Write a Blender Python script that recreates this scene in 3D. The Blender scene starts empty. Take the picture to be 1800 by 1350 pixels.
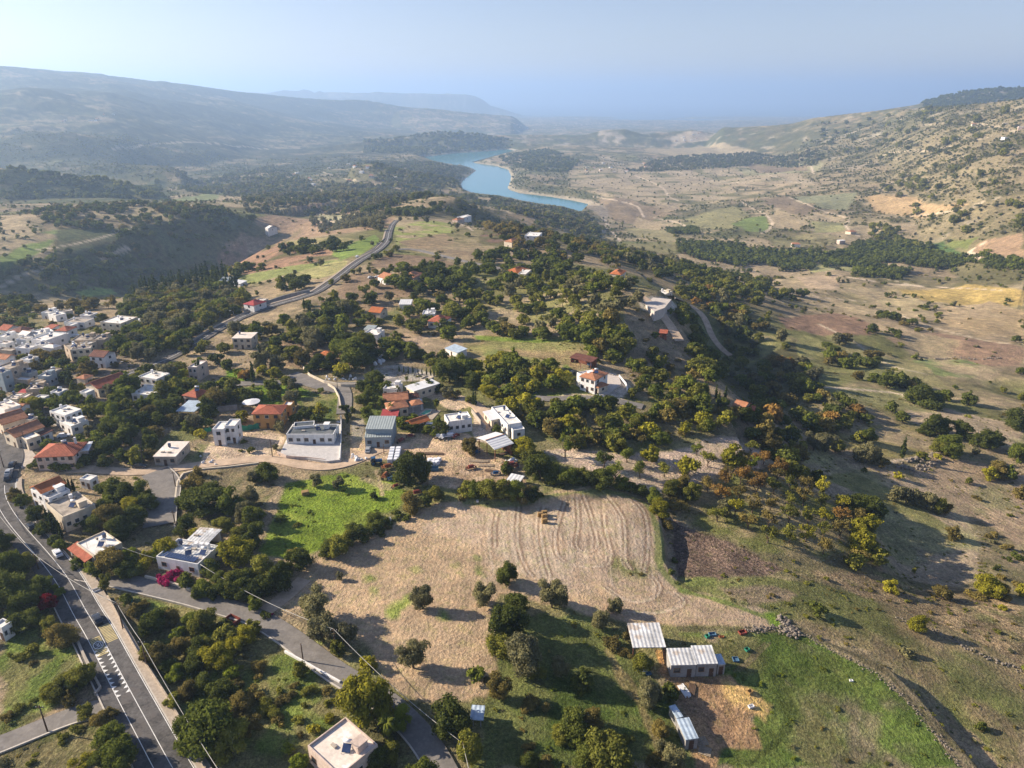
import bpy, bmesh, math, random
import numpy as np
from mathutils import Vector, Matrix
R = math.radians
random.seed(7); rng = np.random.default_rng(7)
S = bpy.context.scene
COL = S.collection
# ------------------------------------------------------------------ camera, sky, sun, exposure
CAMZ, PITCH, FPX = 115.0, R(22.1), 1248.0
SP, CP = math.sin(PITCH), math.cos(PITCH)
cam_d = bpy.data.cameras.new("camera"); cam = bpy.data.objects.new("camera", cam_d); COL.objects.link(cam)
cam.location = (0, 0, CAMZ); cam.rotation_euler = (R(90) - PITCH, 0, 0)
cam_d.sensor_width = 36; cam_d.lens = FPX / 1800 * 36; cam_d.clip_start = .5; cam_d.clip_end = 300000
S.camera = cam
SUN_EL, SUN_AZ = R(26), R(-78)          # azimuth measured from +Y (view direction) towards +X
W = bpy.data.worlds.new("World"); S.world = W; W.use_nodes = True
wn = W.node_tree.nodes; bg = wn["Background"]
sky = wn.new("ShaderNodeTexSky"); sky.sky_type = 'NISHITA'; sky.sun_disc = False
sky.sun_elevation = SUN_EL; sky.sun_rotation = SUN_AZ; sky.altitude = 300
sky.air_density = 1.0; sky.dust_density = 0.6; sky.ozone_density = 1.6
tint = wn.new("ShaderNodeMix"); tint.data_type = 'RGBA'; tint.blend_type = 'MULTIPLY'; tint.inputs[0].default_value = 1; tint.inputs[7].default_value = (1.02, .90, 1.0, 1)
W.node_tree.links.new(sky.outputs[0], tint.inputs[6]); W.node_tree.links.new(tint.outputs[2], bg.inputs[0]); bg.inputs[1].default_value = 0.062
sl = bpy.data.lights.new("sun", 'SUN'); sun = bpy.data.objects.new("sun", sl); COL.objects.link(sun)
sl.energy = 5.0; sl.angle = R(.55); sl.color = (1.0, .855, .67)
sd = Vector((math.sin(SUN_AZ) * math.cos(SUN_EL), math.cos(SUN_AZ) * math.cos(SUN_EL), math.sin(SUN_EL)))
sun.rotation_euler = sd.to_track_quat('Z', 'Y').to_euler(); sun.location = sd * 400
S.view_settings.view_transform = 'Standard'; S.view_settings.look = 'None'; S.view_settings.gamma = 1
S.view_settings.exposure = 1.22
S.cycles.use_denoising = True
S.cycles.max_bounces = 4; S.cycles.diffuse_bounces = 2; S.cycles.transparent_max_bounces = 4
S.cycles.volume_bounces = 2

# ------------------------------------------------------------------ terrain heights on a polar grid about the viewpoint
def vnoise(x, y, seed=0):
    xi = np.floor(x).astype(np.int64); yi = np.floor(y).astype(np.int64)
    fx = x - xi; fy = y - yi; fx = fx * fx * fx * (fx * (fx * 6 - 15) + 10); fy = fy * fy * fy * (fy * (fy * 6 - 15) + 10)
    def h(a, b):
        n = (a * 374761393 + b * 668265263 + seed * 974634777) & 0xffffffff
        n = ((n ^ (n >> 13)) * 1274126177) & 0xffffffff
        n = ((n ^ (n >> 16)) * 2246822519) & 0xffffffff
        return ((n ^ (n >> 15)) & 0xffffff) / float(0xffffff) * 2 - 1
    a, b, c, d = h(xi, yi), h(xi + 1, yi), h(xi, yi + 1), h(xi + 1, yi + 1)
    return (a * (1 - fx) + b * fx) * (1 - fy) + (c * (1 - fx) + d * fx) * fy
def fbm(x, y, s, o=4, seed=0, g=.5):
    t = 0; a = 1; n = 0
    for k in range(o):
        t = t + a * vnoise(x / s + 17.3 * k, y / s - 9.1 * k, seed + k); n += a; a *= g; s *= .5
    return t / n
def sst(a, b, x): t = np.clip((x - a) / (b - a), 0, 1); return t * t * (3 - 2 * t)
def pxdir(px, py):
    u = (np.asarray(px, float) - 900) / FPX; v = (np.asarray(py, float) - 675) / FPX
    return u, CP - v * SP, -(SP + v * CP)         # right, forward, up
def polar(px, py):
    r, f, up = pxdir(px, py); h = np.hypot(r, f); return np.arctan2(r, f), up / h    # azimuth, slope of ray
# control points: photo x, photo y, height
CT = [(0,1345,0),(300,1345,1),(600,1345,0),(900,1345,-2),(1200,1345,-5),(1500,1345,-10),(1795,1345,-15),
(0,1150,1),(450,1100,0),(900,1100,-1),(1300,1100,-4),(1550,1150,-9),(1795,1100,-19),(1795,1000,-30),(1500,1040,-12),
(1170,960,-5),(1100,900,-2),(1250,900,-6),(1380,870,-9),(1470,960,-12),(1600,980,-25),(1530,880,-24),(1450,800,-26),(1700,980,-28),
(0,850,3),(300,850,1),(600,850,0),(900,850,0),(1150,820,-2),(1300,790,-6),(1300,720,-5),
(1420,730,-26),(1600,800,-36),(1795,800,-42),(1700,900,-36),(1550,720,-40),
(0,650,0),(200,600,0),(500,650,2),(800,650,2),(1050,660,3),(1180,640,-8),
(1450,650,-46),(1600,650,-50),(1795,650,-55),(1330,640,-36),
(1090,560,5),(1160,525,5),(1210,560,-14),(1270,590,-36),(1350,540,-52),(950,560,2),
(1450,550,-66),(1650,550,-74),(1795,550,-76),
(700,560,2),(545,520,3),(640,450,0),(690,395,-12),(800,430,-8),(900,475,-2),(1080,485,-8),(1000,440,-14),(930,412,-18),(830,370,-40),
(1200,475,-50),(1200,430,-112),(1400,445,-112),(1600,445,-110),(1795,455,-104),(1300,490,-84),(1500,490,-92),(1700,500,-92),
(1100,400,-150),(1060,420,-120),(1400,385,-118),(1280,335,-140),(1480,335,-112),(1650,370,-95),(1795,350,-62),(1380,300,-140),(1500,280,-120),
(1795,400,-85),(1700,300,-45),(1795,260,5),(1600,260,-70),(1650,225,-20),
(1250,270,-150),(1100,300,-160),(1200,235,-190),(1000,235,-205),(1350,240,-180),(1150,222,-240),(900,225,-230),(1300,222,-235),
(600,400,-30),(560,350,-75),(480,420,-20),(520,480,-5),(400,520,-12),(430,450,-45),(380,470,-75),(280,500,-45),(140,520,-25),(0,520,-22),(90,560,-6),
(300,455,-70),(430,385,-55),(330,375,-42),(150,375,-38),(0,370,-38),(80,430,-42),(210,440,-58),(60,480,-48),(180,480,-60),
(330,325,-125),(450,330,-120),(600,310,-120),(700,320,-115),(740,350,-110),(850,395,-60),(960,385,-95),(560,275,-150),
(150,300,-140),(400,285,-150),(0,290,-120),(200,235,-95),(0,235,-60),(450,240,-120),(600,225,-150),(760,212,-200),(300,190,0)]
CTD = [(0,150,5600),(200,155,6200),(400,180,6600),(0,200,4300)]    # photo x, y, distance
def place(px, py, z):
    az, s = polar(px, py); r = (z - CAMZ) / s; return az, r
pts = []
for px, py, z in CT:
    az, r = place(px, py, z); pts.append((az, math.log(r), z))
for px, py, d in CTD:
    az, s = polar(px, py); pts.append((az, math.log(d), CAMZ + s * d))
for az in np.linspace(-1.3, 1.3, 9):                       # the ground under the viewpoint and off to the sides; the coast
    pts.append((az, math.log(60), -1)); pts.append((az, math.log(18), 0)); pts.append((az, math.log(13500), -262)); pts.append((az, math.log(30000), -300))
pts += [(-1.2, math.log(300), 0), (-1.2, math.log(1500), -60), (-1.2, math.log(5000), 0), (1.2, math.log(300), -45), (1.2, math.log(1500), 0), (1.2, math.log(5000), 0)]
P = np.array(pts); AZK = 1.6
K = np.stack([P[:, 0] * AZK, P[:, 1]], 1)
def ker(d2): return np.sqrt(d2 + .0016)
A = ker(((K[:, None] - K[None]) ** 2).sum(-1)); n = len(P)
M = np.zeros((n + 3, n + 3)); M[:n, :n] = A; M[:n, n] = 1; M[:n, n + 1:] = K; M[n, :n] = 1; M[n + 1:, :n] = K.T
wts = np.linalg.solve(M, np.concatenate([P[:, 2], [0, 0, 0]]))
AZ0, AZ1, NA = -1.12, 1.12, 1180
rings = [12.0]
while rings[-1] < 45000:
    r = rings[-1]; th = math.atan2(118 if r < 800 else 200, r); k = .00165 / (math.sin(th) * math.cos(th))
    rings.append(r * (1 + min(k, .0068 if r < 9000 else .02) * (3.0 if r < 60 else 1)))
RI = np.array(rings); LR = np.log(RI); NR = len(RI); AZV = np.linspace(AZ0, AZ1, NA)
def rbf(az, lr):
    out = np.zeros(az.shape); x = az * AZK
    for i in range(n): out += wts[i] * ker((x - K[i, 0]) ** 2 + (lr - K[i, 1]) ** 2)
    return out + wts[n] + wts[n + 1] * x + wts[n + 2] * lr
# the smooth surface is solved on a coarser grid and interpolated
ca = np.linspace(AZ0, AZ1, 300); cl = np.linspace(LR[0], LR[-1], 420)
G = rbf(*np.meshgrid(ca, cl))
def bil(G, a, l, a0, a1, l0, l1):
    i = np.clip((l - l0) / (l1 - l0) * (G.shape[0] - 1), 0, G.shape[0] - 1.001); j = np.clip((a - a0) / (a1 - a0) * (G.shape[1] - 1), 0, G.shape[1] - 1.001)
    ii = i.astype(int); jj = j.astype(int); fi = i - ii; fj = j - jj
    return (G[ii, jj] * (1 - fj) + G[ii, jj + 1] * fj) * (1 - fi) + (G[ii + 1, jj] * (1 - fj) + G[ii + 1, jj + 1] * fj) * fi
AA, LL = np.meshgrid(AZV, LR); RR = np.exp(LL); XX = RR * np.sin(AA); YY = RR * np.cos(AA)
Z = bil(G, AA, LL, AZ0, AZ1, cl[0], cl[-1])
ZSEA, ZLAKE = -268.0, -168.0
# relief noise, growing with distance
far = sst(450, 1600, RR); vfar = sst(2200, 6000, RR)
plain = 1 - .42 * sst(-.12, .05, AA) * (1 - sst(.42, .5, AA)) * sst(4200, 6500, RR)
rid = 1 - np.abs(fbm(XX, YY, 520, 5, 11)) * 2.4
Z += far * plain * (fbm(XX, YY, 300, 5, 3) * 13 + rid * 6 * (.4 + .6 * vfar)) + vfar * plain * (fbm(XX, YY, 1300, 5, 5) * 55)
Z += fbm(XX, YY, 70, 4, 9) * (.5 + 3.2 * far) + sst(.12, .5, AA) * sst(230, 420, RR) * (fbm(XX, YY, 110, 4, 21) * 9 * sst(300, 600, RR) + fbm(XX, YY, 60, 3, 25) * 3)
# named ridges: crest through photo points at a given distance, slopes before and behind
def ridge(pl, sf, sb, wob=0, seed=0, k=6.):
    global Z
    px, py, D = np.array(pl, float).T
    a, s = polar(px, py); zc = CAMZ + s * D
    def crest(w):
        if w == 0: return np.interp(AZV, a, zc)
        g = np.exp(-.5 * (np.arange(-90, 91) / w) ** 2); g /= g.sum(); return np.convolve(np.pad(np.interp(AZV, a, zc), 90, 'edge'), g, 'valid')
    d = np.interp(AA, a, D); cs = np.broadcast_to(crest(28)[None], AA.shape); c = cs + (np.broadcast_to(crest(0)[None], AA.shape) - cs) * np.exp(-np.abs(RR - d) / (.025 * d))
    ins = sst(a[0] - .035, a[0] + .004, AA) * (1 - sst(a[-1] - .004, a[-1] + .035, AA))
    if a[0] < -.6: ins = np.where(AA < a[0], 1., ins)
    if a[-1] > .6: ins = np.where(AA > a[-1], 1., ins)
    if wob: 
        d = d * (1 + .04 * fbm(XX, YY, 900, 3, seed))
        rough = fbm(XX, YY, wob * 9, 5, seed + 2) * wob * np.clip(np.abs(RR - d) / (.03 * d), .12, 1)
    else: rough = 0
    zr = np.where(RR < d, c - sf * (d - RR), c - sb * (RR - d)) + rough - (1 - ins) * 160
    Z = np.logaddexp(Z / k, zr / k) * k
ridge([(-100,120,7200),(0,117,7200),(60,120,7200),(130,124,7200),(180,128,7100),(188,131,7100),(300,146,7400),(400,158,7700),(480,167,8000),(560,174,8300),(640,180,8600),(740,190,9000),(800,198,9200),(870,206,9300)], .085, .12, 85, 31)
ridge([(440,162,15500),(500,158,15500),(545,156,15500),(570,161,15000),(640,157,15000),(700,161,15000),(770,164,15000),(800,161,15000),(818,160,15000),(835,165,15000),(855,178,15000),(880,192,15000),(915,203,15000)], .22, .2, 30, 41, 10)
ridge([(700,196,8200),(735,185,8200),(752,183,8200),(785,192,8200),(840,200,8200),(900,206,8200)], .10, .15, 16, 43)
ridge([(520,262,4300),(600,252,4300),(660,246,4300),(720,240,4300),(770,232,4300),(800,229,4300),(850,236,4300),(880,243,4300),(905,252,4250),(935,258,4200),(1000,262,4300)], .30, .2, 10, 47, 3.)
ridge([(1000,247,5200),(1030,236,5200),(1060,228,5200),(1100,225,5200),(1130,236,5200),(1180,232,5200),(1215,226,5200),(1260,236,5200),(1330,238,5200),(1400,240,5200)], .2, .12, 14, 51, 5.)
ridge([(1270,226,5000),(1330,222,4700),(1395,218,4400),(1430,206,4200),(1480,200,4100),(1520,196,4000),(1560,190,3900),(1600,193,3500),(1650,187,3200),(1720,182,2900),(1800,172,2700),(1900,168,2600)], .11, .12, 20, 61)
ridge([(1540,196,5200),(1600,186,5200),(1640,176,5200),(1680,165,5200),(1720,159,5200),(1750,156,5200),(1800,157,5200),(1950,160,5200)], .13, .12, 10, 63)
ridge([(-60,292,1750),(0,294,1750),(60,301,1750),(130,313,1730),(200,318,1700),(240,330,1650),(285,348,1600),(300,358,1600)], .30, .2, 5, 71, 3.)
ridge([(100,305,2500),(150,290,2500),(220,288,2500),(290,292,2450),(320,303,2400)], .2, .15, 6, 73, 3.)
ridge([(620,288,2300),(680,281,2300),(730,282,2250),(775,290,2200),(800,300,2150),(815,315,2100)], .22, .3, 5, 77, 3.)
# ---- helpers on the grid
def gi(x, y):
    r = np.hypot(x, y); l = np.log(np.maximum(r, RI[0])); i = np.interp(l, LR, np.arange(NR)); j = (np.arctan2(x, y) - AZ0) / (AZ1 - AZ0) * (NA - 1)
    return np.clip(i, 0, NR - 1.001), np.clip(j, 0, NA - 1.001)
def hz(x, y):
    i, j = gi(np.asarray(x, float), np.asarray(y, float)); ii = i.astype(int); jj = j.astype(int); fi = i - ii; fj = j - jj
    return (Z[ii, jj] * (1 - fj) + Z[ii, jj + 1] * fj) * (1 - fi) + (Z[ii + 1, jj] * (1 - fj) + Z[ii + 1, jj + 1] * fj) * fi
def at(px, py):
    """the point of the ground seen at a photo pixel (x, y, z)"""
    az, s = polar(px, py); az = float(az); s = float(s)
    j = min(max((az - AZ0) / (AZ1 - AZ0) * (NA - 1), 0), NA - 1.001); jj = int(j); fj = j - jj
    col = Z[:, jj] * (1 - fj) + Z[:, jj + 1] * fj
    d = col - (CAMZ + s * RI); k = np.nonzero(d[20:] >= 0)[0]
    if len(k) == 0: r = RI[-1]
    else:
        k = k[0] + 20; t = d[k - 1] / (d[k - 1] - d[k]); r = RI[k - 1] + (RI[k] - RI[k - 1]) * t
    x, y = r * math.sin(az), r * math.cos(az); return Vector((x, y, float(hz(x, y))))
def topix(x, y, z):
    dx, dy, dz = x, y, z - CAMZ
    d = dy * CP - dz * SP; v = (-dy * SP - dz * CP) / d
    return 900 + FPX * dx / d, 675 + FPX * v, d
def wpoly(pl):
    return np.array([at(a, b)[:2] for a, b in pl])
def mask(poly, pad=0):
    """boolean mask over the polar grid of a ground polygon given as an (n,2) array of x,y; returns slices and mask"""
    i, j = gi(poly[:, 0], poly[:, 1]); i0, i1 = max(int(i.min()) - 1 - pad, 0), min(int(i.max()) + 2 + pad, NR); j0, j1 = max(int(j.min()) - 1 - pad, 0), min(int(j.max()) + 2 + pad, NA)
    sl = (slice(i0, i1), slice(j0, j1)); gx, gy = XX[sl], YY[sl]; return sl, inpoly(gx, gy, poly)
def inpoly(gx, gy, poly):
    m = np.zeros(gx.shape, bool); n_ = len(poly)
    for k in range(n_):
        x1, y1 = poly[k]; x2, y2 = poly[(k + 1) % n_]
        if y1 == y2: continue
        m ^= ((y1 > gy) != (y2 > gy)) & (gx < (x2 - x1) * (gy - y1) / (y2 - y1) + x1)
    return m
def segdist(gx, gy, pl):
    d = np.full(gx.shape, 1e9)
    for (x1, y1), (x2, y2) in zip(pl[:-1], pl[1:]):
        dx, dy = x2 - x1, y2 - y1; L = dx * dx + dy * dy + 1e-9
        t = np.clip(((gx - x1) * dx + (gy - y1) * dy) / L, 0, 1)
        d = np.minimum(d, np.hypot(gx - x1 - t * dx, gy - y1 - t * dy))
    return d
# ---- the reservoir: banks cut to the water level
LAKE = [(742,276),(800,269),(850,266),(893,262),(905,265),(880,272),(862,277),(840,284),(832,286),(870,291),(893,298),(899,310),(896,322),(892,331),(910,337),(960,343),(1000,350),(1035,358),(1022,372),(985,362),(950,358),(915,352),(880,344),(850,341),(826,338),(808,330),(812,318),(828,306),(837,300),(828,295),(800,290),(768,284)]
lk = []
for a, b in LAKE:
    az, s = polar(a, b); r = (ZLAKE - CAMZ) / float(s); lk.append((r * math.sin(az), r * math.cos(az)))
lk = np.array(lk)
m_ = inpoly(XX, YY, lk); dl = np.full(XX.shape, 1e9)
band = (RR > 1200) & (RR < 6000) & (AA > -.3) & (AA < .35)
dl[band] = segdist(XX[band], YY[band], np.vstack([lk, lk[:1]]))
Z = np.where(m_, np.minimum(ZLAKE - 1 - np.clip(dl * .1, 0, 12), Z), Z)
bank = ZLAKE + .6 + dl * .06
bl = (1 - sst(120, 520, dl)) * (~m_)
behind_ok = ~m_
Z = np.where(behind_ok & band, Z * (1 - bl) + np.minimum(np.maximum(Z, bank), ZLAKE + .6 + dl * .30) * bl, Z)
# keep sight lines to the water open: nothing between the camera and the lake may stand above the ray to the near shore
jj_ = ((np.arctan2(lk[:, 0], lk[:, 1]) - AZ0) / (AZ1 - AZ0) * (NA - 1))
for j in range(int(jj_.min()), int(jj_.max()) + 1):
    rows = np.nonzero(m_[:, j])[0]
    if len(rows) == 0: continue
    rn = RI[rows[0]]; lim = CAMZ + (ZLAKE - CAMZ) * RI[:rows[0]] / rn - .5 - .0 * RI[:rows[0]]
    w = sst(0, 1, (RI[:rows[0]] / rn - .0))
    Z[:rows[0], j] = np.minimum(Z[:rows[0], j], lim)
def scarp(pl, hs, width=3., decay=60., lift=.35):
    """a bank: the ground steps down by hs metres to the right-hand side of the line, easing out over decay metres"""
    global Z
    w = wpoly(pl); best = np.full(XX.shape, 1e9); sd_ = np.zeros(XX.shape); hh = np.zeros(XX.shape)
    x0, y0 = w.min(0) - decay * 1.4; x1, y1 = w.max(0) + decay * 1.4
    ii, jj = np.nonzero((XX > x0) & (XX < x1) & (YY > y0) & (YY < y1)); gx, gy = XX[ii, jj], YY[ii, jj]; b_ = np.full(gx.shape, 1e9); s_ = np.zeros(gx.shape); h_ = np.zeros(gx.shape)
    for k in range(len(w) - 1):
        ax, ay = w[k]; dx, dy = w[k + 1] - w[k]; L = dx * dx + dy * dy; tt = ((gx - ax) * dx + (gy - ay) * dy) / L; t = np.clip(tt, 0, 1); d = np.hypot(gx - ax - t * dx, gy - ay - t * dy)
        side_ = np.where(dx * (gy - ay) - dy * (gx - ax) > 0, -1, 1); up_ = d < b_; b_ = np.where(up_, d, b_); s_ = np.where(up_, side_, s_); h_ = np.where(up_, hs[k] + (hs[k + 1] - hs[k]) * t, h_)
    q = b_ * s_; drop = np.where(q > 0, -sst(0, width, q) * (1 - lift) * (1 - sst(width, decay, q)), lift * (1 - sst(0, decay * .6, -q))) - lift * (q > 0) * 0
    drop = np.where(q > 0, lift - sst(0, width, q), lift) * (1 - sst(width, decay, b_))
    Z[ii, jj] += drop * h_
scarp([(1395,1103),(1440,1128),(1500,1155),(1560,1180),(1610,1228),(1660,1290),(1720,1360),(1770,1420),(1850,1520)][::-1], [0,.5,1.3,2.2,2.6,2.8,2.8,2,0][::-1], 2.6, 20)
scarp([(1130,872),(1145,885),(1157,915),(1162,955),(1164,990),(1185,1022),(1230,1045)][::-1], [0,1,2.5,3.5,3,1.5,0][::-1], 2.5, 22)
scarp([(1320,770),(1352,800),(1440,862),(1500,905),(1540,950),(1550,990),(1545,1020)][::-1], [0,2,3,4,4,2,0][::-1], 9, 40)
scarp([(690,868),(860,880),(960,874),(1060,866),(1120,884)], [0,1.2,1.5,1.5,0], 2.5, 20)
scarp([(1150,920),(1230,940),(1330,975),(1470,1000)], [0,1.,1.,0], 2, 18)
scarp([(60,468),(200,442),(270,420),(330,400),(445,382)], [25,50,60,55,15], 95, 330, .3)
scarp([(1260,700),(1210,625),(1188,578),(1182,538),(1150,505)], [4,14,20,17,3], 30, 85, .2)
scarp([(200,1062),(219,1108),(240,1145),(262,1178),(295,1228),(350,1330)][::-1], [0,1.5,2,2.5,2,0], 2.5, 25)
Z = np.where(RR > 15800, np.minimum(Z, ZSEA - 30), Z)
# ------------------------------------------------------------------ node helpers and materials
def newmat(name):
    m = bpy.data.materials.new(name); m.use_nodes = True; nt = m.node_tree; b = nt.nodes["Principled BSDF"]; b.inputs["Specular IOR Level"].default_value = .25
    return m, nt, b
def N(nt, t, **k):
    nd = nt.nodes.new(t)
    for a, v in k.items(): setattr(nd, a, v)
    return nd
def math_(nt, op, a, b=None, c=None):
    nd = N(nt, "ShaderNodeMath", operation=op)
    for i, v in enumerate((a, b, c)):
        if v is None: continue
        if isinstance(v, (int, float)): nd.inputs[i].default_value = v
        else: nt.links.new(v, nd.inputs[i])
    return nd.outputs[0]
def noise_(nt, vec, scale, detail=4, rough=.55):
    nd = N(nt, "ShaderNodeTexNoise"); nd.inputs["Scale"].default_value = scale; nd.inputs["Detail"].default_value = detail; nd.inputs["Roughness"].default_value = rough
    if vec is not None: nt.links.new(vec, nd.inputs["Vector"])
    return nd
def mixc(nt, f, a, b, mode='MIX'):
    nd = N(nt, "ShaderNodeMix", data_type='RGBA', blend_type=mode)
    for i, v in ((0, f), (6, a), (7, b)):
        if isinstance(v, (int, float)): nd.inputs[i].default_value = v
        elif isinstance(v, tuple): nd.inputs[i].default_value = (*v, 1) if len(v) == 3 else v
        else: nt.links.new(v, nd.inputs[i])
    return nd.outputs[2]
def ramp_(nt, fac, a, b):
    nd = N(nt, "ShaderNodeMapRange"); nd.inputs[1].default_value = a; nd.inputs[2].default_value = b
    nt.links.new(fac, nd.inputs[0]); return nd.outputs[0]

def ground_mat():
    m, nt, b = newmat("ground"); L = nt.links.new
    geo = N(nt, "ShaderNodeNewGeometry"); pos = geo.outputs["Position"]
    col = N(nt, "ShaderNodeAttribute", attribute_name="col").outputs["Color"]
    ph = N(nt, "ShaderNodeAttribute", attribute_name="phase").outputs["Fac"]
    am = N(nt, "ShaderNodeAttribute", attribute_name="famp").outputs["Fac"]
    rg = N(nt, "ShaderNodeAttribute", attribute_name="rough").outputs["Fac"]
    n1 = noise_(nt, pos, 1.3, 5, .65); n2 = noise_(nt, pos, .16, 5, .6); n3 = noise_(nt, pos, .02, 5, .6); n4 = noise_(nt, pos, 3.2, 3, .7)
    v = math_(nt, 'MULTIPLY_ADD', n1.outputs[0], 2.7, -1.35)
    v = math_(nt, 'MULTIPLY', v, rg)
    v2 = math_(nt, 'MULTIPLY_ADD', n2.outputs[0], 1.9, -.95); v2 = math_(nt, 'MULTIPLY', v2, rg)
    v4 = math_(nt, 'MULTIPLY_ADD', n4.outputs[0], 2.8, -1.4); v4 = math_(nt, 'MULTIPLY', v4, rg)
    v3 = math_(nt, 'MULTIPLY_ADD', n3.outputs[0], .9, -.45)
    wob = math_(nt, 'MULTIPLY', n2.outputs[0], 2.2)
    s = math_(nt, 'SINE', math_(nt, 'MULTIPLY_ADD', ph, 6.2832, wob)); s = math_(nt, 'MULTIPLY', s, math_(nt, 'MULTIPLY', am, .30))
    tot = math_(nt, 'ADD', math_(nt, 'ADD', v, v2), math_(nt, 'ADD', math_(nt, 'ADD', v3, v4), s))
    f = math_(nt, 'POWER', 2.0, math_(nt, 'MULTIPLY', tot, 1.5))
    mul = N(nt, "ShaderNodeVectorMath", operation='SCALE'); L(col, mul.inputs[0]); L(f, mul.inputs[3])
    hue = mixc(nt, math_(nt, 'MULTIPLY', ramp_(nt, n2.outputs[0], .45, .7), .22), mul.outputs[0], (1.16, 1.0, .72), 'MULTIPLY')
    n5 = noise_(nt, pos, .45, 4, .7); hue = mixc(nt, math_(nt, 'MULTIPLY', ramp_(nt, n5.outputs[0], .50, .66), .45), hue, (.62, .80, .42), 'MULTIPLY'); hue = mixc(nt, math_(nt, 'MULTIPLY', ramp_(nt, n5.outputs[0], .46, .34), .35), hue, (1.25, 1.08, .9), 'MULTIPLY')
    L(hue, b.inputs["Base Color"]); b.inputs["Roughness"].default_value = 1; b.inputs["Specular IOR Level"].default_value = .05
    bp = N(nt, "ShaderNodeBump"); bp.inputs["Distance"].default_value = .6; bp.inputs["Strength"].default_value = 1.
    hgt = math_(nt, 'ADD', math_(nt, 'ADD', math_(nt, 'MULTIPLY', v, .6), v2), math_(nt, 'MULTIPLY', s, .5))
    L(hgt, bp.inputs["Height"]); L(bp.outputs[0], b.inputs["Normal"]); return m
def grid_mesh(name, X, Y, Zs, mat):
    nr, na = X.shape; me = bpy.data.meshes.new(name); nv = nr * na
    me.vertices.add(nv); co = np.stack([X, Y, Zs], -1).reshape(-1, 3).astype(np.float32); me.vertices.foreach_set("co", co.ravel())
    idx = np.arange(nv).reshape(nr, na); q = np.stack([idx[:-1, :-1], idx[:-1, 1:], idx[1:, 1:], idx[1:, :-1]], -1).reshape(-1, 4)
    nf = len(q); me.loops.add(nf * 4); me.loops.foreach_set("vertex_index", q[:, ::-1].ravel().astype(np.int32))
    me.polygons.add(nf); me.polygons.foreach_set("loop_start", np.arange(0, nf * 4, 4, dtype=np.int32))
    me.update(calc_edges=True); me.polygons.foreach_set("use_smooth", np.ones(nf, bool)); me.materials.append(mat)
    o = bpy.data.objects.new(name, me); COL.objects.link(o); return o
def attr(me, name, arr, typ='FLOAT'):
    a = me.attributes.new(name, typ, 'POINT')
    if typ == 'FLOAT_COLOR': 
        v = np.ones((arr.reshape(-1, 3).shape[0], 4), np.float32); v[:, :3] = arr.reshape(-1, 3); a.data.foreach_set("color", v.ravel())
    else: a.data.foreach_set("value", arr.astype(np.float32).ravel())
def water_mat(name, base, wave, rough=.12):
    m, nt, b = newmat(name); b.inputs["Base Color"].default_value = (*base, 1); b.inputs["Roughness"].default_value = rough; b.inputs["IOR"].default_value = 1.33
    b.inputs["Specular IOR Level"].default_value = .5
    geo = N(nt, "ShaderNodeNewGeometry"); n1 = noise_(nt, geo.outputs["Position"], wave, 4); bp = N(nt, "ShaderNodeBump"); bp.inputs["Distance"].default_value = .25; bp.inputs["Strength"].default_value = .5
    nt.links.new(n1.outputs[0], bp.inputs["Height"]); nt.links.new(bp.outputs[0], b.inputs["Normal"]); return m
def poly_obj(name, pts3, mat):
    me = bpy.data.meshes.new(name); me.from_pydata(pts3, [], [list(range(len(pts3)))]); me.materials.append(mat); me.update()
    o = bpy.data.objects.new(name, me); COL.objects.link(o); return o

# ------------------------------------------------------------------ ground cover painted as albedo on the terrain
C3 = lambda r, g, b: np.array([r, g, b], float)
DRY, STRAW, TAN, PLOW, PLOWD = C3(.30, .235, .155), C3(.36, .29, .19), C3(.345, .275, .175), C3(.215, .165, .11), C3(.15, .105, .075)
GRS, GRSB, OLG, SCR, PALE, WOODC = C3(.115, .145, .038), C3(.15, .21, .03), C3(.17, .17, .07), C3(.13, .12, .06), C3(.50, .43, .33), C3(.075, .085, .04)
COLR = np.zeros(XX.shape + (3,)); DEN = np.zeros(XX.shape); PH = np.zeros(XX.shape); FA = np.zeros(XX.shape); RG = np.full(XX.shape, .8)
def mixarr(a, b, t): return a * (1 - t[..., None]) + b * t[..., None]
nA = fbm(XX, YY, 120, 5, 101); nB = fbm(XX, YY, 35, 4, 105); nC = fbm(XX, YY, 420, 5, 107); nD = fbm(XX, YY, 9, 3, 109)
COLR[:] = DRY
COLR = mixarr(COLR, OLG, sst(-.1, .35, nA + .4 * nB)); COLR = mixarr(COLR, SCR, .75 * sst(.0, .4, nB + .5 * nD + .2 * nC))
# distant patchwork of fields: voronoi-like cells
def patch(s, seed):
    x = XX / s + .35 * fbm(XX, YY, s * 1.5, 2, seed); y = YY / (s * .8) + .35 * fbm(XX, YY, s * 1.5, 2, seed + 5)
    xi = np.floor(x); yi = np.floor(y); best = np.full(XX.shape, 9.); idv = np.zeros(XX.shape); sec = np.full(XX.shape, 9.)
    for a in (-1, 0, 1):
        for c in (-1, 0, 1):
            h1 = (np.sin((xi + a) * 127.1 + (yi + c) * 311.7 + seed) * 43758.5453) % 1; h2 = (np.sin((xi + a) * 269.5 + (yi + c) * 183.3 + seed) * 43758.5453) % 1
            d = (x - xi - a - h1) ** 2 + (y - yi - c - h2) ** 2; up = d < best; sec = np.where(up, best, np.minimum(sec, d)); idv = np.where(up, (h1 * 7.13 + h2 * 3.7) % 1, idv); best = np.where(up, d, best)
    return idv, np.sqrt(sec) - np.sqrt(best)
pid, pe = patch(130, 3)
pal = np.array([TAN, STRAW * .95, PLOW, OLG, SCR, DRY, TAN * .9, STRAW, OLG * .9, PLOW * 1.1, DRY * 1.1, SCR * 1.1])
pc = pal[(pid * 12).astype(int) % 12]
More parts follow.
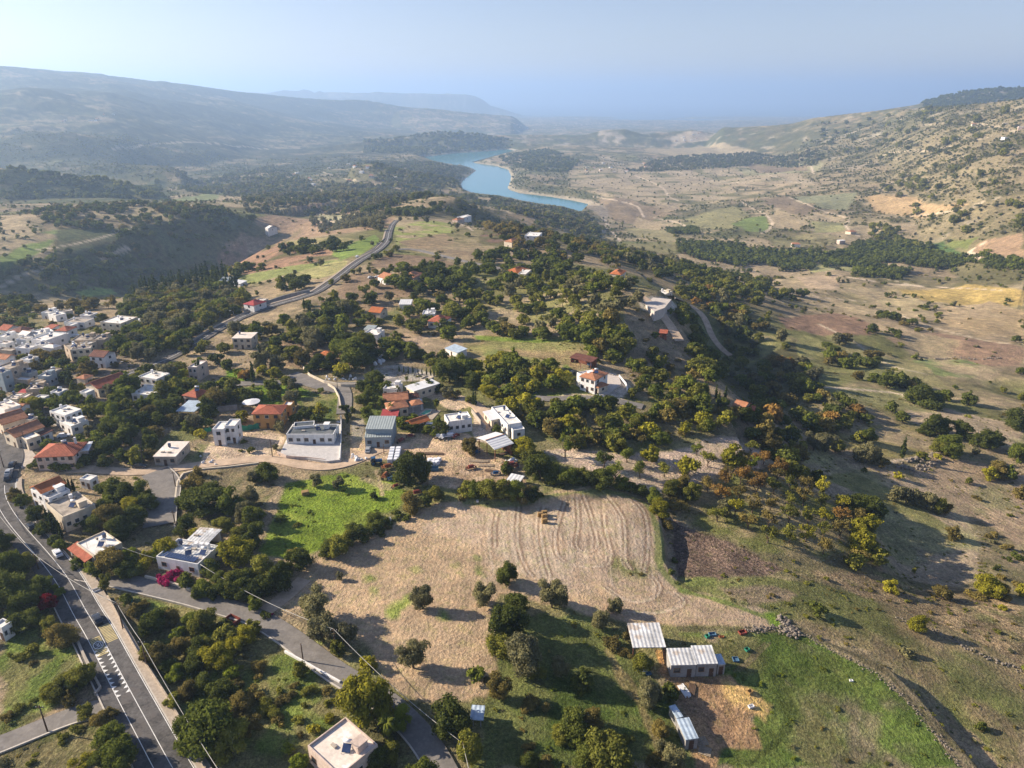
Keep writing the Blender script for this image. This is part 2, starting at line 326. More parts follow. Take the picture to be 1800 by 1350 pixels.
pf = sst(500, 800, RR) * (.75 + .25 * nA); COLR = mixarr(COLR, pc, np.clip(pf, 0, .9)); COLR = mixarr(COLR, SCR * .8, .7 * (1 - sst(.02, .07, pe)) * sst(500, 900, RR))
# slopes and far uplands carry scrub and woods
gz0, gz1 = np.gradient(Z); slope = np.hypot(gz0 / np.gradient(RI)[:, None], gz1 / (RR * (AZV[1] - AZV[0])))
sc_ = sst(.16, .34, slope + .05 * nB) * sst(400, 900, RR); COLR = mixarr(COLR, SCR * .85, sc_)
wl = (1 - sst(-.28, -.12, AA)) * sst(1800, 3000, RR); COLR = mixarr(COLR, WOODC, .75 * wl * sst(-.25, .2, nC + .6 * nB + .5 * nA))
rh = sst(.30, .42, AA) * sst(900, 1500, RR)
COLR = mixarr(COLR, TAN * .95, .55 * rh); COLR = mixarr(COLR, SCR * .75, .75 * rh * sst(.02, .22, nB + .45 * nA + .3 * nD)); COLR = mixarr(COLR, PALE * .8, .5 * rh * sst(.45, .6, fbm(XX, YY, 60, 4, 131)))
mw = sst(-.05, .25, nA + .5 * nB + .3 * nD) * sst(900, 1500, RR) * (1 - sst(.3, .36, AA)); COLR = mixarr(COLR, WOODC * 1.15, .62 * mw)
DEN = (sst(.0, .4, nB + .5 * nD + .2 * nC) * 6 + .5 + 4 * mw + 6 * sc_ + 8 * rh * sst(.02, .22, nB + .45 * nA + .3 * nD) + 2.5 * (1 - sst(.02, .07, pe)) * sst(500, 900, RR)) / 1000
nE = fbm(XX, YY, 26, 3, 141) + .7 * fbm(XX, YY, 70, 4, 143); fr_ = sst(2000, 3400, RR)
COLR = mixarr(COLR, WOODC * .9, .72 * fr_ * sst(-.08, .16, nE + .5 * nC)); COLR = mixarr(COLR, PALE * .85, .6 * fr_ * sst(.34, .5, fbm(XX, YY, 90, 5, 147)) * sst(-.2, 0, AA))
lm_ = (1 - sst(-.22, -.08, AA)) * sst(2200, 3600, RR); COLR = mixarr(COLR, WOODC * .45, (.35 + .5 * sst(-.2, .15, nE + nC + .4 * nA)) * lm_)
def field(pl, c, rough=.8, ph=None, amp=0., mott=.0, edge=1.2, c2=None, c2s=25, den=None):
    """ground colour of one field; ph=(photo x,y to photo x,y, spacing m): furrow direction and spacing"""
    w = wpoly(pl); sl, m = mask(w, 3); gx, gy = XX[sl], YY[sl]
    rr = RR[sl].mean(); e = edge * max(1, rr / 400)
    d = segdist(gx, gy, np.vstack([w, w[:1]])); wob = fbm(gx, gy, max(6, rr * .03), 3, 201) * e * 1.6
    t = np.clip(.5 + (np.where(m, d, -d) + wob) / e, 0, 1)
    cc = np.broadcast_to(np.asarray(c, float), gx.shape + (3,))
    if c2 is not None: cc = mixarr(cc, np.asarray(c2, float), sst(-.05, .35, fbm(gx, gy, c2s, 5, int(abs(w[0, 0] * 7)) % 97)))
    if mott: cc = cc * (1 + mott * fbm(gx, gy, 14, 4, 211))[..., None]
    COLR[sl] = mixarr(COLR[sl], cc, t); RG[sl] = RG[sl] * (1 - t) + rough * t
    dd_ = (.15 if c2 is None else .9) if den is None else den
    DEN[sl] = DEN[sl] * (1 - t) + dd_ / 1000 * t
    if rr > 420: DEN[sl] = np.where(d < 3.5, .011 * sst(-.1, .25, fbm(gx, gy, 60, 2, 251)), DEN[sl])
    if ph:
        a, b_, sp = ph; A_, B_ = at(*a), at(*b_); dv = (B_ - A_); dv.z = 0; dv.normalize(); nx, ny = -dv.y, dv.x
        PH[sl] = np.where(t > .5, (gx * nx + gy * ny) / sp, PH[sl]); FA[sl] = FA[sl] * (1 - t) + amp * t
    else: FA[sl] = FA[sl] * (1 - t)
    return w
def streak(pl, width, c, op=1., wob=0.):
    w = wpoly(pl); sl, _ = mask(w, 14); gx, gy = XX[sl], YY[sl]
    d = segdist(gx, gy, w); 
    if wob: d = d + wob * fbm(gx, gy, width * 3, 3, 221)
    t = np.clip((width / 2 - d) / (width * .35) + .5, 0, 1) * op; COLR[sl] = mixarr(COLR[sl], np.asarray(c, float), t)
def curve(pl, k=6):
    p = np.array(pl, float); p = np.vstack([2 * p[0] - p[1], p, 2 * p[-1] - p[-2]]); o = []
    for i in range(1, len(p) - 2):
        for t in np.arange(0, 1, 1 / k):
            o.append(.5 * ((2 * p[i]) + (p[i + 1] - p[i - 1]) * t + (2 * p[i - 1] - 5 * p[i] + 4 * p[i + 1] - p[i + 2]) * t * t + (3 * p[i] - p[i - 1] - 3 * p[i + 1] + p[i + 2]) * t ** 3))
    o.append(p[-2]); return [tuple(q) for q in o]
# --- far right valley and hills
field([(1000,300),(1120,290),(1350,285),(1450,330),(1350,345),(1180,365),(1060,345),(1000,330)], C3(.345,.28,.19), c2=SCR*1.3, c2s=60)
field([(980,345),(1040,350),(1090,372),(1060,385),(1010,368)], C3(.30,.25,.19))
field([(1050,350),(1110,350),(1180,375),(1120,395),(1075,385)], PLOW*1.1)
field([(1205,385),(1290,362),(1320,378),(1285,402),(1215,398)], C3(.24,.22,.11), ph=((1205,385),(1290,362),9),amp=.25)
field([(1290,392),(1340,378),(1357,395),(1345,408),(1310,408)], C3(.15,.19,.06))
field([(1335,350),(1390,345),(1440,368),(1410,382),(1370,368)], PLOW*.95)
field([(1390,346),(1510,338),(1490,368),(1440,366)], C3(.2,.2,.12))
field([(1345,385),(1365,368),(1400,383),(1425,392),(1400,405),(1357,400)], TAN)
field([(1430,390),(1480,388),(1485,405),(1430,410)], C3(.25,.24,.12))
field([(1430,372),(1490,388),(1470,392),(1420,385)], STRAW*.95)
field([(1490,398),(1560,390),(1570,410),(1520,420)], TAN*1.1)
field([(1515,345),(1600,345),(1700,360),(1640,378),(1540,372)], C3(.38,.27,.15))
field([(1280,325),(1360,318),(1430,330),(1380,342),(1300,338)], C3(.36,.285,.19), c2=SCR, c2s=40)
field([(1300,300),(1370,285),(1450,285),(1440,300),(1340,308)], C3(.28,.26,.15))
field([(1130,262),(1230,255),(1330,265),(1290,280),(1190,275)], C3(.33,.27,.17))
field([(1310,288),(1420,290),(1425,300),(1330,305)], PLOW)
field([(1160,395),(1205,405),(1180,425),(1120,415),(1090,400)], C3(.25,.22,.12))
field([(1120,380),(1190,395),(1160,405),(1110,398)], TAN)
field([(1670,420),(1725,415),(1700,440),(1660,436)], C3(.16,.18,.06), ph=((1670,420),(1725,415),8),amp=.2)
field([(1725,425),(1800,410),(1800,455),(1740,450),(1705,440)], C3(.29,.20,.13))
field([(1320,442),(1370,440),(1385,458),(1330,460)], C3(.15,.18,.05), ph=((1320,442),(1370,440),8),amp=.2)
field([(1370,440),(1450,443),(1450,452),(1380,452)], C3(.28,.28,.10))
field([(1560,425),(1660,425),(1700,450),(1600,462),(1500,440)], C3(.07,.11,.04), ph=((1510,440),(1600,462),7),amp=.7)
field([(1400,460),(1500,468),(1560,480),(1430,480)], C3(.28,.27,.13))
field([(1560,462),(1620,462),(1600,470),(1560,468)], TAN)
# --- right, middle distance
field([(1180,470),(1290,470),(1430,500),(1620,505),(1800,520),(1800,600),(1640,560),(1480,545),(1330,520),(1230,500)], TAN, c2=C3(.23,.20,.11), c2s=55)
field([(1275,478),(1330,474),(1362,492),(1330,500),(1290,495)], C3(.46,.36,.24))
field([(1395,488),(1480,484),(1470,510),(1425,508)], C3(.42,.32,.22))
field([(1580,508),(1700,500),(1800,512),(1800,535),(1700,540),(1620,528)], C3(.42,.31,.12), ph=((1580,508),(1800,512),7),amp=.2)
field([(1640,540),(1740,530),(1800,545),(1800,595),(1720,590),(1650,565)], C3(.42,.32,.2), c2=C3(.36,.27,.16), c2s=30)
field([(1540,530),(1600,520),(1640,545),(1590,548)], C3(.42,.34,.2))
field([(1370,558),(1470,550),(1545,578),(1530,590),(1440,590),(1380,578)], C3(.25,.165,.115))
field([(1560,595),(1650,585),(1800,612),(1800,645),(1690,640),(1600,620)], C3(.27,.185,.13), c2=TAN*.9, c2s=40)
field([(1600,632),(1700,632),(1760,650),(1700,665),(1640,660)], C3(.19,.22,.09), c2=TAN, c2s=30)
field([(1330,595),(1420,590),(1470,610),(1400,640),(1345,630)], C3(.24,.23,.10), c2=TAN*.8, c2s=18)
field([(1500,600),(1620,640),(1680,690),(1560,650),(1480,620)], C3(.27,.24,.12), c2=TAN, c2s=20)
field([(1200,580),(1400,595),(1420,700),(1330,720),(1240,640)], SCR*.9, c2=WOODC, c2s=25)
field([(1430,688),(1520,680),(1590,690),(1650,712),(1600,722),(1520,706)], C3(.22,.21,.10))
field([(1590,700),(1680,722),(1800,752),(1800,792),(1730,782),(1640,756),(1600,740),(1590,722)], C3(.38,.30,.21), ph=((1600,712),(1800,770),3.5),amp=.25, c2=C3(.25,.24,.12), c2s=22)
field([(1440,760),(1520,745),(1600,750),(1658,775),(1650,800),(1600,810),(1540,800),(1470,785)], C3(.27,.23,.10), ph=((1450,760),(1640,800),3),amp=.25, c2=TAN*.9, c2s=18)
field([(1400,790),(1440,788),(1560,820),(1660,880),(1722,935),(1728,1005),(1690,1032),(1600,1020),(1540,1005),(1545,950),(1500,900),(1440,860)], C3(.34,.27,.19), ph=((1480,830),(1700,1000),2.5),amp=.2, c2=C3(.27,.25,.13), c2s=30)
field([(1600,840),(1640,800),(1720,812),(1800,835),(1800,970),(1740,925),(1660,868)], C3(.31,.235,.16), ph=((1640,830),(1800,930),2.5),amp=.35, c2=C3(.25,.22,.12), c2s=25)
field([(1430,830),(1500,830),(1600,880),(1680,930),(1640,930),(1540,880)], C3(.22,.21,.09))
# --- ridge in the middle
field([(430,405),(520,362),(600,360),(700,375),(690,400),(600,410),(520,420),(430,425),(390,440)], C3(.30,.21,.14), c2=SCR, c2s=35)
field([(560,375),(660,370),(665,382),(560,388)], C3(.30,.28,.17), ph=((560,375),(660,370),7),amp=.6)
field([(380,440),(430,428),(520,432),(585,440),(600,452),(520,468),(430,482),(385,478)], C3(.27,.17,.115), c2=SCR*.9, c2s=18)
field([(585,438),(640,420),(660,412),(668,425),(640,445),(600,458),(585,452)], C3(.17,.23,.06))
field([(505,425),(600,418),(640,420),(600,435),(520,432)], C3(.25,.22,.11))
field([(510,475),(560,462),(612,458),(600,478),(560,490),(520,487)], C3(.30,.28,.13))
field([(400,490),(520,466),(610,455),(515,480),(440,500)], C3(.22,.24,.09))
field([(692,395),(760,388),(802,395),(795,408),(730,420),(695,432)], C3(.25,.28,.09), c2=TAN, c2s=20)
field([(700,425),(780,410),(800,420),(790,432),(760,438),(720,436)], C3(.25,.19,.12))
field([(650,462),(690,446),(760,452),(795,462),(790,478),(700,478),(655,470)], C3(.22,.16,.11), ph=((660,470),(780,470),3),amp=.2)
field([(590,512),(620,482),(660,478),(720,505),(735,520),(660,528),(600,524)], C3(.25,.18,.12), ph=((600,505),(720,510),3),amp=.2)
field([(560,530),(700,530),(780,545),(760,580),(640,570),(560,560)], C3(.27,.20,.13), c2=OLG, c2s=14)
field([(760,434),(860,445),(870,460),(800,448)], PLOW*1.2)
field([(830,445),(900,432),(960,440),(950,455),(850,460)], C3(.32,.245,.17))
field([(860,395),(960,400),(1000,420),(900,440),(840,425)], SCR, c2=C3(.2,.13,.1), c2s=15)
field([(940,395),(1010,405),(1090,450),(1180,480),(1100,470),(1000,430)], C3(.27,.22,.13), c2=SCR, c2s=20)
field([(800,480),(1080,500),(1100,570),(820,560)], C3(.20,.19,.08), c2=TAN, c2s=18)
field([(808,596),(850,588),(940,588),(1030,598),(1042,615),(1010,650),(930,650),(860,635),(820,618)], C3(.30,.225,.125), ph=((815,600),(1030,640),2.6),amp=.3, c2=C3(.22,.21,.085), c2s=30)
field([(820,612),(900,622),(960,640),(940,648),(860,632)], C3(.19,.21,.07), edge=6)
field([(830,588),(1030,598),(1034,604),(900,600),(836,598)], C3(.15,.20,.04))
field([(655,590),(720,585),(800,600),(800,640),(740,630),(670,612)], C3(.36,.27,.19), c2=DRY, c2s=12)
field([(690,560),(760,555),(800,565),(740,580)], C3(.36,.27,.19))
field([(470,600),(560,590),(620,605),(640,640),(560,655),(480,640)], C3(.22,.16,.11), c2=DRY, c2s=12)
field([(130,512),(200,506),(204,516),(150,526)], C3(.20,.27,.07))
field([(0,452),(50,430),(95,420),(92,432),(40,458),(0,470)], C3(.17,.22,.06))
field([(0,388),(50,390),(60,405),(20,412),(0,410)], TAN)
field([(60,410),(140,398),(120,415)], C3(.18,.22,.08))
field([(100,400),(300,398),(440,378),(445,392),(300,470),(200,490),(100,470)], WOODC*1.2, c2=SCR*.8, c2s=30)
field([(0,300),(290,300),(300,360),(0,355)], WOODC*1.1, c2=SCR, c2s=60)
field([(280,345),(400,335),(380,352),(300,355)], C3(.2,.22,.1))
# --- near right
field([(1165,1015),(1250,1018),(1330,1012),(1480,1035),(1620,1085),(1800,1175),(1800,1350),(1765,1350),(1640,1215),(1560,1160),(1470,1125),(1375,1085),(1260,1055),(1195,1035)], C3(.15,.155,.06), c2=C3(.215,.17,.10), c2s=22, mott=.35)
field([(1270,1035),(1340,1028),(1400,1045),(1395,1060),(1300,1060)], C3(.23,.18,.12))
field([(1380,1008),(1480,1005),(1560,1010),(1690,1040),(1800,1065),(1800,1172),(1620,1083),(1480,1033)], C3(.27,.205,.125), c2=C3(.18,.17,.08), c2s=12, rough=1.3)
field([(1190,1112),(1300,1108),(1400,1112),(1450,1138),(1540,1185),(1620,1262),(1690,1350),(1240,1350),(1262,1290),(1330,1290),(1320,1240),(1240,1205),(1215,1150)], C3(.10,.14,.034), c2=C3(.15,.145,.06), c2s=16, mott=.4, edge=.8)
field([(1400,1150),(1460,1160),(1530,1230),(1600,1350),(1480,1350),(1450,1290),(1410,1220)], C3(.19,.165,.10), c2=GRS, c2s=14, edge=8)
field([(1345,1200),(1380,1215),(1390,1270),(1340,1330),(1300,1350),(1280,1330),(1330,1270)], GRS*.95, edge=3, mott=.3)
field([(1130,1105),(1290,1108),(1400,1105),(1380,1090),(1330,1080),(1140,1092)], C3(.19,.18,.08), edge=.8)
field([(1170,1165),(1230,1185),(1285,1188),(1300,1200),(1335,1222),(1350,1250),(1318,1262),(1325,1290),(1330,1310),(1275,1318),(1262,1350),(1225,1350),(1210,1280),(1190,1215),(1155,1180)], C3(.35,.225,.125), c2=C3(.28,.185,.115), c2s=6, edge=1)
field([(1270,1198),(1315,1205),(1352,1240),(1340,1262),(1305,1245),(1275,1225)], C3(.56,.38,.16), edge=1.5)
field([(1150,1140),(1180,1148),(1185,1165),(1160,1168)], C3(.48,.28,.12), edge=.6)
# lower middle grass with a faint track
field([(880,1100),(960,1080),(1010,1075),(1090,1110),(1120,1160),(1180,1230),(1215,1350),(830,1350),(850,1250),(870,1190)], C3(.13,.145,.05), c2=C3(.085,.12,.03), c2s=14, mott=.3)
streak([(1070,1145),(1095,1190),(1130,1250),(1160,1310),(1175,1350)], 2.2, C3(.25,.20,.10), .8, 1)
# the big stubble field and its tilled eastern half
field([(820,876),(760,884),(735,895),(690,925),(625,955),(560,985),(505,1025),(480,1050),(520,1068),(590,1085),(640,1130),(660,1180),(700,1215),(760,1240),(850,1225),(870,1180),(866,1090),(880,1045),(960,1060),(1050,1088),(1120,1098),(1250,1104),(1355,1106),(1352,1088),(1290,1065),(1200,1040),(1160,1000),(1160,960),(1152,915),(1128,880),(1060,862),(985,857),(955,868),(900,884)], C3(.41,.305,.20), ph=((780,1150),(830,900),1.15), amp=.12, rough=.5, c2=C3(.385,.285,.19), c2s=14)
field([(750,892),(820,880),(905,886),(960,870),(1060,866),(1125,884),(1150,920),(1156,990),(1180,1030),(1080,1050),(960,1040),(880,1010),(830,975),(780,950)], C3(.41,.315,.23), ph=((960,1020),(920,880),1.3), amp=.12, rough=.42, c2=C3(.45,.36,.265), c2s=10, edge=9)
field([(1200,1040),(1290,1066),(1352,1090),(1350,1106),(1250,1104),(1120,1098),(1060,1080),(1120,1060)], C3(.36,.275,.195), ph=((1110,1095),(1350,1100),1.2), amp=.1, rough=.5, edge=4)
field([(1080,985),(1150,1000),(1140,1022),(1085,1020)], C3(.24,.23,.10), edge=3)
for px_, py_ in ((805,990),(835,978),(812,1010),(840,1000),(660,1040),(700,1060),(712,1052),(690,1080),(560,1120),(780,1080),(650,1010),(730,1010)): field([(px_-6,py_-8),(px_+5,py_-5),(px_+7,py_+8),(px_-3,py_+10)], C3(.22,.26,.07), edge=2.5)
TRK = C3(.24,.17,.12)
for tr in ([(908,888),(905,930),(908,965),(922,1000),(932,1012)], [(951,892),(947,920),(948,950),(955,985),(963,1012)], [(1010,875),(1013,920),(1008,955),(1018,968),(1035,970),(1046,955),(1040,925),(1028,885),(1020,868)],
    [(990,880),(975,925),(972,955),(980,980),(1010,994),(1058,995),(1070,980),(1068,960),(1060,930),(1058,905)], [(1078,888),(1092,912),(1095,950),(1096,985),(1105,1000)], [(1108,876),(1128,900),(1135,940),(1133,980),(1128,1005)],
    [(1143,1012),(1156,1030),(1150,1048),(1125,1058),(1090,1050),(1060,1030)], [(1180,1040),(1198,1055),(1190,1068),(1150,1078),(1110,1075)], [(870,900),(865,930),(866,960)], [(1055,862),(1075,885),(1088,905)]):
    c_ = curve(tr)
    streak(c_, .8, TRK, .85); streak([(a + 8, b + 1) for a, b in c_], .8, TRK, .85)
    streak([(a + 4, b) for a, b in c_], .7, C3(.58,.48,.37), .6); streak([(a - 4, b) for a, b in c_], .7, C3(.58,.48,.37), .4)
for k in range(26):
    x0 = 850 + k * 11.5 + rng.uniform(-3, 3); y0 = 885 + rng.uniform(-5, 40); c_ = curve([(x0, y0), (x0 - 3 + k * .3, y0 + 50), (x0 + 8, y0 + rng.uniform(80, 120))])
    streak(c_, .5, C3(.56,.46,.35) if k % 2 else TRK, .4)
streak(curve([(820,878),(900,886),(960,872),(1060,864),(1128,882),(1152,918),(1160,965),(1162,1000),(1200,1038)]), 2.2, C3(.16,.19,.06), .8, 1)
streak(curve([(1200,1038),(1290,1064),(1352,1088),(1372,1095)]), 1.8, C3(.13,.18,.04), .8, .8)
field([(1350,1082),(1375,1085),(1372,1098),(1358,1104)], C3(.17,.26,.04))
# bright green meadow
field([(505,850),(560,838),(600,832),(625,838),(650,848),(690,846),(722,868),(706,893),(668,905),(640,928),(600,950),(560,972),(508,985),(455,968),(470,925),(488,890)], GRSB, ph=((520,960),(600,850),1.1), amp=.08, c2=C3(.20,.25,.045), c2s=11, mott=.25)
streak(curve([(662,828),(668,850),(672,870)]), 1.6, C3(.36,.28,.18), .8, .6)
streak(curve([(640,842),(655,848),(680,858)]), 3., C3(.36,.28,.18), .6, 1.5)
# scrub plots and yards of the village
field([(312,862),(345,828),(400,822),(455,822),(488,848),(470,905),(455,930),(400,940),(312,945)], C3(.20,.165,.10), c2=C3(.16,.16,.07), c2s=9, mott=.3)
field([(255,800),(300,755),(370,752),(362,790),(352,815),(300,822)], C3(.16,.165,.07), c2=DRY, c2s=8)
field([(372,770),(378,752),(415,760),(470,756),(500,768),(492,790),(470,806),(352,818),(360,795)], C3(.56,.44,.33), c2=C3(.48,.37,.27), c2s=8, edge=.8)
field([(480,808),(480,790),(620,790),(620,772),(700,760),(830,762),(850,790),(860,800),(930,820),(925,846),(870,850),(800,832),(740,820),(700,805),(650,810),(600,822),(530,815)], C3(.54,.40,.27), c2=C3(.44,.33,.23), c2s=9, edge=1)
field([(830,715),(860,716),(880,760),(870,780),(830,775)], C3(.52,.42,.33), edge=.8)
field([(760,815),(920,830),(925,860),(880,868),(800,862),(740,850)], C3(.33,.24,.16), c2=C3(.45,.34,.24), c2s=5, edge=1)
field([(620,740),(640,735),(640,772),(618,780)], C3(.34,.30,.24), edge=.6)
field([(740,690),(790,690),(830,712),(800,725),(760,705)], C3(.50,.39,.28), edge=1)
field([(965,790),(1010,786),(1100,800),(1180,795),(1240,770),(1290,766),(1335,782),(1352,806),(1340,822),(1280,826),(1230,850),(1180,862),(1110,856),(1050,830),(985,812)], C3(.50,.39,.31), c2=C3(.42,.33,.24), c2s=10)
field([(1180,860),(1260,842),(1340,830),(1440,870),(1500,910),(1530,960),(1440,985),(1330,970),(1230,930),(1170,900)], C3(.28,.23,.13), c2=C3(.15,.155,.055), c2s=12)
field([(1175,905),(1230,932),(1300,965),(1360,985),(1385,1003),(1335,1013),(1255,1018),(1195,1015),(1188,985),(1185,945)], C3(.135,.098,.078), ph=((1190,960),(1300,1010),1.6), amp=.35, rough=1.3)
field([(1195,1015),(1255,1018),(1250,1028),(1205,1030)], C3(.13,.15,.05))
field([(420,683),(500,672),(560,690),(580,705),(470,715),(430,700)], C3(.15,.22,.03), c2=GRS, c2s=10)
field([(395,650),(450,655),(440,672),(400,668)], C3(.17,.28,.03))
field([(640,690),(700,670),(700,740),(640,745)], GRS)
field([(530,700),(595,690),(592,740),(520,735)], C3(.22,.20,.09), c2=GRS, c2s=8)
field([(1000,660),(1080,655),(1110,680),(1095,700),(1050,695)], C3(.48,.42,.36), edge=.8)
field([(880,640),(1000,640),(1040,700),(1000,710),(860,690)], GRS, c2=C3(.2,.17,.09), c2s=9)
field([(960,705),(1090,712),(1230,690),(1300,745),(1240,765),(1100,795),(985,785),(940,760)], C3(.20,.17,.095), c2=C3(.14,.15,.055), c2s=10)
field([(622,668),(660,648),(700,640),(760,654),(768,662),(740,668),(690,672)], C3(.40,.37,.33), c2=C3(.32,.27,.22), c2s=6, edge=.8)
field([(1120,525),(1180,528),(1195,545),(1170,560),(1130,545)], C3(.46,.42,.36), edge=.8)
field([(150,600),(0,620),(0,780),(120,760),(230,700),(260,640),(220,600)], C3(.25,.20,.15), c2=C3(.17,.15,.09), c2s=8)
# lower left plots
field([(0,1080),(60,1060),(130,1110),(150,1180),(120,1240),(0,1290)], C3(.15,.145,.06), c2=C3(.125,.165,.04), c2s=7, mott=.4)
field([(0,1310),(120,1262),(200,1260),(240,1330),(250,1350),(0,1350)], C3(.17,.15,.075), c2=C3(.13,.15,.05), c2s=8, mott=.3)
field([(230,1040),(420,1085),(500,1140),(600,1190),(640,1230),(600,1300),(520,1350),(380,1350),(300,1230),(240,1130)], C3(.17,.155,.07), c2=C3(.13,.165,.04), c2s=9, mott=.3)
field([(325,1118),(370,1108),(372,1128),(330,1130)], GRSB*.8)
for a_, b_, w_ in (([(1115,308),(1150,322),(1168,333),(1175,345),(1192,353)],0,7), ([(1040,345),(1080,352),(1118,362),(1132,382)],0,6), ([(1150,383),(1190,391),(1215,402)],0,6), ([(1300,352),(1322,366),(1342,375),(1357,390),(1352,403),(1338,411)],0,5), ([(1388,347),(1420,360),(1450,372),(1490,384),(1486,396),(1500,410),(1520,420)],0,5), ([(1425,290),(1430,305)],0,8), ([(1480,485),(1540,495),(1620,503),(1760,510)],0,3), ([(1735,423),(1718,436),(1705,442),(1720,455)],0,5), ([(1640,440),(1700,455),(1800,460)],0,3),([(1720,450),(1800,456)],0,4), ([(560,390),(620,388),(680,380)],0,5), ([(800,390),(820,398),(830,405)],0,3), ([(640,340),(660,350),(650,325)],0,5), ([(180,455),(200,445),(225,435)],0,5), ([(1440,680),(1500,684),(1580,692),(1600,706)],0,3.), ([(1320,748),(1345,757),(1375,772),(1392,782)],0,2.6),([(965,795),(1060,812),(1130,850),(1180,868)],0,3),
    ([(1560,812),(1600,806),(1640,798),(1660,790)],0,2),([(985,702),(1000,696),(1040,698),(1090,704)],0,4), ([(0,505),(50,480),(110,468)],0,4),([(1060,410),(1068,395),(1060,385),(1090,425)],0,7),([(830,398),(870,405),(890,420)],0,3)):
    streak(curve(a_), w_, C3(.58,.47,.36), .85, w_ * .15)
for a_, w_ in (([(1195,1105),(1330,1108),(1380,1108)],1.3), ([(1370,1085),(1400,1100),(1440,1125),(1500,1150),(1560,1185),(1600,1230),(1660,1290),(1720,1350)],2.2)): streak(curve(a_), w_, C3(.11,.10,.055), .7, 1)
for dx in (0, 9): streak([(1345 + dx, 1130), (1310 + dx, 1165), (1290 + dx, 1180)], .5, TRK, .5)
for k in range(4): streak(curve([(1362 + k * 6, 1215), (1380 + k * 6, 1250), (1370 + k * 5, 1290), (1340 + k * 4, 1320), (1310 + k * 3, 1345)]), .5, GRS * .6, .6)

field([(1040,232),(1075,229),(1100,240),(1085,252),(1050,248)], PALE*.7, c2=SCR, c2s=60)
field([(1180,240),(1205,233),(1242,236),(1246,246),(1200,250),(1178,250)], C3(.36,.29,.2), c2=PALE*.85, c2s=40)

for a_, w_ in (([(1250,470),(1330,500),(1420,520),(1520,530)],3), ([(1560,545),(1640,575),(1740,600),(1800,604)],2.5), ([(1440,570),(1500,600),(1560,640),(1640,660)],2.2), ([(1600,380),(1680,370),(1760,345),(1800,330)],5), ([(1500,300),(1560,270),(1650,262),(1740,240)],6), ([(1330,300),(1400,320),(1480,318)],5), ([(1180,300),(1250,318),(1330,322)],6), ([(560,300),(620,318),(700,330)],6), ([(60,440),(150,425),(260,392)],4), ([(200,262),(330,250),(470,262)],14), ([(1620,220),(1700,215),(1790,232)],7), ([(1410,470),(1500,478),(1600,500)],3)): streak(curve(a_), w_, C3(.54,.45,.34), .7, w_ * .2)

shore = (1 - sst(6, 22, dl + 14 * fbm(XX, YY, 60, 4, 311))) * band; COLR = mixarr(COLR, C3(.40,.35,.27), .75 * shore)

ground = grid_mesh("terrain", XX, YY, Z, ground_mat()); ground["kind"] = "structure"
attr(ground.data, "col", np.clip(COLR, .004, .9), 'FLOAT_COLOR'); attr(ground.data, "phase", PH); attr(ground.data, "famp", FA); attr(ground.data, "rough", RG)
lake = poly_obj("reservoir_water", [(x, y, ZLAKE) for x, y in (lambda c: [tuple(c + (p - c) * 1.0 + (p - c) / np.linalg.norm(p - c) * 40) for p in lk])(lk.mean(0))], water_mat("lake_water", (.055, .21, .25), .05)); lake["kind"] = "structure"
sea = poly_obj("sea_water", [(-90000, 5000, ZSEA), (90000, 5000, ZSEA), (90000, 100000, ZSEA), (-90000, 100000, ZSEA)], water_mat("sea_water", (.02, .06, .12), .01, .25)); sea["kind"] = "structure"
# the air between: one even volume
def haze():
    m = bpy.data.materials.new("haze"); m.use_nodes = True; nt = m.node_tree; nt.nodes.remove(nt.nodes["Principled BSDF"])
    v = N(nt, "ShaderNodeVolumePrincipled"); v.inputs["Color"].default_value = (.46, .66, .97, 1); v.inputs["Density"].default_value = HAZE; v.inputs["Anisotropy"].default_value = .35
    nt.links.new(v.outputs[0], nt.nodes["Material Output"].inputs["Volume"])
    x0, x1, y0, y1, z0, z1 = -95000, 95000, -3000, 105000, -345, 620
    vs = [(x, y, z) for z in (z0, z1) for y in (y0, y1) for x in (x0, x1)]
    me = bpy.data.meshes.new("haze"); me.from_pydata(vs, [], [(0, 2, 3, 1), (4, 5, 7, 6), (0, 1, 5, 4), (2, 6, 7, 3), (0, 4, 6, 2), (1, 3, 7, 5)]); me.materials.append(m)
    o = bpy.data.objects.new("haze", me); COL.objects.link(o); o["kind"] = "stuff"; o.visible_shadow = True
HAZE = 1.2e-4
haze()

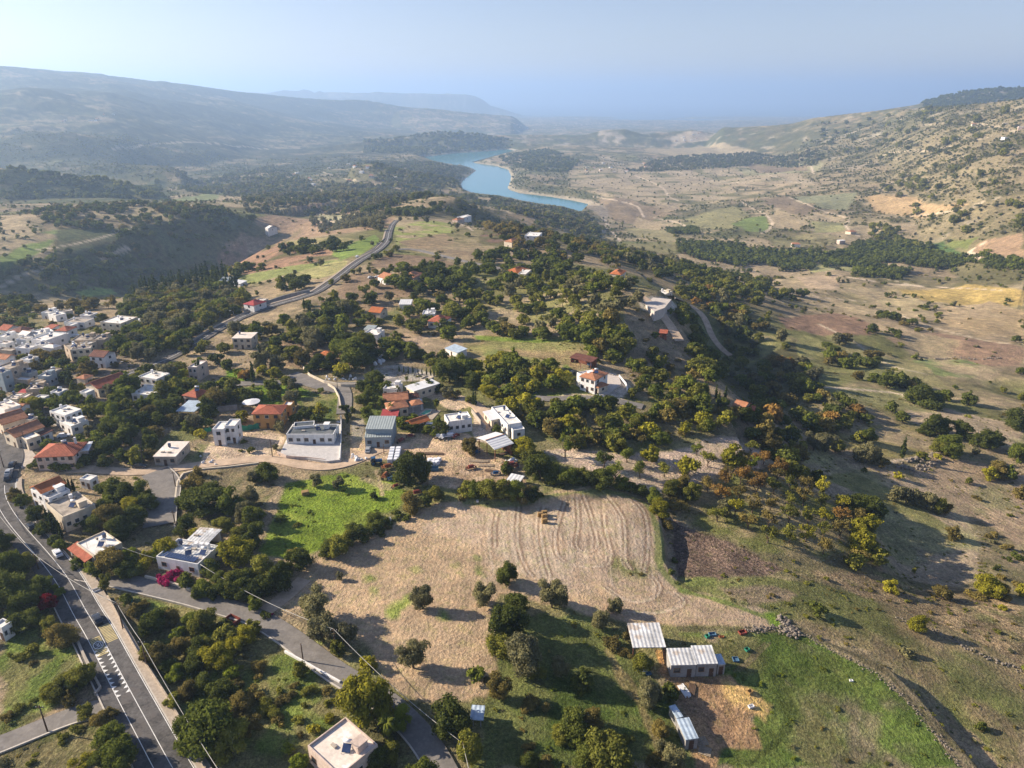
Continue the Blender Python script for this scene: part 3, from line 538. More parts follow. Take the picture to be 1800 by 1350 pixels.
# ------------------------------------------------------------------ builders
class MB:
    def __init__(s): s.v = []; s.f = []; s.m = []; s.cur = 0
    def quad(s, a, b, c, d): n = len(s.v); s.v += [tuple(a), tuple(b), tuple(c), tuple(d)]; s.f.append((n, n + 1, n + 2, n + 3)); s.m.append(s.cur)
    def tri(s, a, b, c): n = len(s.v); s.v += [tuple(a), tuple(b), tuple(c)]; s.f.append((n, n + 1, n + 2)); s.m.append(s.cur)
    def box(s, x0, x1, y0, y1, z0, z1, M=None):
        p = [(x, y, z) for z in (z0, z1) for y in (y0, y1) for x in (x0, x1)]
        if M is not None: p = [tuple(M @ Vector(q)) for q in p]
        n = len(s.v); s.v += p
        for f in ((0, 2, 3, 1), (4, 5, 7, 6), (0, 1, 5, 4), (2, 6, 7, 3), (0, 4, 6, 2), (1, 3, 7, 5)): s.f.append(tuple(n + i for i in f)); s.m.append(s.cur)
    def tube(s, pts, r, k=6, cap=True):
        pts = [Vector(p) for p in pts]; rr = r if isinstance(r, (list, tuple)) else [r] * len(pts); n0 = len(s.v)
        for i, p in enumerate(pts):
            d = (pts[min(i + 1, len(pts) - 1)] - pts[max(i - 1, 0)]).normalized(); a = d.orthogonal().normalized() if abs(d.z) < .99 else Vector((1, 0, 0)); b = d.cross(a).normalized(); a = b.cross(d)
            for j in range(k): t = 2 * math.pi * j / k; s.v.append(tuple(p + (a * math.cos(t) + b * math.sin(t)) * rr[i]))
        for i in range(len(pts) - 1):
            for j in range(k): q = n0 + i * k; s.f.append((q + j, q + (j + 1) % k, q + k + (j + 1) % k, q + k + j)); s.m.append(s.cur)
        if cap: s.f.append(tuple(n0 + j for j in range(k))[::-1]); s.m.append(s.cur); s.f.append(tuple(n0 + (len(pts) - 1) * k + j for j in range(k))); s.m.append(s.cur)
    def ball(s, c, r, seg=8, rings=5, sq=(1, 1, 1), jit=0):
        n0 = len(s.v); c = Vector(c)
        for i in range(rings + 1):
            th = math.pi * i / rings
            for j in range(seg):
                ph = 2 * math.pi * j / seg; q = r * (1 + random.uniform(-jit, jit)); s.v.append((c.x + q * math.sin(th) * math.cos(ph) * sq[0], c.y + q * math.sin(th) * math.sin(ph) * sq[1], c.z + q * math.cos(th) * sq[2]))
        for i in range(rings):
            for j in range(seg): a = n0 + i * seg; s.f.append((a + j, a + (j + 1) % seg, a + seg + (j + 1) % seg, a + seg + j)); s.m.append(s.cur)
    def build(s, name, mats, parent=None, link=True, smooth=False):
        me = bpy.data.meshes.new(name); me.from_pydata(s.v, [], s.f)
        for m in (mats if isinstance(mats, (list, tuple)) else [mats]): me.materials.append(m)
        if any(s.m): me.polygons.foreach_set("material_index", s.m)
        if smooth: me.polygons.foreach_set("use_smooth", [True] * len(s.f))
        me.update(); o = bpy.data.objects.new(name, me)
        if link: COL.objects.link(o)
        if parent is not None: o.parent = parent
        return o
def tag(o, label=None, cat=None, group=None, kind=None):
    if label: o["label"] = label
    if cat: o["category"] = cat
    if group: o["group"] = group
    if kind: o["kind"] = kind
    return o
def empty(name, loc, rz=0):
    o = bpy.data.objects.new(name, None); COL.objects.link(o); o.location = loc; o.rotation_euler = (0, 0, rz); o.empty_display_size = .5; return o
_mc = {}
def flat(name, col, rough=.85, spec=.2, var=.25, scale=.6, metal=0., bump=0., stripe=None, spots=None):
    """plain weathered surface; stripe=(spacing, depth) gives tile or corrugation rows along local x"""
    if name in _mc: return _mc[name]
    m, nt, b = newmat(name); tc = N(nt, "ShaderNodeTexCoord").outputs["Object"]
    n1 = noise_(nt, tc, scale, 5, .65); n2 = noise_(nt, tc, scale * 6, 4, .6)
    f = math_(nt, 'ADD', math_(nt, 'MULTIPLY', n1.outputs[0], .65), math_(nt, 'MULTIPLY', n2.outputs[0], .35))
    lo = tuple(c * (1 - var * 1.6) for c in col); hi = tuple(min(1, c * (1 + var)) for c in col)
    c = mixc(nt, ramp_(nt, f, .35, .65), lo, hi)
    if 'render' in name or 'block' in name or 'concrete' == name[-8:]:
        mp = N(nt, 'ShaderNodeMapping'); nt.links.new(tc, mp.inputs[0]); mp.inputs['Scale'].default_value = (1, 1, .12); c = mixc(nt, math_(nt, 'MULTIPLY', ramp_(nt, noise_(nt, mp.outputs[0], 1.4, 4, .6).outputs[0], .5, .72), .45), c, tuple(q * .55 for q in col))
    if spots: c = mixc(nt, ramp_(nt, noise_(nt, tc, scale * .8, 3, .7).outputs[0], .56, .62), c, spots)
    if stripe:
        sp, dep = stripe; sx = N(nt, "ShaderNodeSeparateXYZ"); nt.links.new(tc, sx.inputs[0])
        w = math_(nt, 'SINE', math_(nt, 'MULTIPLY', sx.outputs[0], 6.2832 / sp)); w01 = math_(nt, 'MULTIPLY_ADD', w, .5, .5)
        c = mixc(nt, math_(nt, 'MULTIPLY', w01, dep), c, tuple(q * .35 for q in col))
        bp = N(nt, "ShaderNodeBump"); bp.inputs["Distance"].default_value = .03; nt.links.new(w, bp.inputs["Height"]); nt.links.new(bp.outputs[0], b.inputs["Normal"])
    nt.links.new(c, b.inputs["Base Color"]); b.inputs["Roughness"].default_value = rough; b.inputs["Specular IOR Level"].default_value = spec; b.inputs["Metallic"].default_value = metal
    _mc[name] = m; return m
WALLS = dict(white=flat("white_render", (.74, .73, .71), var=.1), cream=flat("cream_render", (.62, .54, .42), var=.15), tan=flat("tan_stone", (.44, .36, .27), var=.25, scale=1.2), orange=flat("orange_render", (.50, .27, .09), var=.12),
    grey=flat("grey_block", (.30, .29, .28), var=.2), pink=flat("pink_render", (.56, .45, .38), var=.15), rust=flat("rusty_sheet", (.22, .09, .06), var=.35), concrete=flat("raw_concrete", (.42, .37, .31), var=.25), bluegrey=flat("bluegrey_sheet", (.30, .35, .38), var=.12))
ROOFS = dict(white=flat("white_roof", (.74, .72, .68), var=.16, scale=.35, spots=(.58, .55, .50)), conc=flat("concrete_roof", (.40, .35, .29), var=.3, scale=.3, spots=(.22, .19, .16)), dark=flat("dark_membrane", (.10, .115, .125), var=.25, scale=.3, spots=(.15, .16, .17)),
    red=flat("red_tiles", (.42, .13, .075), var=.3, scale=.8, stripe=(.45, .5)), terra=flat("terracotta_tiles", (.48, .22, .12), var=.3, scale=.8, stripe=(.45, .5)), orange=flat("orange_tiles", (.50, .165, .06), var=.2, stripe=(.45, .4)), crimson=flat("crimson_tiles", (.40, .07, .07), var=.2, stripe=(.45, .4)),
    oldred=flat("old_red_sheet", (.17, .07, .05), var=.35, stripe=(.9, .4)), metal=flat("galvanised_sheet", (.60, .61, .61), rough=.45, var=.28, scale=.25, stripe=(.9, .16), spots=(.46, .40, .34)), pale=flat("pale_sheet", (.62, .63, .64), rough=.5, var=.1, stripe=(1.2, .08)),
    slate=flat("grey_sheet", (.30, .34, .34), rough=.5, var=.1, stripe=(.9, .09)), blue=flat("blue_sheet", (.40, .49, .58), rough=.5, var=.2, stripe=(.9, .09)), peach=flat("peach_screed", (.70, .62, .54), var=.15, scale=.3, spots=(.72, .70, .68)))  # blue: pale sheet with the blue cast of shade mixed into its colour
GLASS = flat("window_glass", (.03, .04, .05), rough=.15, spec=.6, var=.1); FRAMEM = flat("window_frame", (.55, .53, .5), var=.05); DOORM = flat("door_wood", (.10, .06, .04), var=.2); TANK = flat("white_tank", (.72, .72, .72), rough=.4, var=.08)
PANEL = flat("solar_glass", (.03, .05, .12), rough=.2, spec=.6, var=.2); SHUT = flat("shutter", (.25, .14, .08)); STEEL = flat("steel", (.35, .35, .35), rough=.4, metal=.6)
ASPH = flat("asphalt", (.105, .10, .097), var=.38, scale=.4, rough=.95, spots=(.115, .105, .10)); ASPH_OLD = flat("worn_asphalt", (.20, .185, .17), var=.2, scale=.3, rough=.95, spots=(.16, .15, .14)); PAVE = flat("pale_paving", (.40, .335, .265), var=.18, scale=1.5, rough=.95); KERB = flat("kerb_stone", (.50, .46, .40), var=.15)
WHITEP = flat("road_white", (.72, .72, .70), var=.12); YEL = flat("road_yellow", (.52, .43, .20), var=.2); ROCKM = flat("field_stone", (.24, .205, .165), var=.4, scale=2.); TRACK = flat("packed_dirt", (.50, .38, .27), var=.2, scale=.3, rough=1.)
OCC = []          # footprints kept clear of trees: (x, y, radius)
def onplane(px, py, z): az, s = polar(px, py); r = (z - CAMZ) / float(s); return Vector((r * math.sin(az), r * math.cos(az), z))
def rect(A, B, C, h, zg=None):
    """ground rectangle whose top corners, h above the ground, are seen at the photo points A, B, C"""
    if zg is None:
        cx, cy = (A[0] + C[0]) / 2, (A[1] + C[1]) / 2; zg = at(cx, cy).z
        for _ in range(6): q = onplane(cx, cy, zg + h); zg = .5 * zg + .5 * float(hz(q.x, q.y))
    a, b, c = (onplane(*p, zg + h) for p in (A, B, C)); ux = (b - a); w = ux.length; ux /= w; uy = Vector((-ux.y, ux.x, 0)); d = (c - b).dot(uy)
    zb = min(float(hz(*(a + ux * i * w + uy * j * d)[:2])) for i in (0, 1) for j in (0, 1))
    return Vector((a.x, a.y, zg)), math.atan2(ux.y, ux.x), w, d, zb - zg
def window(par, x, z, w, h, face, W_, D_, shutter=False):
    mb = MB(); t = .06
    M = {'f': Matrix.Translation((x, -.0, z)), 'r': Matrix.Translation((W_, x, z)) @ Matrix.Rotation(R(90), 4, 'Z'), 'l': Matrix.Translation((0, D_ - x, z)) @ Matrix.Rotation(R(-90), 4, 'Z')}[face]
    mb.box(-w / 2 - .1, w / 2 + .1, -t - .03, .02, -.1, 0, M); mb.box(-w / 2 - .1, -w / 2, -t, .02, 0, h, M); mb.box(w / 2, w / 2 + .1, -t, .02, 0, h, M); mb.box(-w / 2 - .1, w / 2 + .1, -t, .02, h, h + .1, M)
    fr = mb.build('window', SHUT if shutter else FRAMEM, par)
    p = MB(); p.box(-w / 2, w / 2, -.03, .015, 0, h, M); p.build('pane', GLASS, fr); return fr
def heater(par, x, y, z, rz=.6):
    h = empty('water_heater', (x, y, z), rz); h.parent = par
    mb = MB(); mb.tube([(-.75, .3, 1.45), (.75, .3, 1.45)], .33, 10); mb.build('tank', TANK, h, smooth=True)
    mb = MB(); mb.quad((-.8, -1.2, .25), (.8, -1.2, .25), (.8, .1, 1.0), (-.8, .1, 1.0)); mb.quad((-.8, -1.2, .2), (-.8, .1, .95), (.8, .1, .95), (.8, -1.2, .2)); mb.build('panel', PANEL, h)
    for a in (-.8, .8):
        for y_, z_ in ((.3, 1.15), (-1.4, .3)): mb = MB(); mb.tube([(a, y_, 0), (a, y_, z_)], .05, 4); mb.build('support', STEEL, h)
def house(label, A, B, C, h, roof='flat', wall='white', rm='white', wf=3, wr=2, wl=0, fl=1, heat=0, chim=0, name='house', cat='house', par=None, door=True, ax='x', pit=.42, over=.45, openf=False, rh=0, group=None, zg=None):
    loc, rz, w, d, dz = rect(A, B, C, h, zg); root = empty(name, loc, rz); tag(root, label, cat, group)
    OCC.append((loc.x + (math.cos(rz) * w - math.sin(rz) * d) / 2, loc.y + (math.sin(rz) * w + math.cos(rz) * d) / 2, math.hypot(w, d) / 2 + 1.)); OCC_R.append((loc.x, loc.y, rz, w, d))
    dz -= .5; mb = MB(); pr = .4 if roof == 'flat' else 0
    if openf:                                                       # open-sided shed: posts and beams
        n = max(2, int(w / 4) + 1)
        for i in range(n):
            for y in (.15, d - .35): x = .15 + (w - .3) * i / (n - 1); mb = MB(); mb.box(x - .1, x + .1, y - .1, y + .1, dz, h); mb.build('post', WALLS[wall], root)
        mb = MB(); mb.box(0, w, d - .1, d + .02, dz, h); wo = mb.build('wall', WALLS[wall], root)
    else:
        T = .22
        mb.box(0, w, 0, T, dz, h + pr); mb.box(0, w, d - T, d, dz, h + pr); mb.box(0, T, T, d - T, dz, h + pr); mb.box(w - T, w, T, d - T, dz, h + pr)
        if roof in ('gable', 'shed') and ax == 'x' and roof == 'gable':
            for x in (0, w): mb.tri((x, 0, h), (x, d, h), (x, d / 2, h + d / 2 * pit)); mb.tri((x, 0, h), (x, d / 2, h + d / 2 * pit), (x, d, h))
        elif roof == 'gable':
            for y in (0, d): mb.tri((0, y, h), (w, y, h), (w / 2, y, h + w / 2 * pit)); mb.tri((0, y, h), (w / 2, y, h + w / 2 * pit), (w, y, h))
        wo = mb.build('wall', WALLS[wall], root)
    r = MB(); o = over; e = .18
    def slab(P):
        up = [Vector(p) for p in P]; dn = [p - Vector((0, 0, e)) for p in up]; n = len(up); k = len(r.v)
        r.v += [tuple(p) for p in up + dn]; r.f.append(tuple(range(k, k + n))); r.m.append(0); r.f.append(tuple(range(k + 2 * n - 1, k + n - 1, -1))); r.m.append(0)
        for i in range(n): j = (i + 1) % n; r.f.append((k + i, k + n + i, k + n + j, k + j)); r.m.append(0)
    if roof == 'flat': r.box(.2, w - .2, .2, d - .2, h - .3, h)
    elif roof == 'slab': r.box(-o, w + o, -o, d + o, h, h + .22)
    elif roof == 'shed': slab([(-o, -o, h + .05), (w + o, -o, h + .05), (w + o, d + o, h + .05 + (rh or d * .12)), (-o, d + o, h + .05 + (rh or d * .12))])
    elif roof == 'gable' and ax == 'x': z1 = h + d / 2 * pit + .16; z0 = h - o * pit + .16; slab([(-o, -o, z0), (w + o, -o, z0), (w + o, d / 2, z1), (-o, d / 2, z1)]); slab([(-o, d / 2, z1), (w + o, d / 2, z1), (w + o, d + o, z0), (-o, d + o, z0)])
    elif roof == 'gable': z1 = h + w / 2 * pit + .16; z0 = h - o * pit + .16; slab([(-o, -o, z0), (w / 2, -o, z1), (w / 2, d + o, z1), (-o, d + o, z0)]); slab([(w / 2, -o, z1), (w + o, -o, z0), (w + o, d + o, z0), (w / 2, d + o, z1)])
    elif roof == 'hip':
        z0 = h - o * pit + .16
        if w >= d: q = d / 2; z1 = h + q * pit + .16; a, b = (q, q), (w - q, q)
        else: q = w / 2; z1 = h + q * pit + .16; a, b = (q, q), (q, d - q)
        c0, c1, c2, c3 = (-o, -o, z0), (w + o, -o, z0), (w + o, d + o, z0), (-o, d + o, z0); a = (*a, z1); b = (*b, z1)
        if w >= d: slab([c0, c1, b, a]); slab([c1, c2, b]); slab([c2, c3, a, b]); slab([c3, c0, a])
        else: slab([c0, c1, a]); slab([c1, c2, b, a]); slab([c2, c3, b]); slab([c3, c0, a, b])
    ro = r.build('roof', ROOFS[rm], root)
    if roof in ('gable', 'hip') and w > 4: 
        c_ = MB(); z1 = h + min(w, d) / 2 * pit + .2 if roof == 'hip' else (h + (d if ax == 'x' else w) / 2 * pit + .2)
        if (roof == 'gable' and ax == 'x'): c_.box(-o, w + o, d / 2 - .14, d / 2 + .14, z1 - .04, z1 + .12)
        elif roof == 'gable': c_.box(w / 2 - .14, w / 2 + .14, -o, d + o, z1 - .04, z1 + .12)
        elif w >= d: c_.box(d / 2, w - d / 2, d / 2 - .14, d / 2 + .14, z1 - .04, z1 + .12)
        else: c_.box(w / 2 - .14, w / 2 + .14, w / 2, d - w / 2, z1 - .04, z1 + .12)
        c_.build('ridge_cap', ROOFS['terra'], ro)
    if not openf:
        hf = h / fl
        for k in range(fl):
            zz = k * hf + hf * .38
            for i in range(wf):
                if door and k == 0 and i == wf // 2: continue
                window(root, w * (i + .5) / wf, zz, min(1.3, w / wf * .5), 1.15, 'f', w, d, i % 2 == 0)
            for i in range(wr): window(root, d * (i + .5) / wr, zz, min(1.2, d / wr * .5), 1.15, 'r', w, d)
            for i in range(wl): window(root, d * (i + .5) / wl, zz, min(1.2, d / wl * .5), 1.15, 'l', w, d)
        if door:
            x = w * (wf // 2 + .5) / max(wf, 1); m = MB(); m.box(x - .5, x + .5, -.05, .02, dz, min(2.15, h - .3)); dd = m.build('door', DOORM, root); m = MB(); m.box(x + .3, x + .4, -.1, -.05, .95, 1.05); m.build('handle', STEEL, dd)
    if roof in ('flat', 'slab') and w > 5 and d > 4:
        rr_ = random.Random(int(abs(A[0]) * 31 + A[1] * 17)); u0 = rr_.random()
        if u0 < .45: m = MB(); x, y = w * .78, d * .72; m.box(x - .9, x + .9, y - 1.1, y + 1.1, h, h + 1.7); m.box(x - 1.05, x + 1.05, y - 1.25, y + 1.25, h + 1.7, h + 1.85); m.build('stair_box', WALLS[wall], root)
        if rr_.random() < .6: m = MB(); x, y = w * rr_.uniform(.15, .4), d * rr_.uniform(.55, .8); m.tube([(x, y, h + .6), (x, y, h + 1.7)], .5, 10); m.tube([(x, y, h), (x, y, h + .6)], .3, 4); m.build('roof_tank', TANK if rr_.random() < .6 else PANEL, root)
        if rr_.random() < .7: m = MB(); x, y = w * rr_.uniform(.1, .9), d * rr_.uniform(.1, .9); m.tube([(x, y, h), (x, y, h + 2.4)], .035, 4); m.tube([(x - .5, y, h + 2.1), (x + .5, y, h + 2.1)], .025, 4); m.tube([(x - .35, y, h + 2.35), (x + .35, y, h + 2.35)], .025, 4); m.build('antenna', STEEL, root)
        for _ in range(2): m = MB(); x, y = w * rr_.uniform(.15, .85), d * rr_.uniform(.15, .85); a_ = rr_.uniform(.25, .7); m.box(x - a_, x + a_, y - .3, y + .3, h, h + rr_.uniform(.25, .7)); m.build('roof_vent', WALLS['concrete'], root)
    if heat: heater(root, w * .6, d * .55, h if roof in ('flat', 'slab') else h + min(w, d) * .25 * pit + .3)
    if heat > 1: heater(root, w * .25, d * .6, h if roof in ('flat', 'slab') else h + min(w, d) * .25 * pit + .3, .2)
    if chim: m = MB(); m.box(w * .8, w * .8 + .6, d * .7, d * .7 + .6, h - .2, h + min(w, d) * .5 * pit + 1.2); m.build('chimney', WALLS['white'], ro)
    return root
OCC_R = []
# ------------------------------------------------------------------ roads
class Road:
    def __init__(s, px, wl, wr, step=1.5, lift=.1, world=False):
        P_ = curve(px, 8); W_ = [Vector((*p, 0)) if world else at(*p) for p in P_]; pts = []
        for p in W_: p = Vector((p.x, p.y, 0)); pts.append(p)
        cum = [0]
        for a, b in zip(pts[:-1], pts[1:]): cum.append(cum[-1] + (b - a).length)
        s.L = cum[-1]; n_ = max(4, int(s.L / step)); ss = np.linspace(0, s.L, n_ + 1); xs = np.interp(ss, cum, [p.x for p in pts]); ys = np.interp(ss, cum, [p.y for p in pts])
        k = 7; ker_ = np.ones(k) / k; xs = np.convolve(np.pad(xs, k // 2, 'reflect', reflect_type='odd'), ker_, 'valid'); ys = np.convolve(np.pad(ys, k // 2, 'reflect', reflect_type='odd'), ker_, 'valid')
        s.s = ss; s.x, s.y = xs, ys; dx, dy = np.gradient(xs), np.gradient(ys); l = np.hypot(dx, dy); s.nx, s.ny = dy / l, -dx / l; s.wl, s.wr = wl, wr        # normal points to the right of travel
        T = np.linspace(-wl, wr, 5); Zs = np.stack([hz(xs + s.nx * t, ys + s.ny * t) for t in T]); s.z = Zs.max(0) + lift + np.hypot(xs, ys) * .00025
        s.z = np.convolve(np.pad(s.z, 2, 'edge'), np.ones(5) / 5, 'valid'); s.z = np.maximum(s.z, Zs.max(0) + .05)
        for x, y in zip(xs[::3], ys[::3]): ROADP.append((x, y, max(wl, wr)))
    def pt(s, d, t, dz=0): return Vector((float(np.interp(d, s.s, s.x) + np.interp(d, s.s, s.nx) * t), float(np.interp(d, s.s, s.y) + np.interp(d, s.s, s.ny) * t), float(np.interp(d, s.s, s.z)) + dz))
    def strip(s, mb, t0, t1, d0=0, d1=None, dz=0., thick=0., skirt=.5):
        d1 = s.L if d1 is None else d1; st = [d0] + [q for q in s.s if d0 < q < d1] + [d1]; n0 = len(mb.v)
        for q in st: mb.v += [tuple(s.pt(q, t0, dz)), tuple(s.pt(q, t1, dz)), tuple(s.pt(q, t0, dz - skirt - thick)), tuple(s.pt(q, t1, dz - skirt - thick))]
        for i in range(len(st) - 1):
            a = n0 + 4 * i; mb.f.append((a, a + 1, a + 5, a + 4)); mb.m.append(mb.cur)
            if thick or skirt > .3: mb.f.append((a + 2, a, a + 4, a + 6)); mb.m.append(mb.cur); mb.f.append((a + 1, a + 3, a + 7, a + 5)); mb.m.append(mb.cur)
ROADP = []
def road(name, px, w, mat, lift=.1, edge=0, kerb=None, step=1.5):
    r = Road(px, w / 2, w / 2, step, lift); mb = MB(); r.strip(mb, -w / 2, w / 2); o = mb.build(name, mat); o["kind"] = "structure"
    if kerb:
        for sd in kerb:
            k = MB(); t = w / 2 * sd; r.strip(k, min(t, t + .3 * sd), max(t, t + .3 * sd), dz=.12, thick=.1); q = k.build('kerb', KERB); q["kind"] = "structure"
    return r
main = Road([(345,1420),(303,1350),(268,1286),(234,1224),(203,1166),(174,1111),(150,1072),(121,1019),(86,974),(50,934),(22,898),(8,866),(12,836),(24,808),(18,785),(0,765),(-40,745)], 5.2, 3.0)
mb = MB(); main.strip(mb, -5.2, 3.0); tag(mb.build('main_road', ASPH), kind='structure')
mb = MB(); main.strip(mb, 3.0, 3.25, 0, 150, .13, .1); main.strip(mb, -5.45, -5.2, 0, 75, .13, .1); tag(mb.build('kerb', KERB), kind='structure')
mb = MB(); main.strip(mb, 3.25, 5.2, 0, 88, .12, .2); tag(mb.build('pavement', PAVE), kind='structure')
mb = MB(); main.strip(mb, 3.25, 4.5, 103, 150, .12, .2); tag(mb.build('pavement', PAVE), kind='structure')
mb = MB()
for t in (-2.55, 2.8): main.strip(mb, t - .065, t + .065, 0, main.L * .70, .012, 0, 0)
main.strip(mb, -.065, .065, 0, main.L * .70, .012, 0, 0)
def mdist(px, py):
    p = at(px, py); return float(main.s[np.argmin(np.hypot(main.x - p.x, main.y - p.y))])
d0, d1 = mdist(225, 1218), mdist(188, 1143)
for k in range(12):
    d = d0 + (d1 - d0) * k / 11
    for t, sg in ((-2.45, 1), (-.1, -1)): a, b, c = main.pt(d, t, .014), main.pt(d + .9, t, .014), main.pt(d + .2, t + .75 * sg, .014); mb.tri(a, b, c) if sg < 0 else mb.tri(a, c, b)
marks = mb.build('road_markings', WHITEP); marks["kind"] = "structure"
mb = MB(); e0, e1 = mdist(196, 1130), mdist(180, 1100)
for k in range(13):
    d = e0 + (e1 - e0) * (k + .5) / 13; L_ = (e1 - e0) / 13
    main.strip(mb, .35, 2.6, d - L_ * .27, d + L_ * .27, .014, 0, 0)
    d = d - 3.4; main.strip(mb, -2.35, -.25, d - L_ * .27, d + L_ * .27, .014, 0, 0)
o = mb.build('road_markings', YEL); o["kind"] = "structure"
dn = (e0 + e1) / 2 - 3.0; cc = main.pt(dn, -1.3, .03); fw = (main.pt(dn + .5, -1.3) - main.pt(dn - .5, -1.3)).normalized(); rt = Vector((fw.y, -fw.x, 0)).normalized()
mb = MB(); mb.f.append(tuple(range(24))); mb.m.append(0); mb.v += [tuple(cc + rt * math.cos(a * math.pi / 12) * 1.0 + fw * math.sin(a * math.pi / 12) * 1.5 + Vector((0, 0, .004))) for a in range(24)]
tag(mb.build('road_markings', ASPH), kind='structure')
mb = MB()
for a in range(24):
    f_ = lambda q, r_: cc + rt * math.cos(q * math.pi / 12) * r_ * 1.0 + fw * math.sin(q * math.pi / 12) * r_ * 1.5 + Vector((0, 0, .010)); mb.quad(f_(a, .86), f_(a, 1.0), f_(a + 1, 1.0), f_(a + 1, .86))
def seg(x0, y0, x1, y1, wd=.1):
    a = cc + rt * x0 + fw * y0 + Vector((0, 0, .011)); b = cc + rt * x1 + fw * y1 + Vector((0, 0, .011)); n_ = (b - a).cross(Vector((0, 0, 1))).normalized() * wd; mb.quad(a - n_, a + n_, b + n_, b - n_)
for s_ in (((-.5, .7), (-.12, .7)), ((-.12, .7), (-.12, -.7)), ((-.5, 0), (-.12, 0)), ((-.5, -.7), (-.12, -.7)), ((.12, .7), (.52, .7)), ((.12, -.7), (.52, -.7)), ((.12, .7), (.12, -.7)), ((.52, .7), (.52, -.7))): seg(*s_[0], *s_[1], .065)
tag(mb.build('road_markings', WHITEP), kind='structure')
# speed-plate frame of other roads
side = road('side_road', [(146,1008),(175,1014),(201,1018),(252,1030),(302,1042),(353,1055),(403,1070),(440,1080),(465,1092),(513,1123),(556,1156),(600,1188),(640,1210),(677,1232),(714,1266),(742,1296),(765,1330),(785,1370)], 5.4, ASPH_OLD, kerb=(1,))
road('side_road', [(208,1236),(164,1246),(126,1258),(76,1277),(30,1297),(-20,1316)], 4.6, ASPH_OLD, kerb=(-1,), lift=.06)
road('village_lane', [(118,826),(160,824),(200,829),(240,830),(275,828),(310,824),(345,818),(400,813),(470,806),(520,816),(560,822),(600,818),(640,804),(670,788),(720,784)], 4.6, TRACK)
road('village_lane', [(272,830),(290,848),(290,872),(283,895),(280,925)], 8.5, ASPH_OLD, lift=.16, kerb=(-1,))
road('village_lane', [(395,676),(425,675),(470,673),(526,673),(577,676),(620,676),(665,672),(700,668)], 4.8, ASPH_OLD)
road('village_lane', [(508,660),(535,668),(570,678),(600,684)], 9, ASPH_OLD, lift=.16)
road('village_lane', [(598,676),(606,691),(606,711),(604,728)], 5.6, ASPH_OLD, lift=.2)
up = road('upper_road', [(190,672),(235,655),(268,644),(305,628),(350,601),(400,571),(450,549),(500,532),(545,521),(590,492),(630,461),(665,440),(680,425),(684,410),(690,395),(697,388)], 5.6, ASPH, step=4, lift=.3)
mb = MB(); up.strip(mb, -4.6, -3.3, 60, up.L * .8, .15, .2); tag(mb.build('pavement', PAVE), kind='structure')
mb = MB(); up.strip(mb, -.1, .1, 0, up.L, .03, 0, 0); tag(mb.build('road_markings', WHITEP), kind='structure')
road('branch_road', [(680,441),(720,438),(770,449),(820,461),(870,471),(905,478)], 5, ASPH_OLD, step=4, lift=.3)
road('hill_track', [(1178,524),(1212,535),(1236,556),(1248,586),(1262,608),(1285,626)], 4.5, TRACK, step=3, lift=.2)
road('hill_track', [(1128,522),(1145,536),(1165,556),(1185,585),(1195,605)], 5, TRACK, step=3, lift=.2)
road('village_lane', [(940,700),(985,703),(1010,700),(1045,701),(1090,706),(1130,716)], 5, ASPH_OLD, step=2, lift=.15)
road('dirt_drive', [(455,1082),(485,1062),(510,1042),(535,1018)], 4, TRACK, lift=.05)
road('dirt_track', [(870,768),(862,745),(848,722),(830,708),(800,698),(760,688)], 5, TRACK, lift=.05)
def slab_px(name, px, mat, z=.08, thick=.4, label=None):
    z0 = sorted(at(*p).z for p in px)[len(px) // 2]; P_ = [onplane(*p, z0) for p in px]; P_ = [Vector((p.x, p.y, float(hz(p.x, p.y)))) for p in P_]; zt = max(z0, sorted(p.z for p in P_)[-2]) + z; mb = MB(); n_ = len(P_)
    mb.v = [(p.x, p.y, zt) for p in P_] + [(p.x, p.y, min(q.z for q in P_) - thick) for p in P_]; mb.f = [tuple(range(n_))[::-1] if (P_[1] - P_[0]).cross(P_[2] - P_[1]).z < 0 else tuple(range(n_))] + [(i, i + n_, (i + 1) % n_ + n_, (i + 1) % n_) for i in range(n_)]; mb.m = [0] * len(mb.f)
    o = mb.build(name, mat); o["kind"] = "structure"; return o
def wall_line(label, px, h=1.2, t=.3, mat=None, name='boundary_wall', cat='wall', cap=True, closed=False):
    P_ = [at(*p) for p in px]; 
    if closed: P_.append(P_[0])
    mb = MB(); 
    for a, b in zip(P_[:-1], P_[1:]):
        d = Vector((b.x - a.x, b.y - a.y, 0)); L_ = d.length; n_ = max(1, int(L_ / 3)); u = d / L_; v = Vector((-u.y, u.x, 0)) * t / 2
        for i in range(n_):
            p, q = a + d * i / n_, a + d * (i + 1) / n_ + u * .01; zp, zq = float(hz(p.x, p.y)), float(hz(q.x, q.y)); k = len(mb.v)
            for (c_, z_) in ((p, zp), (q, zq)): mb.v += [(c_.x + v.x, c_.y + v.y, z_ - .5), (c_.x - v.x, c_.y - v.y, z_ - .5), (c_.x - v.x, c_.y - v.y, z_ + h), (c_.x + v.x, c_.y + v.y, z_ + h)]
            for f in ((k + 1, k + 5, k + 6, k + 2), (k + 4, k, k + 3, k + 7), (k + 2, k + 6, k + 7, k + 3), (k, k + 1, k + 2, k + 3), (k + 5, k + 4, k + 7, k + 6)): mb.f.append(f); mb.m.append(0)
    o = mb.build(name, mat or WALLS['tan']); tag(o, label, cat); return o

# ------------------------------------------------------------------ buildings
H = house
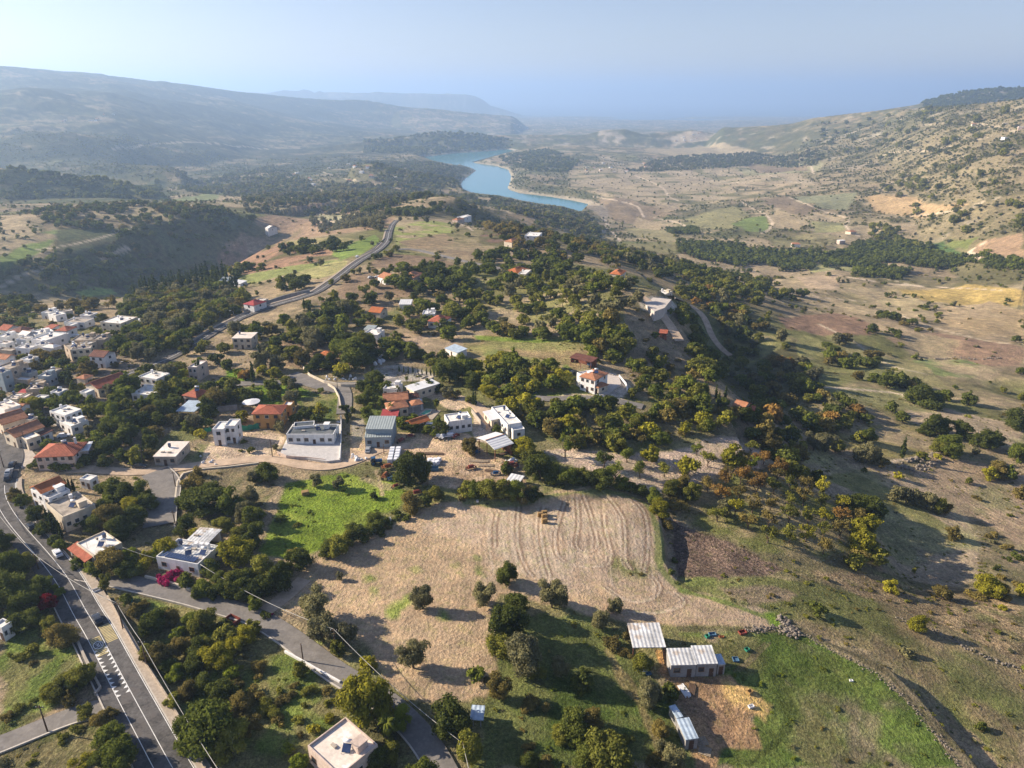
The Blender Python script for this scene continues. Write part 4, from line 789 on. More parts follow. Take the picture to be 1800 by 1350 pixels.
# along the main road
H("flat white roofed house with a dark blue solar panel row above the magenta bougainvillea", (274.6,980),(347.6,994),(390,962), 3.6, wall='white', rm='metal', wf=3, wr=3)
h1 = bpy.data.objects[[o.name for o in bpy.data.objects if o.name.startswith('house')][-1]]
def near_house(lb): return [o for o in bpy.data.objects if o.get('label', '').startswith(lb)][0]
_, _, w_, d_, _ = rect((274.6,980),(347.6,994),(390,962), 3.6)
for i in range(12):
    m = MB(); x = w_ * .1 + i * w_ * .066; m.box(x, x + w_ * .056, .5, 2.6, 3.95, 4.02); m.quad((x + .04, .54, 4.025), (x + w_ * .056 - .04, .54, 4.025), (x + w_ * .056 - .04, 2.56, 4.025), (x + .04, 2.56, 4.025)); m.build('solar_panel', PANEL, h1)
heater(h1, w_ * .55, d_ * .45, 3.6); heater(h1, w_ * .85, d_ * .6, 3.6, .1)
for i in range(3):
    m = MB(); m.box(w_ * (.5 + .14 * i), w_ * (.5 + .14 * i) + 1.0, d_ * .78, d_ * .78 + .9, 3.6, 4.7 + .2 * i); m.build('roof_box', TANK, h1)
H("ribbed flat carport roof on posts behind the solar panel house", (330,951),(364,955),(387,933), 3.6, roof='slab', wall='white', rm='metal', openf=True, name='carport', cat='carport')
H("small white flat roofed house with a red tiled lean-to beside the main road", (134.8,957),(165,979),(215,956), 3.6, wall='cream', rm='white', wf=2, wr=3, heat=1)
H("red tiled lean-to porch on the left side of the small white flat roofed house", (122,964),(151,986),(163,978), 2.7, roof='shed', rm='red', openf=True, rh=.7, name='porch', cat='porch')
H("large brown concrete flat roofed house behind the row of dark cypresses", (80.6,886),(110.8,911),(166.8,888), 4.6, wall='cream', rm='conc', wf=2, wr=4, heat=1, fl=1)
H("white house with orange and red tiled roof beside the left bend of the main road", (54,862),(86,878),(119,860), 5.4, wall='white', rm='white', wf=3, wr=2, fl=2, heat=1)
H("orange tiled upper gable on the left half of the white house by the bend", (55,856),(73,866),(100,843), 6.6, roof='gable', rm='orange', ax='y', wf=1, wr=0, name='roof_storey', cat='house wing', door=False)
H("long house with broad red tiled hip roof beside the village square", (62,803),(129,800),(137,778), 5.2, roof='hip', wall='pink', rm='red', wf=5, wr=2, fl=2, heat=1, chim=1, door=False)
H("pale lilac sheet roofed annexe on the right of the broad red hip roof", (137,793),(154,791),(160,779), 4.4, roof='shed', wall='pink', rm='pale', wf=1, wr=1, rh=.4, name='annexe', cat='annexe')
H("cream gabled house with long red tiled roof above the village square", (6,760),(27,768),(62,745), 4.6, roof='gable', wall='cream', rm='terra', wf=2, wr=3, ax='y')
H("small cream flat roofed house on the corner of the village square", (28,765),(47,775),(66,764), 3.8, wall='cream', rm='white', wf=2, wr=2)
H("brown sheet roofed shed on the right of the corner house", (58,760),(72,765),(86,756), 3.2, roof='shed', wall='white', rm='oldred', wf=1, wr=1, rh=.3, name='shed', cat='shed')
H("red tiled gable house cut by the left edge of the picture", (-14,735),(4,746),(38,728), 5, roof='gable', wall='cream', rm='terra', wf=2, wr=4, ax='y')
H("white house with sloping terracotta roof at the left edge above the red gables", (-12,712),(8,722),(30,710), 5, roof='flat', wall='white', rm='peach', wf=2, wr=2)
H("modern white box house with a raised roof rim among garden trees", (87,724),(114,732),(138,719), 5.2, wall='white', rm='white', wf=3, wr=3, fl=2)
H("low white terrace house in front of the modern white box house", (104,742),(125,751),(148,737), 3.2, wall='white', rm='white', wf=2, wr=2, heat=1)
H("long house with red tiled gable behind the tall garden pine", (150,676),(172,683),(209,661), 4, roof='gable', wall='cream', rm='red', wf=2, wr=4, ax='y')
H("white upper house with pale roof above the white terraces by the bend", (243,663),(275,668),(284,655), 5.2, wall='white', rm='white', wf=3, wr=2, fl=2)
H("lower white terrace block in front of the pale roofed upper house", (231,693),(268,696),(281,679), 3.2, wall='white', rm='white', wf=3, wr=1)
H("narrow two storey white house beside the cypress pair", (330,646),(345,647),(347,634), 6, wall='pink', rm='white', wf=2, wr=1, fl=2)
H("small pink house with faded red hip roof between garden trees", (322,694),(345,698),(359,686), 4.2, roof='hip', wall='pink', rm='red', wf=2, wr=2, heat=1, pit=.5)
H("shade-tinted pale sheet carport in front of the faded red hip roof house", (312,722),(341,723),(346,706), 3, roof='shed', rm='blue', openf=True, rh=.3, name='carport', cat='carport')
H("unfinished pale concrete house with a bare slab roof beside the dirt lane", (270,803),(308,803),(312,777), 3.2, roof='slab', wall='concrete', rm='peach', wf=3, wr=1, over=.2)
# white cube, orange villa, dark roof villa, barn
H("left block of the bright white cube house on the pale yard", (373,756),(393,756),(398,742), 6, wall='white', rm='white', wf=1, wr=2, fl=2)
H("right block of the bright white cube house on the pale yard", (394,750),(413,750),(412,738), 6.4, wall='white', rm='white', wf=2, wr=1, fl=2, name='house')
H("orange two storey villa with red hip roof above the green fence cloth", (444,727),(492,727),(497,712), 6, roof='hip', wall='orange', rm='red', wf=3, wr=2, fl=2, pit=.35)
H("small orange annexe with white roof on the right of the orange villa", (497,714),(512,714),(514,706), 4.5, wall='orange', rm='white', wf=1, wr=1)
H("long white villa with dark grey flat roof behind the paved court", (503,765),(586,765),(588,747), 3.8, wall='white', rm='dark', wf=6, wr=1, heat=1)
H("rear block of the long white villa with dark grey flat roof", (516,752),(552,749),(553,741), 4.2, wall='white', rm='dark', wf=1, wr=1, door=False)
H("grey metal barn with pale ridge roof beside the dirt road", (643,754),(689,754),(691,735), 6.2, roof='shed', wall='bluegrey', rm='slate', wf=1, wr=0, rh=.8, over=.2, name='barn', cat='barn')
H("low lean-to with pale sheet roof at the front of the grey metal barn", (641,769),(687,768),(689,759), 4, roof='shed', wall='bluegrey', rm='slate', wf=3, wr=1, rh=.8, over=.1, name='lean_to', cat='lean-to')
# terracotta holiday complex
H("upper terracotta gable of the pool complex beside the palms", (675,704),(716,701),(714,690), 4, roof='gable', wall='cream', rm='terra', wf=4, wr=1)
H("lower terracotta hip roof house facing the pool terrace", (683,719),(717,714),(716,703), 4, roof='hip', wall='cream', rm='terra', wf=3, wr=1)
H("little terracotta pavilion on posts behind the pool", (725,712),(742,709),(741,701), 3.2, roof='hip', rm='terra', openf=True, name='pavilion', cat='pavilion')
H("low house with a crimson roof left of the pool terrace", (671,731),(697,731),(697,722), 3, roof='shed', wall='cream', rm='crimson', wf=2, wr=1, rh=.5)
H("dark roofed terrace house right behind the little pavilion", (714,700),(736,697),(736,690), 3.4, roof='hip', wall='cream', rm='oldred', wf=2, wr=1)
H("long low porch with bright orange tiles in front of the pool", (725,747),(754,738),(751,729), 3, roof='gable', rm='orange', openf=True, name='porch', cat='porch')
H("white flat roofed house behind the palms at the road junction", (673,684),(697,686),(692,673), 3.6, wall='white', rm='white', wf=3, wr=1)
H("cream house with a long pale sheet roof beside the stone terrace wall", (714,679),(728,687),(771,675), 4, roof='shed', wall='cream', rm='pale', wf=2, wr=4, rh=.3)
H("tan flat roofed wing at the back of the pale sheet roof house", (738,667),(750,670),(765,664), 4, wall='cream', rm='conc', wf=1, wr=2)
H("white flat roofed house right of the dense conifer by the farmyard", (781,730),(788,743),(825,730), 4.6, wall='white', rm='white', wf=2, wr=4, heat=1)
H("long white flat roofed house on the slope east of the farmyard", (864,717),(892,748),(914,741), 4.4, wall='white', rm='white', wf=5, wr=2, heat=1)
H("white ribbed garage wing on the left of the long white house", (851,724),(864,738),(876,733), 3.6, roof='shed', wall='cream', rm='pale', wf=2, wr=1, rh=.2, name='garage', cat='garage')
H("low white block at the front end of the long white house", (895,749),(902,758),(920,752), 3.4, wall='white', rm='white', wf=1, wr=1)
H("wide open shed with a bright white sheet roof over red stacks", (841,770),(870,789),(897,777), 4.6, roof='gable', rm='pale', wall='rust', openf=True, ax='y', pit=.22, name='open_shed', cat='shed')
H("white walled villa with red hip roof and a pale paved yard on the spur", (1020,661),(1046,668),(1065,655), 6, roof='hip', wall='white', rm='terra', wf=3, wr=2, fl=2, heat=1, pit=.35)
H("low front wing of the white walled spur villa", (1040,676),(1052,681),(1062,673), 3.2, roof='hip', wall='cream', rm='terra', wf=2, wr=1)
H("long open barn with a dark red roof at the field end", (1003,628),(1039,636),(1041,628), 4, roof='shed', rm='oldred', wall='rust', openf=True, rh=.3, name='barn', cat='barn')
H("square cream house standing alone on the hilltop", (1151,516),(1168,519),(1178,512), 6, wall='cream', rm='white', wf=2, wr=2, fl=2)
H("rust red roofed shed on the shaded drive below the hilltop house", (1160,585),(1172,586),(1178,582), 3, roof='shed', rm='red', wall='rust', wf=1, wr=1, name='shed', cat='shed')
H("stone house with a red hip roof at the slope edge beside slim cypresses", (1312,719),(1325,721),(1331,714), 6, roof='hip', wall='tan', rm='red', wf=2, wr=1, fl=2)
H("low pinkish roofed row beside the stone house at the slope edge", (1290,712),(1308,717),(1314,708), 3.6, roof='gable', wall='tan', rm='terra', wf=2, wr=1)
# farm at the lower right
H("corrugated metal barn beside the tilled field edge", (1113,1138),(1170,1137),(1156,1098), 3.4, roof='shed', wall='rust', rm='metal', openf=True, rh=.5, over=.1, name='barn', cat='barn')
H("left half of the long metal roofed barn above the orange earth yard", (1180,1169),(1224,1168),(1211,1143), 3.4, roof='shed', wall='grey', rm='metal', wf=2, wr=0, rh=.6, over=.1, name='barn', cat='barn')
H("right half of the long metal roofed barn above the orange earth yard", (1225,1167),(1261,1166),(1244,1139), 3.5, roof='shed', wall='grey', rm='metal', wf=2, wr=1, rh=.7, over=.1, name='barn', cat='barn')
H("narrow shade-tinted sheet lean-to on the right end of the long metal barn", (1262,1168),(1275,1167),(1263,1151), 2.8, roof='shed', wall='grey', rm='blue', wf=1, wr=1, rh=.2, over=.05, name='lean_to', cat='lean-to')
H("shade-tinted pale metal shed beside the earth track at the bottom", (1206,1300),(1227,1297),(1210,1263), 2.6, roof='shed', wall='grey', rm='blue', wf=1, wr=2, rh=.2, over=.1, name='shed', cat='shed')
H("small shade-tinted metal shed behind the shade-tinted pale metal shed", (1190,1262),(1200,1259),(1189,1239), 2.4, roof='shed', wall='grey', rm='blue', wf=0, wr=1, rh=.1, over=.1, name='shed', cat='shed', door=False)
H("white flat roofed house with peach screed at the bottom of the picture", (541,1313),(597,1366),(664,1311), 4.2, wall='pink', rm='peach', wf=3, wr=3, heat=1)
H("shade-tinted tarpaulin shed beside the dark round tree near the lane", (830,1262),(846,1263),(854,1245), 2.2, roof='shed', rm='blue', wall='grey', openf=True, rh=.2, name='shed', cat='shed')
H("white house corner at the left edge below the dark trees", (-12,1100),(3,1106),(14,1092), 3.4, wall='white', rm='white', wf=2, wr=2)
H("white patio roofed hut between the bend house and the dark trees", (140,843),(158,846),(172,838), 3, roof='flat', wall='white', rm='white', wf=2, wr=1)
H("small shed with pale sheet and rusty roof at the field hedge", (893,843),(912,847),(917,838), 2.4, roof='shed', rm='pale', wall='rust', rh=.2, wf=1, wr=0, name='shed', cat='shed')
# old village core, upper left
V = [("white villa block joined to the left of the spur villa", (1014,656),(1028,664),(1036,655),5.4,'flat','white','white'),
 ("white cubes stepping down at the left village edge", (-6,592),(12,594),(20,586),4,'flat','white','white'), ("white house with blue window frames below the bright roofed house", (60,606),(74,608),(80,602),4,'flat','white','white'),
 ("pinkish roofed white cottage at the far left of the upper village", (-5,604),(10,606),(16,600),3.6,'flat','white','peach'), ("bright white cottage between the terrace rows", (92,592),(106,593),(112,586),3.6,'flat','white','white'),
 ("cream cottage at the foot of the tan shed row", (140,604),(156,606),(164,600),3.6,'flat','cream','white'), ("tiny white store right of the village dish mast", (116,572),(126,573),(130,568),3,'flat','white','white'),
 ("white backed house with brown tiles at the left middle edge", (-8,630),(10,632),(20,624),5,'gable','white','terra'), ("pale flat house behind the tall tan stone house", (36,632),(52,634),(60,627),4.5,'flat','white','white'),
 ("white walled house right of the crimson shed roof", (88,690),(104,692),(110,684),4,'flat','white','white'), ("grey rendered house left of the grey patchwork roof", (34,656),(50,658),(58,651),4.5,'flat','bluegrey','peach'),
 ("cream house with terracotta hip roof above the long red gable", (134,664),(148,666),(156,659),4,'hip','cream','terra'), ("white flat house right of the tall village cypress", (140,690),(152,692),(160,685),3.6,'flat','white','white'),
 ("white house with terracotta gable below the green cloth roof", (16,716),(36,718),(46,710),4,'gable','white','terra'), ("small pale house between the two gables by the left edge", (40,738),(54,740),(62,733),4,'flat','cream','white'),
 ("white house with two windows at the top edge of the old village", (72,550),(86,551),(103,545),4,'flat','white','white'), ("white cube house in front of the top edge house", (84,552),(98,556),(110,550),4,'flat','white','white'),
 ("long low tan roofed row right of the top edge white house", (104,550),(128,546),(142,541),3.6,'flat','cream','peach'), ("white flat house beside the dark trees at the village top", (140,555),(158,556),(162,550),4,'flat','white','white'),
 ("long white terrace with a brown roof below the top row", (112,567),(148,568),(160,560),3.6,'flat','white','conc'), ("wide cream block house with three windows left of the belt of trees", (176,567),(212,570),(229,557),5.5,'flat','cream','white'),
 ("flat blue grey roofed annexe right of the wide cream block house", (230,567),(243,567),(250,562),3,'shed','white','pale'), ("red tiled house in the middle of the white terraces", (97,581),(117,582),(120,574),4,'hip','white','red'),
 ("small red awning house beside the white round parasol", (77,577),(90,578),(92,572),4,'shed','white','red'), ("white flat roof strip on the left of the red awning house", (50,584),(62,590),(77,574),4.5,'flat','white','white'),
 ("large white walled house with a bright roof in the village middle", (54,597),(80,600),(100,585),5,'flat','white','white'), ("small white cube left of the large bright roofed house", (28,597),(45,598),(48,592),3.6,'flat','white','white'),
 ("gabled white house behind the small white cube", (32,588),(46,590),(50,582),4.5,'gable','white','white'), ("red roofed house at the left edge of the upper village", (-4,579),(12,581),(22,572),4,'gable','white','red'),
 ("dull red hip roof house with a white dish at the upper left", (18,581),(36,584),(40,574),4,'hip','white','oldred'), ("long tan shed roof above the village garden", (124,600),(160,599),(170,588),4.5,'flat','tan','conc'),
 ("tan roofed house at the right end of the tan shed row", (160,598),(184,598),(196,589),4.5,'flat','tan','conc'), ("stone house with a pale parapet and tan roof above the brown tree", (112,607),(123,616),(142,610),5.5,'flat','tan','conc'),
 ("two storey cream house between the stone house and the red gable", (124,616),(159,613),(163,608),5.5,'flat','cream','peach'), ("white two storey house with a faded red gable roof", (157,626),(182,628),(192,618),5.5,'gable','white','oldred'),
 ("pale flat roof house left of the brown garden trees", (26,612),(52,614),(60,608),4,'flat','white','white'), ("tan strip roofed house at the left edge below the parked cars", (-6,616),(20,618),(24,613),3.6,'flat','tan','conc'),
 ("white tent roofed house behind the brown garden trees", (74,610),(94,612),(98,606),4,'hip','white','white'), ("tall tan stone house at the left edge", (-6,646),(17,650),(33,636),8,'flat','tan','conc'),
 ("blue shaded tall house cut by the left edge", (-14,655),(3,658),(8,650),8,'flat','bluegrey','white'), ("grey patchwork roofed house with white wall left of the tall cypress", (66,662),(86,663),(118,657),4.5,'flat','bluegrey','white'),
 ("brown roofed low house behind the patchwork roofed house", (74,655),(90,657),(116,650),4.5,'flat','tan','conc'), ("tan mud roofed house left of the patchwork roofed house", (54,671),(68,672),(78,661),3.6,'flat','tan','conc'),
 ("low dark walled house with a tan parapet roof", (25,668),(48,670),(52,664),3.6,'flat','tan','white'), ("tan roofed house in front of the garden pine at the left", (45,686),(76,684),(92,675),4,'flat','tan','peach'),
 ("low house with a bright green cloth on its roof", (7,702),(30,703),(32,692),3,'flat','cream','peach'), ("small crimson shed roof behind the green cloth roof", (30,692),(46,692),(48,686),3,'shed','cream','crimson'),
 ("curved tan roofed store beside the crimson shed roof", (31,700),(46,700),(48,692),3,'flat','tan','peach'), ("white flat annexe under the garden pine", (58,701),(76,702),(86,696),3,'flat','white','white'),
 ("unfinished two storey tan house with open balconies beside the upper road", (408,595),(441,595),(449,585),5.5,'slab','cream','peach'), ("red roofed villa beside the upper road wall", (428,534),(446,537),(450,527),5.5,'hip','white','crimson'),
 ("small cream house behind the red roofed roadside villa", (446,530),(460,531),(463,525),4,'flat','cream','peach'), ("orange roofed cottage hidden in dark trees above the stone terrace", (561,623),(580,625),(579,618),3.5,'hip','cream','orange'),
 ("orange sheet roofed cottage beside the oak grove", (648,548),(668,550),(671,542),3.5,'gable','cream','orange'), ("long white shed on the bare plot", (702,535),(722,535),(723,529),3,'shed','white','pale'),
 ("white house with a blue grey roof in the oak grove", (742,553),(764,553),(763,546),3.6,'flat','white','pale'), ("white house with small red roof in the oak grove", (752,564),(778,567),(780,556),3.8,'hip','white','red'),
 ("white flat roofed cottage on the bare plot left of the oak hedge", (638,588),(664,590),(664,580),3.6,'flat','white','white'), ("grey roofed outbuilding behind the white flat cottage", (640,579),(655,580),(656,574),3,'shed','white','slate'),
 ("shade-tinted pale roofed hut by the small field hedge", (783,612),(804,620),(804,609),2.8,'shed','white','blue'), ("bright orange roofed villa on the middle ridge", (884,478),(909,482),(908,470),5,'hip','cream','orange'),
 ("pale stone house right of the bright orange roofed villa", (910,482),(924,483),(922,474),5,'flat','cream','white'), ("white mansion on the far middle ridge", (922,415),(946,416),(943,409),6,'flat','white','white'),
 ("cream house left of the white mansion on the ridge", (886,424),(900,426),(904,420),5,'hip','cream','terra'), ("white house with pinkish front on the far green hill", (803,382),(815,383),(814,378),5,'flat','white','white'),
 ("small pink house beside the far green hill house", (795,386),(804,387),(805,383),4,'hip','pink','terra'), ("house with two orange roofs near the hilltop grove", (1072,481),(1091,483),(1090,475),4.5,'hip','cream','orange'),
 ("tiny white chapel on the pink bluff across the road", (466,401),(471,402),(473,397),5,'gable','white','white'), ("white walled house with a red roof at the top of the dark ploughed field", (664,486),(677,490),(680,480),4,'gable','white','terra'),
 ("pink house among trees above the dark ploughed field", (706,486),(728,488),(730,479),4,'hip','pink','terra'), ("white hut and tank beside the cypress row", (407,497),(422,499),(424,494),3,'shed','white','pale'),
 ("pale green roofed barn behind the cypress row", (385,494),(402,494),(412,489),4,'shed','cream','slate')]
for lb, A_, B_, C_, h_, rf_, wl_, rm_ in V:
    H(lb, A_, B_, C_, h_, roof=rf_, wall=wl_, rm=rm_, wf=max(1, int((B_[0] - A_[0]) / 11)), wr=1 + (abs(C_[0] - B_[0]) > 14), fl=2 if h_ > 5 else 1, heat=1 if (rf_ == 'flat' and h_ > 3.8 and A_[0] < 260) else 0, over=.3)
# far houses: small but each its own thing
fh = []
def farhouses(n, poly, phrase, grp):
    w = np.array(poly, float); rg_ = np.random.default_rng(int(w.sum())); k = 0
    while k < n:
        p = (rg_.uniform(w[:, 0].min(), w[:, 0].max()), rg_.uniform(w[:, 1].min(), w[:, 1].max()))
        if not inpoly(np.array([p[0]]), np.array([p[1]]), w)[0]: continue
        k += 1; q = at(*p); s_ = rg_.uniform(9, 15); root = empty('house', q, rg_.uniform(-.6, .6)); dd = s_ * rg_.uniform(.6, .9); hh = rg_.uniform(3.5, 6.5)
        m = MB(); m.box(-s_ / 2, s_ / 2, -dd / 2, dd / 2, -3, hh); m.build('wall', WALLS[['white', 'cream', 'white', 'pink'][k % 4]], root)
        m = MB(); red = rg_.random() < .45; e = .5
        if red:
            a_, b_, c_, d__ = (-s_ / 2 - e, -dd / 2 - e, hh), (s_ / 2 + e, -dd / 2 - e, hh), (s_ / 2 + e, dd / 2 + e, hh), (-s_ / 2 - e, dd / 2 + e, hh); r0, r1 = (-s_ / 4, 0, hh + 2), (s_ / 4, 0, hh + 2); m.quad(a_, b_, r1, r0); m.quad(c_, d__, r0, r1); m.tri(b_, c_, r1); m.tri(d__, a_, r0)
        else: m.box(-s_ / 2 - .2, s_ / 2 + .2, -dd / 2 - .2, dd / 2 + .2, hh, hh + .35)
        m.build('roof', ROOFS['terra' if red else 'white'], root)
        m = MB()
        for i in (-.3, .3): m.box(s_ * i - .5, s_ * i + .5, -dd / 2 - .04, -dd / 2 + .02, 1.2, 2.5)
        m.build('window', GLASS, root); fh.append((p[0], root, phrase, grp, red)); OCC.append((q.x, q.y, s_ * .8))
farhouses(7, [(70,208),(220,200),(230,218),(90,216)], "on the blue hazy mountain side", "houses on the far mountain side")
farhouses(12, [(1000,292),(1120,282),(1150,296),(1060,310),(1000,306)], "on the pink slope right of the reservoir", "houses right of the reservoir")
farhouses(9, [(1160,240),(1240,232),(1245,248),(1165,254)], "in the far village on the pale cliffs", "houses on the far cliffs")
farhouses(8, [(600,290),(720,285),(700,330),(610,325)], "on the terraces left of the reservoir", "houses left of the reservoir")
farhouses(7, [(480,295),(620,285),(600,330),(500,330)], "in the hazy side valley", "houses in the side valley")
farhouses(5, [(1690,215),(1800,215),(1790,260),(1650,250)], "high on the right hillside", "houses high on the right hillside")
farhouses(26, [(700,225),(960,212),(1060,222),(960,232),(720,222)], "on the hazy coastal plain", "houses on the coastal plain")
farhouses(3, [(1380,420),(1500,410),(1510,440),(1400,450)], "beside the valley orchards", "houses in the valley orchards")
ORD = ['', 'second', 'third', 'fourth', 'fifth', 'sixth', 'seventh', 'eighth', 'ninth', 'tenth', 'eleventh', 'twelfth']
def ordinal(i, n):
    if n == 1: return ''
    if i == 0: return 'leftmost '
    if i == n - 1: return 'rightmost '
    return ORD[i] + ' from left '
from collections import defaultdict
g_ = defaultdict(list)
for x, o, ph_, gr, red in fh: g_[(ph_, red)].append((x, o, gr))
for (ph_, red), L_ in g_.items():
    L_.sort(key=lambda q: q[0])
    for i, (x, o, gr) in enumerate(L_): tag(o, f"{ordinal(i, len(L_))}tiny {'red roofed' if red else 'pale'} house {ph_}", 'house', gr)
# ------------------------------------------------------------------ yards, walls, pool
slab_px('village_square', [(30,772),(48,782),(64,802),(52,818),(38,824),(30,800),(22,782)], flat('square_concrete', (.46, .40, .33), var=.15), .12)
slab_px('courtyard', [(492,800),(505,772),(590,770),(592,742),(601,742),(600,810),(575,813),(490,800)], flat("court_concrete", (.50, .48, .46), var=.12), .12)
slab_px('paved_yard', [(1052,682),(1066,660),(1088,664),(1092,676),(1070,694),(1050,698)], flat("yard_paving", (.50, .45, .40), var=.12), .1)
slab_px('paved_yard', [(1128,524),(1150,527),(1180,530),(1168,545),(1150,552),(1135,540)], flat("yard_paving", (.50, .45, .40), var=.12), .15)
slab_px('pool_terrace', [(722,728),(750,718),(775,722),(760,738),(740,736)], PAVE, .06)
slab_px('forecourt', [(715,700),(742,700),(745,720),(715,727)], flat("yard_paving", (.50, .45, .40)), .05)
pw = [at(*p) for p in ((738,730),(748,723),(759,722),(756,728),(745,732))]; zt = max(p.z for p in pw) + .5
po = empty('swimming_pool', pw[0]); tag(po, "small green swimming pool on the blue shaded terrace behind the orange porch", 'swimming pool')
mb = MB(); mb.v = [(p.x - pw[0].x, p.y - pw[0].y, .62) for p in pw]; mb.f = [(4, 3, 2, 1, 0)[::-1] if (pw[1] - pw[0]).cross(pw[2] - pw[1]).z > 0 else (4, 3, 2, 1, 0)]; mb.m = [0]; mb.build('pool_water', water_mat('pool_water_green', (.01, .30, .16), 1.), po)
mb = MB()
for a, b in zip(pw, pw[1:] + pw[:1]): mb.tube([(a.x - pw[0].x, a.y - pw[0].y, .5), (b.x - pw[0].x, b.y - pw[0].y, .5)], .28, 6)
mb.build('pool_rim', KERB, po)
wall_line("long white boundary wall on the right side of the paved court", [(600,736),(600,775),(598,812)], 1.6, .25, WALLS['white'])
wall_line("low rendered wall along the front of the paved court", [(488,798),(505,806),(540,808),(572,812)], 1.1, .25, WALLS['pink'])
wall_line("low pale kerb wall round the curved village lane", [(455,815),(400,822),(350,826),(322,834),(312,848),(308,880),(308,932)], .5, .5, WALLS['cream'])
wall_line("curved cream retaining wall in front of the stone terrace", [(533,648),(545,662),(570,674),(600,680),(640,680),(660,676)], 1.3, .35, WALLS['cream'])
wall_line("stone wall on the left of the lane to the dark roofed villa", [(577,678),(588,685),(596,700),(600,722)], 1.2, .4, WALLS['cream'])
wall_line("grey block wall behind the young tree in the upper garden", [(369,725),(395,723),(418,720)], 2.2, .3, WALLS['grey'])
wall_line("low white wall beside the bougainvillea along the side road", [(256,1016),(290,1024),(325,1035),(345,1043)], .8, .5, WALLS['cream'])
wall_line("low white kerb wall under the lone pole beside the side road", [(501,1147),(530,1163),(560,1180),(598,1201)], .6, .4, WALLS['white'])
wall_line("tan retaining wall on the outer edge of the main road pavement", [(190,1050),(203,1075),(219,1108),(240,1145),(262,1178),(295,1228),(330,1290),(362,1355)], .7, .3, WALLS['tan'])
wall_line("pale stub wall beside the white edge line of the main road", [(135,1125),(148,1155),(158,1175)], 1., .5, WALLS['concrete'])
wall_line("angled concrete wall at the mouth of the lower left side road", [(168,1195),(178,1213),(168,1224)], 1., .4, WALLS['concrete'])
wall_line("grey stone retaining wall along the upper road", [(545,516),(500,526),(450,543),(430,553)], 2.6, .5, WALLS['grey'])
wall_line("roadside parapet wall on the left of the far upper road", [(676,420),(655,440),(625,458),(590,484),(555,508)], 1., .4, WALLS['grey'])
wall_line("white wall at the right end of the spur villa yard", [(1088,664),(1100,678),(1103,690)], 1.5, .3, WALLS['white'])
wall_line("boundary wall of the yard by the long white farm house", [(829,725),(842,742),(854,755)], 1.6, .3, WALLS['concrete'])
# dry stone walls: lines of single boulders heaped by hand
def stones(label, px, n, sz, name='dry_stone_wall', w=1.2):
    pl = [at(*p) for p in px]; mb = MB(); tot = [0]
    for a, b in zip(pl[:-1], pl[1:]): tot.append(tot[-1] + (b - a).length)
    for i in range(n):
        s_ = random.uniform(0, tot[-1]); x = np.interp(s_, tot, [p.x for p in pl]) + random.gauss(0, w / 2); y = np.interp(s_, tot, [p.y for p in pl]) + random.gauss(0, w / 2); r_ = sz * random.uniform(.5, 1.3)
        mb.ball((x, y, float(hz(x, y)) + r_ * random.uniform(.1, .9)), r_, 6, 4, (1, random.uniform(.7, 1.2), .75), .18)
    tag(mb.build(name, ROCKM), label, 'stone wall')
stones("heap of grey stones at the field corner", [(1372,1090),(1384,1098),(1396,1112),(1380,1112)], 170, .36, 'stone_heap', 1.7)
stones("loose stone row left of the heap of grey stones", [(1312,1108),(1340,1106),(1368,1104)], 90, .25)
stones("broken dry stone wall running down the grass slope", [(1404,1110),(1440,1132),(1490,1158),(1530,1180),(1570,1210),(1610,1250),(1660,1310),(1690,1350)], 190, .17, w=1.1)
stones("dry stone wall along the scrubby terrace above the right slope", [(1575,1085),(1610,1098),(1650,1112),(1700,1140),(1750,1162),(1800,1180)], 120, .26)
stones("rocky bank of tumbled boulders below the round hedge trees", [(1640,800),(1610,808),(1580,822),(1610,826),(1650,812)], 90, .7, 'stone_bank', 2)
stones("dry stone wall on the far grass field", [(1645,632),(1680,628),(1720,632),(1765,630)], 60, .6)

# ------------------------------------------------------------------ trees: prototypes
def leafmat(name, col, var=.38, transl=.34):
    m = bpy.data.materials.new(name); m.use_nodes = True; nt = m.node_tree; nt.nodes.remove(nt.nodes["Principled BSDF"]); L = nt.links.new
    oi = N(nt, "ShaderNodeObjectInfo"); tc = N(nt, "ShaderNodeTexCoord"); n1 = noise_(nt, tc.outputs["Object"], 1.1, 3, .6); geo = N(nt, "ShaderNodeNewGeometry")
    pv = N(nt, "ShaderNodeTexWhiteNoise", noise_dimensions='1D'); L(geo.outputs["Random Per Island"], pv.inputs["W"])
    f = math_(nt, 'ADD', math_(nt, 'MULTIPLY', oi.outputs["Random"], .45), math_(nt, 'ADD', math_(nt, 'MULTIPLY', n1.outputs[0], .5), math_(nt, 'MULTIPLY', pv.outputs[0], .35)))
    lo = tuple(c * (1 - var) for c in col); hi = (min(1, col[0] * (1 + var * 1.5)), min(1, col[1] * (1 + var * 1.15)), col[2] * (1 + var * .3))
    c = mixc(nt, ramp_(nt, f, .35, 1.0), lo, hi)
    d = N(nt, "ShaderNodeBsdfDiffuse"); t = N(nt, "ShaderNodeBsdfTranslucent"); mx = N(nt, "ShaderNodeMixShader"); mx.inputs[0].default_value = transl; L(c, d.inputs[0]); L(c, t.inputs[0]); L(d.outputs[0], mx.inputs[1]); L(t.outputs[0], mx.inputs[2]); L(mx.outputs[0], nt.nodes["Material Output"].inputs[0]); return m
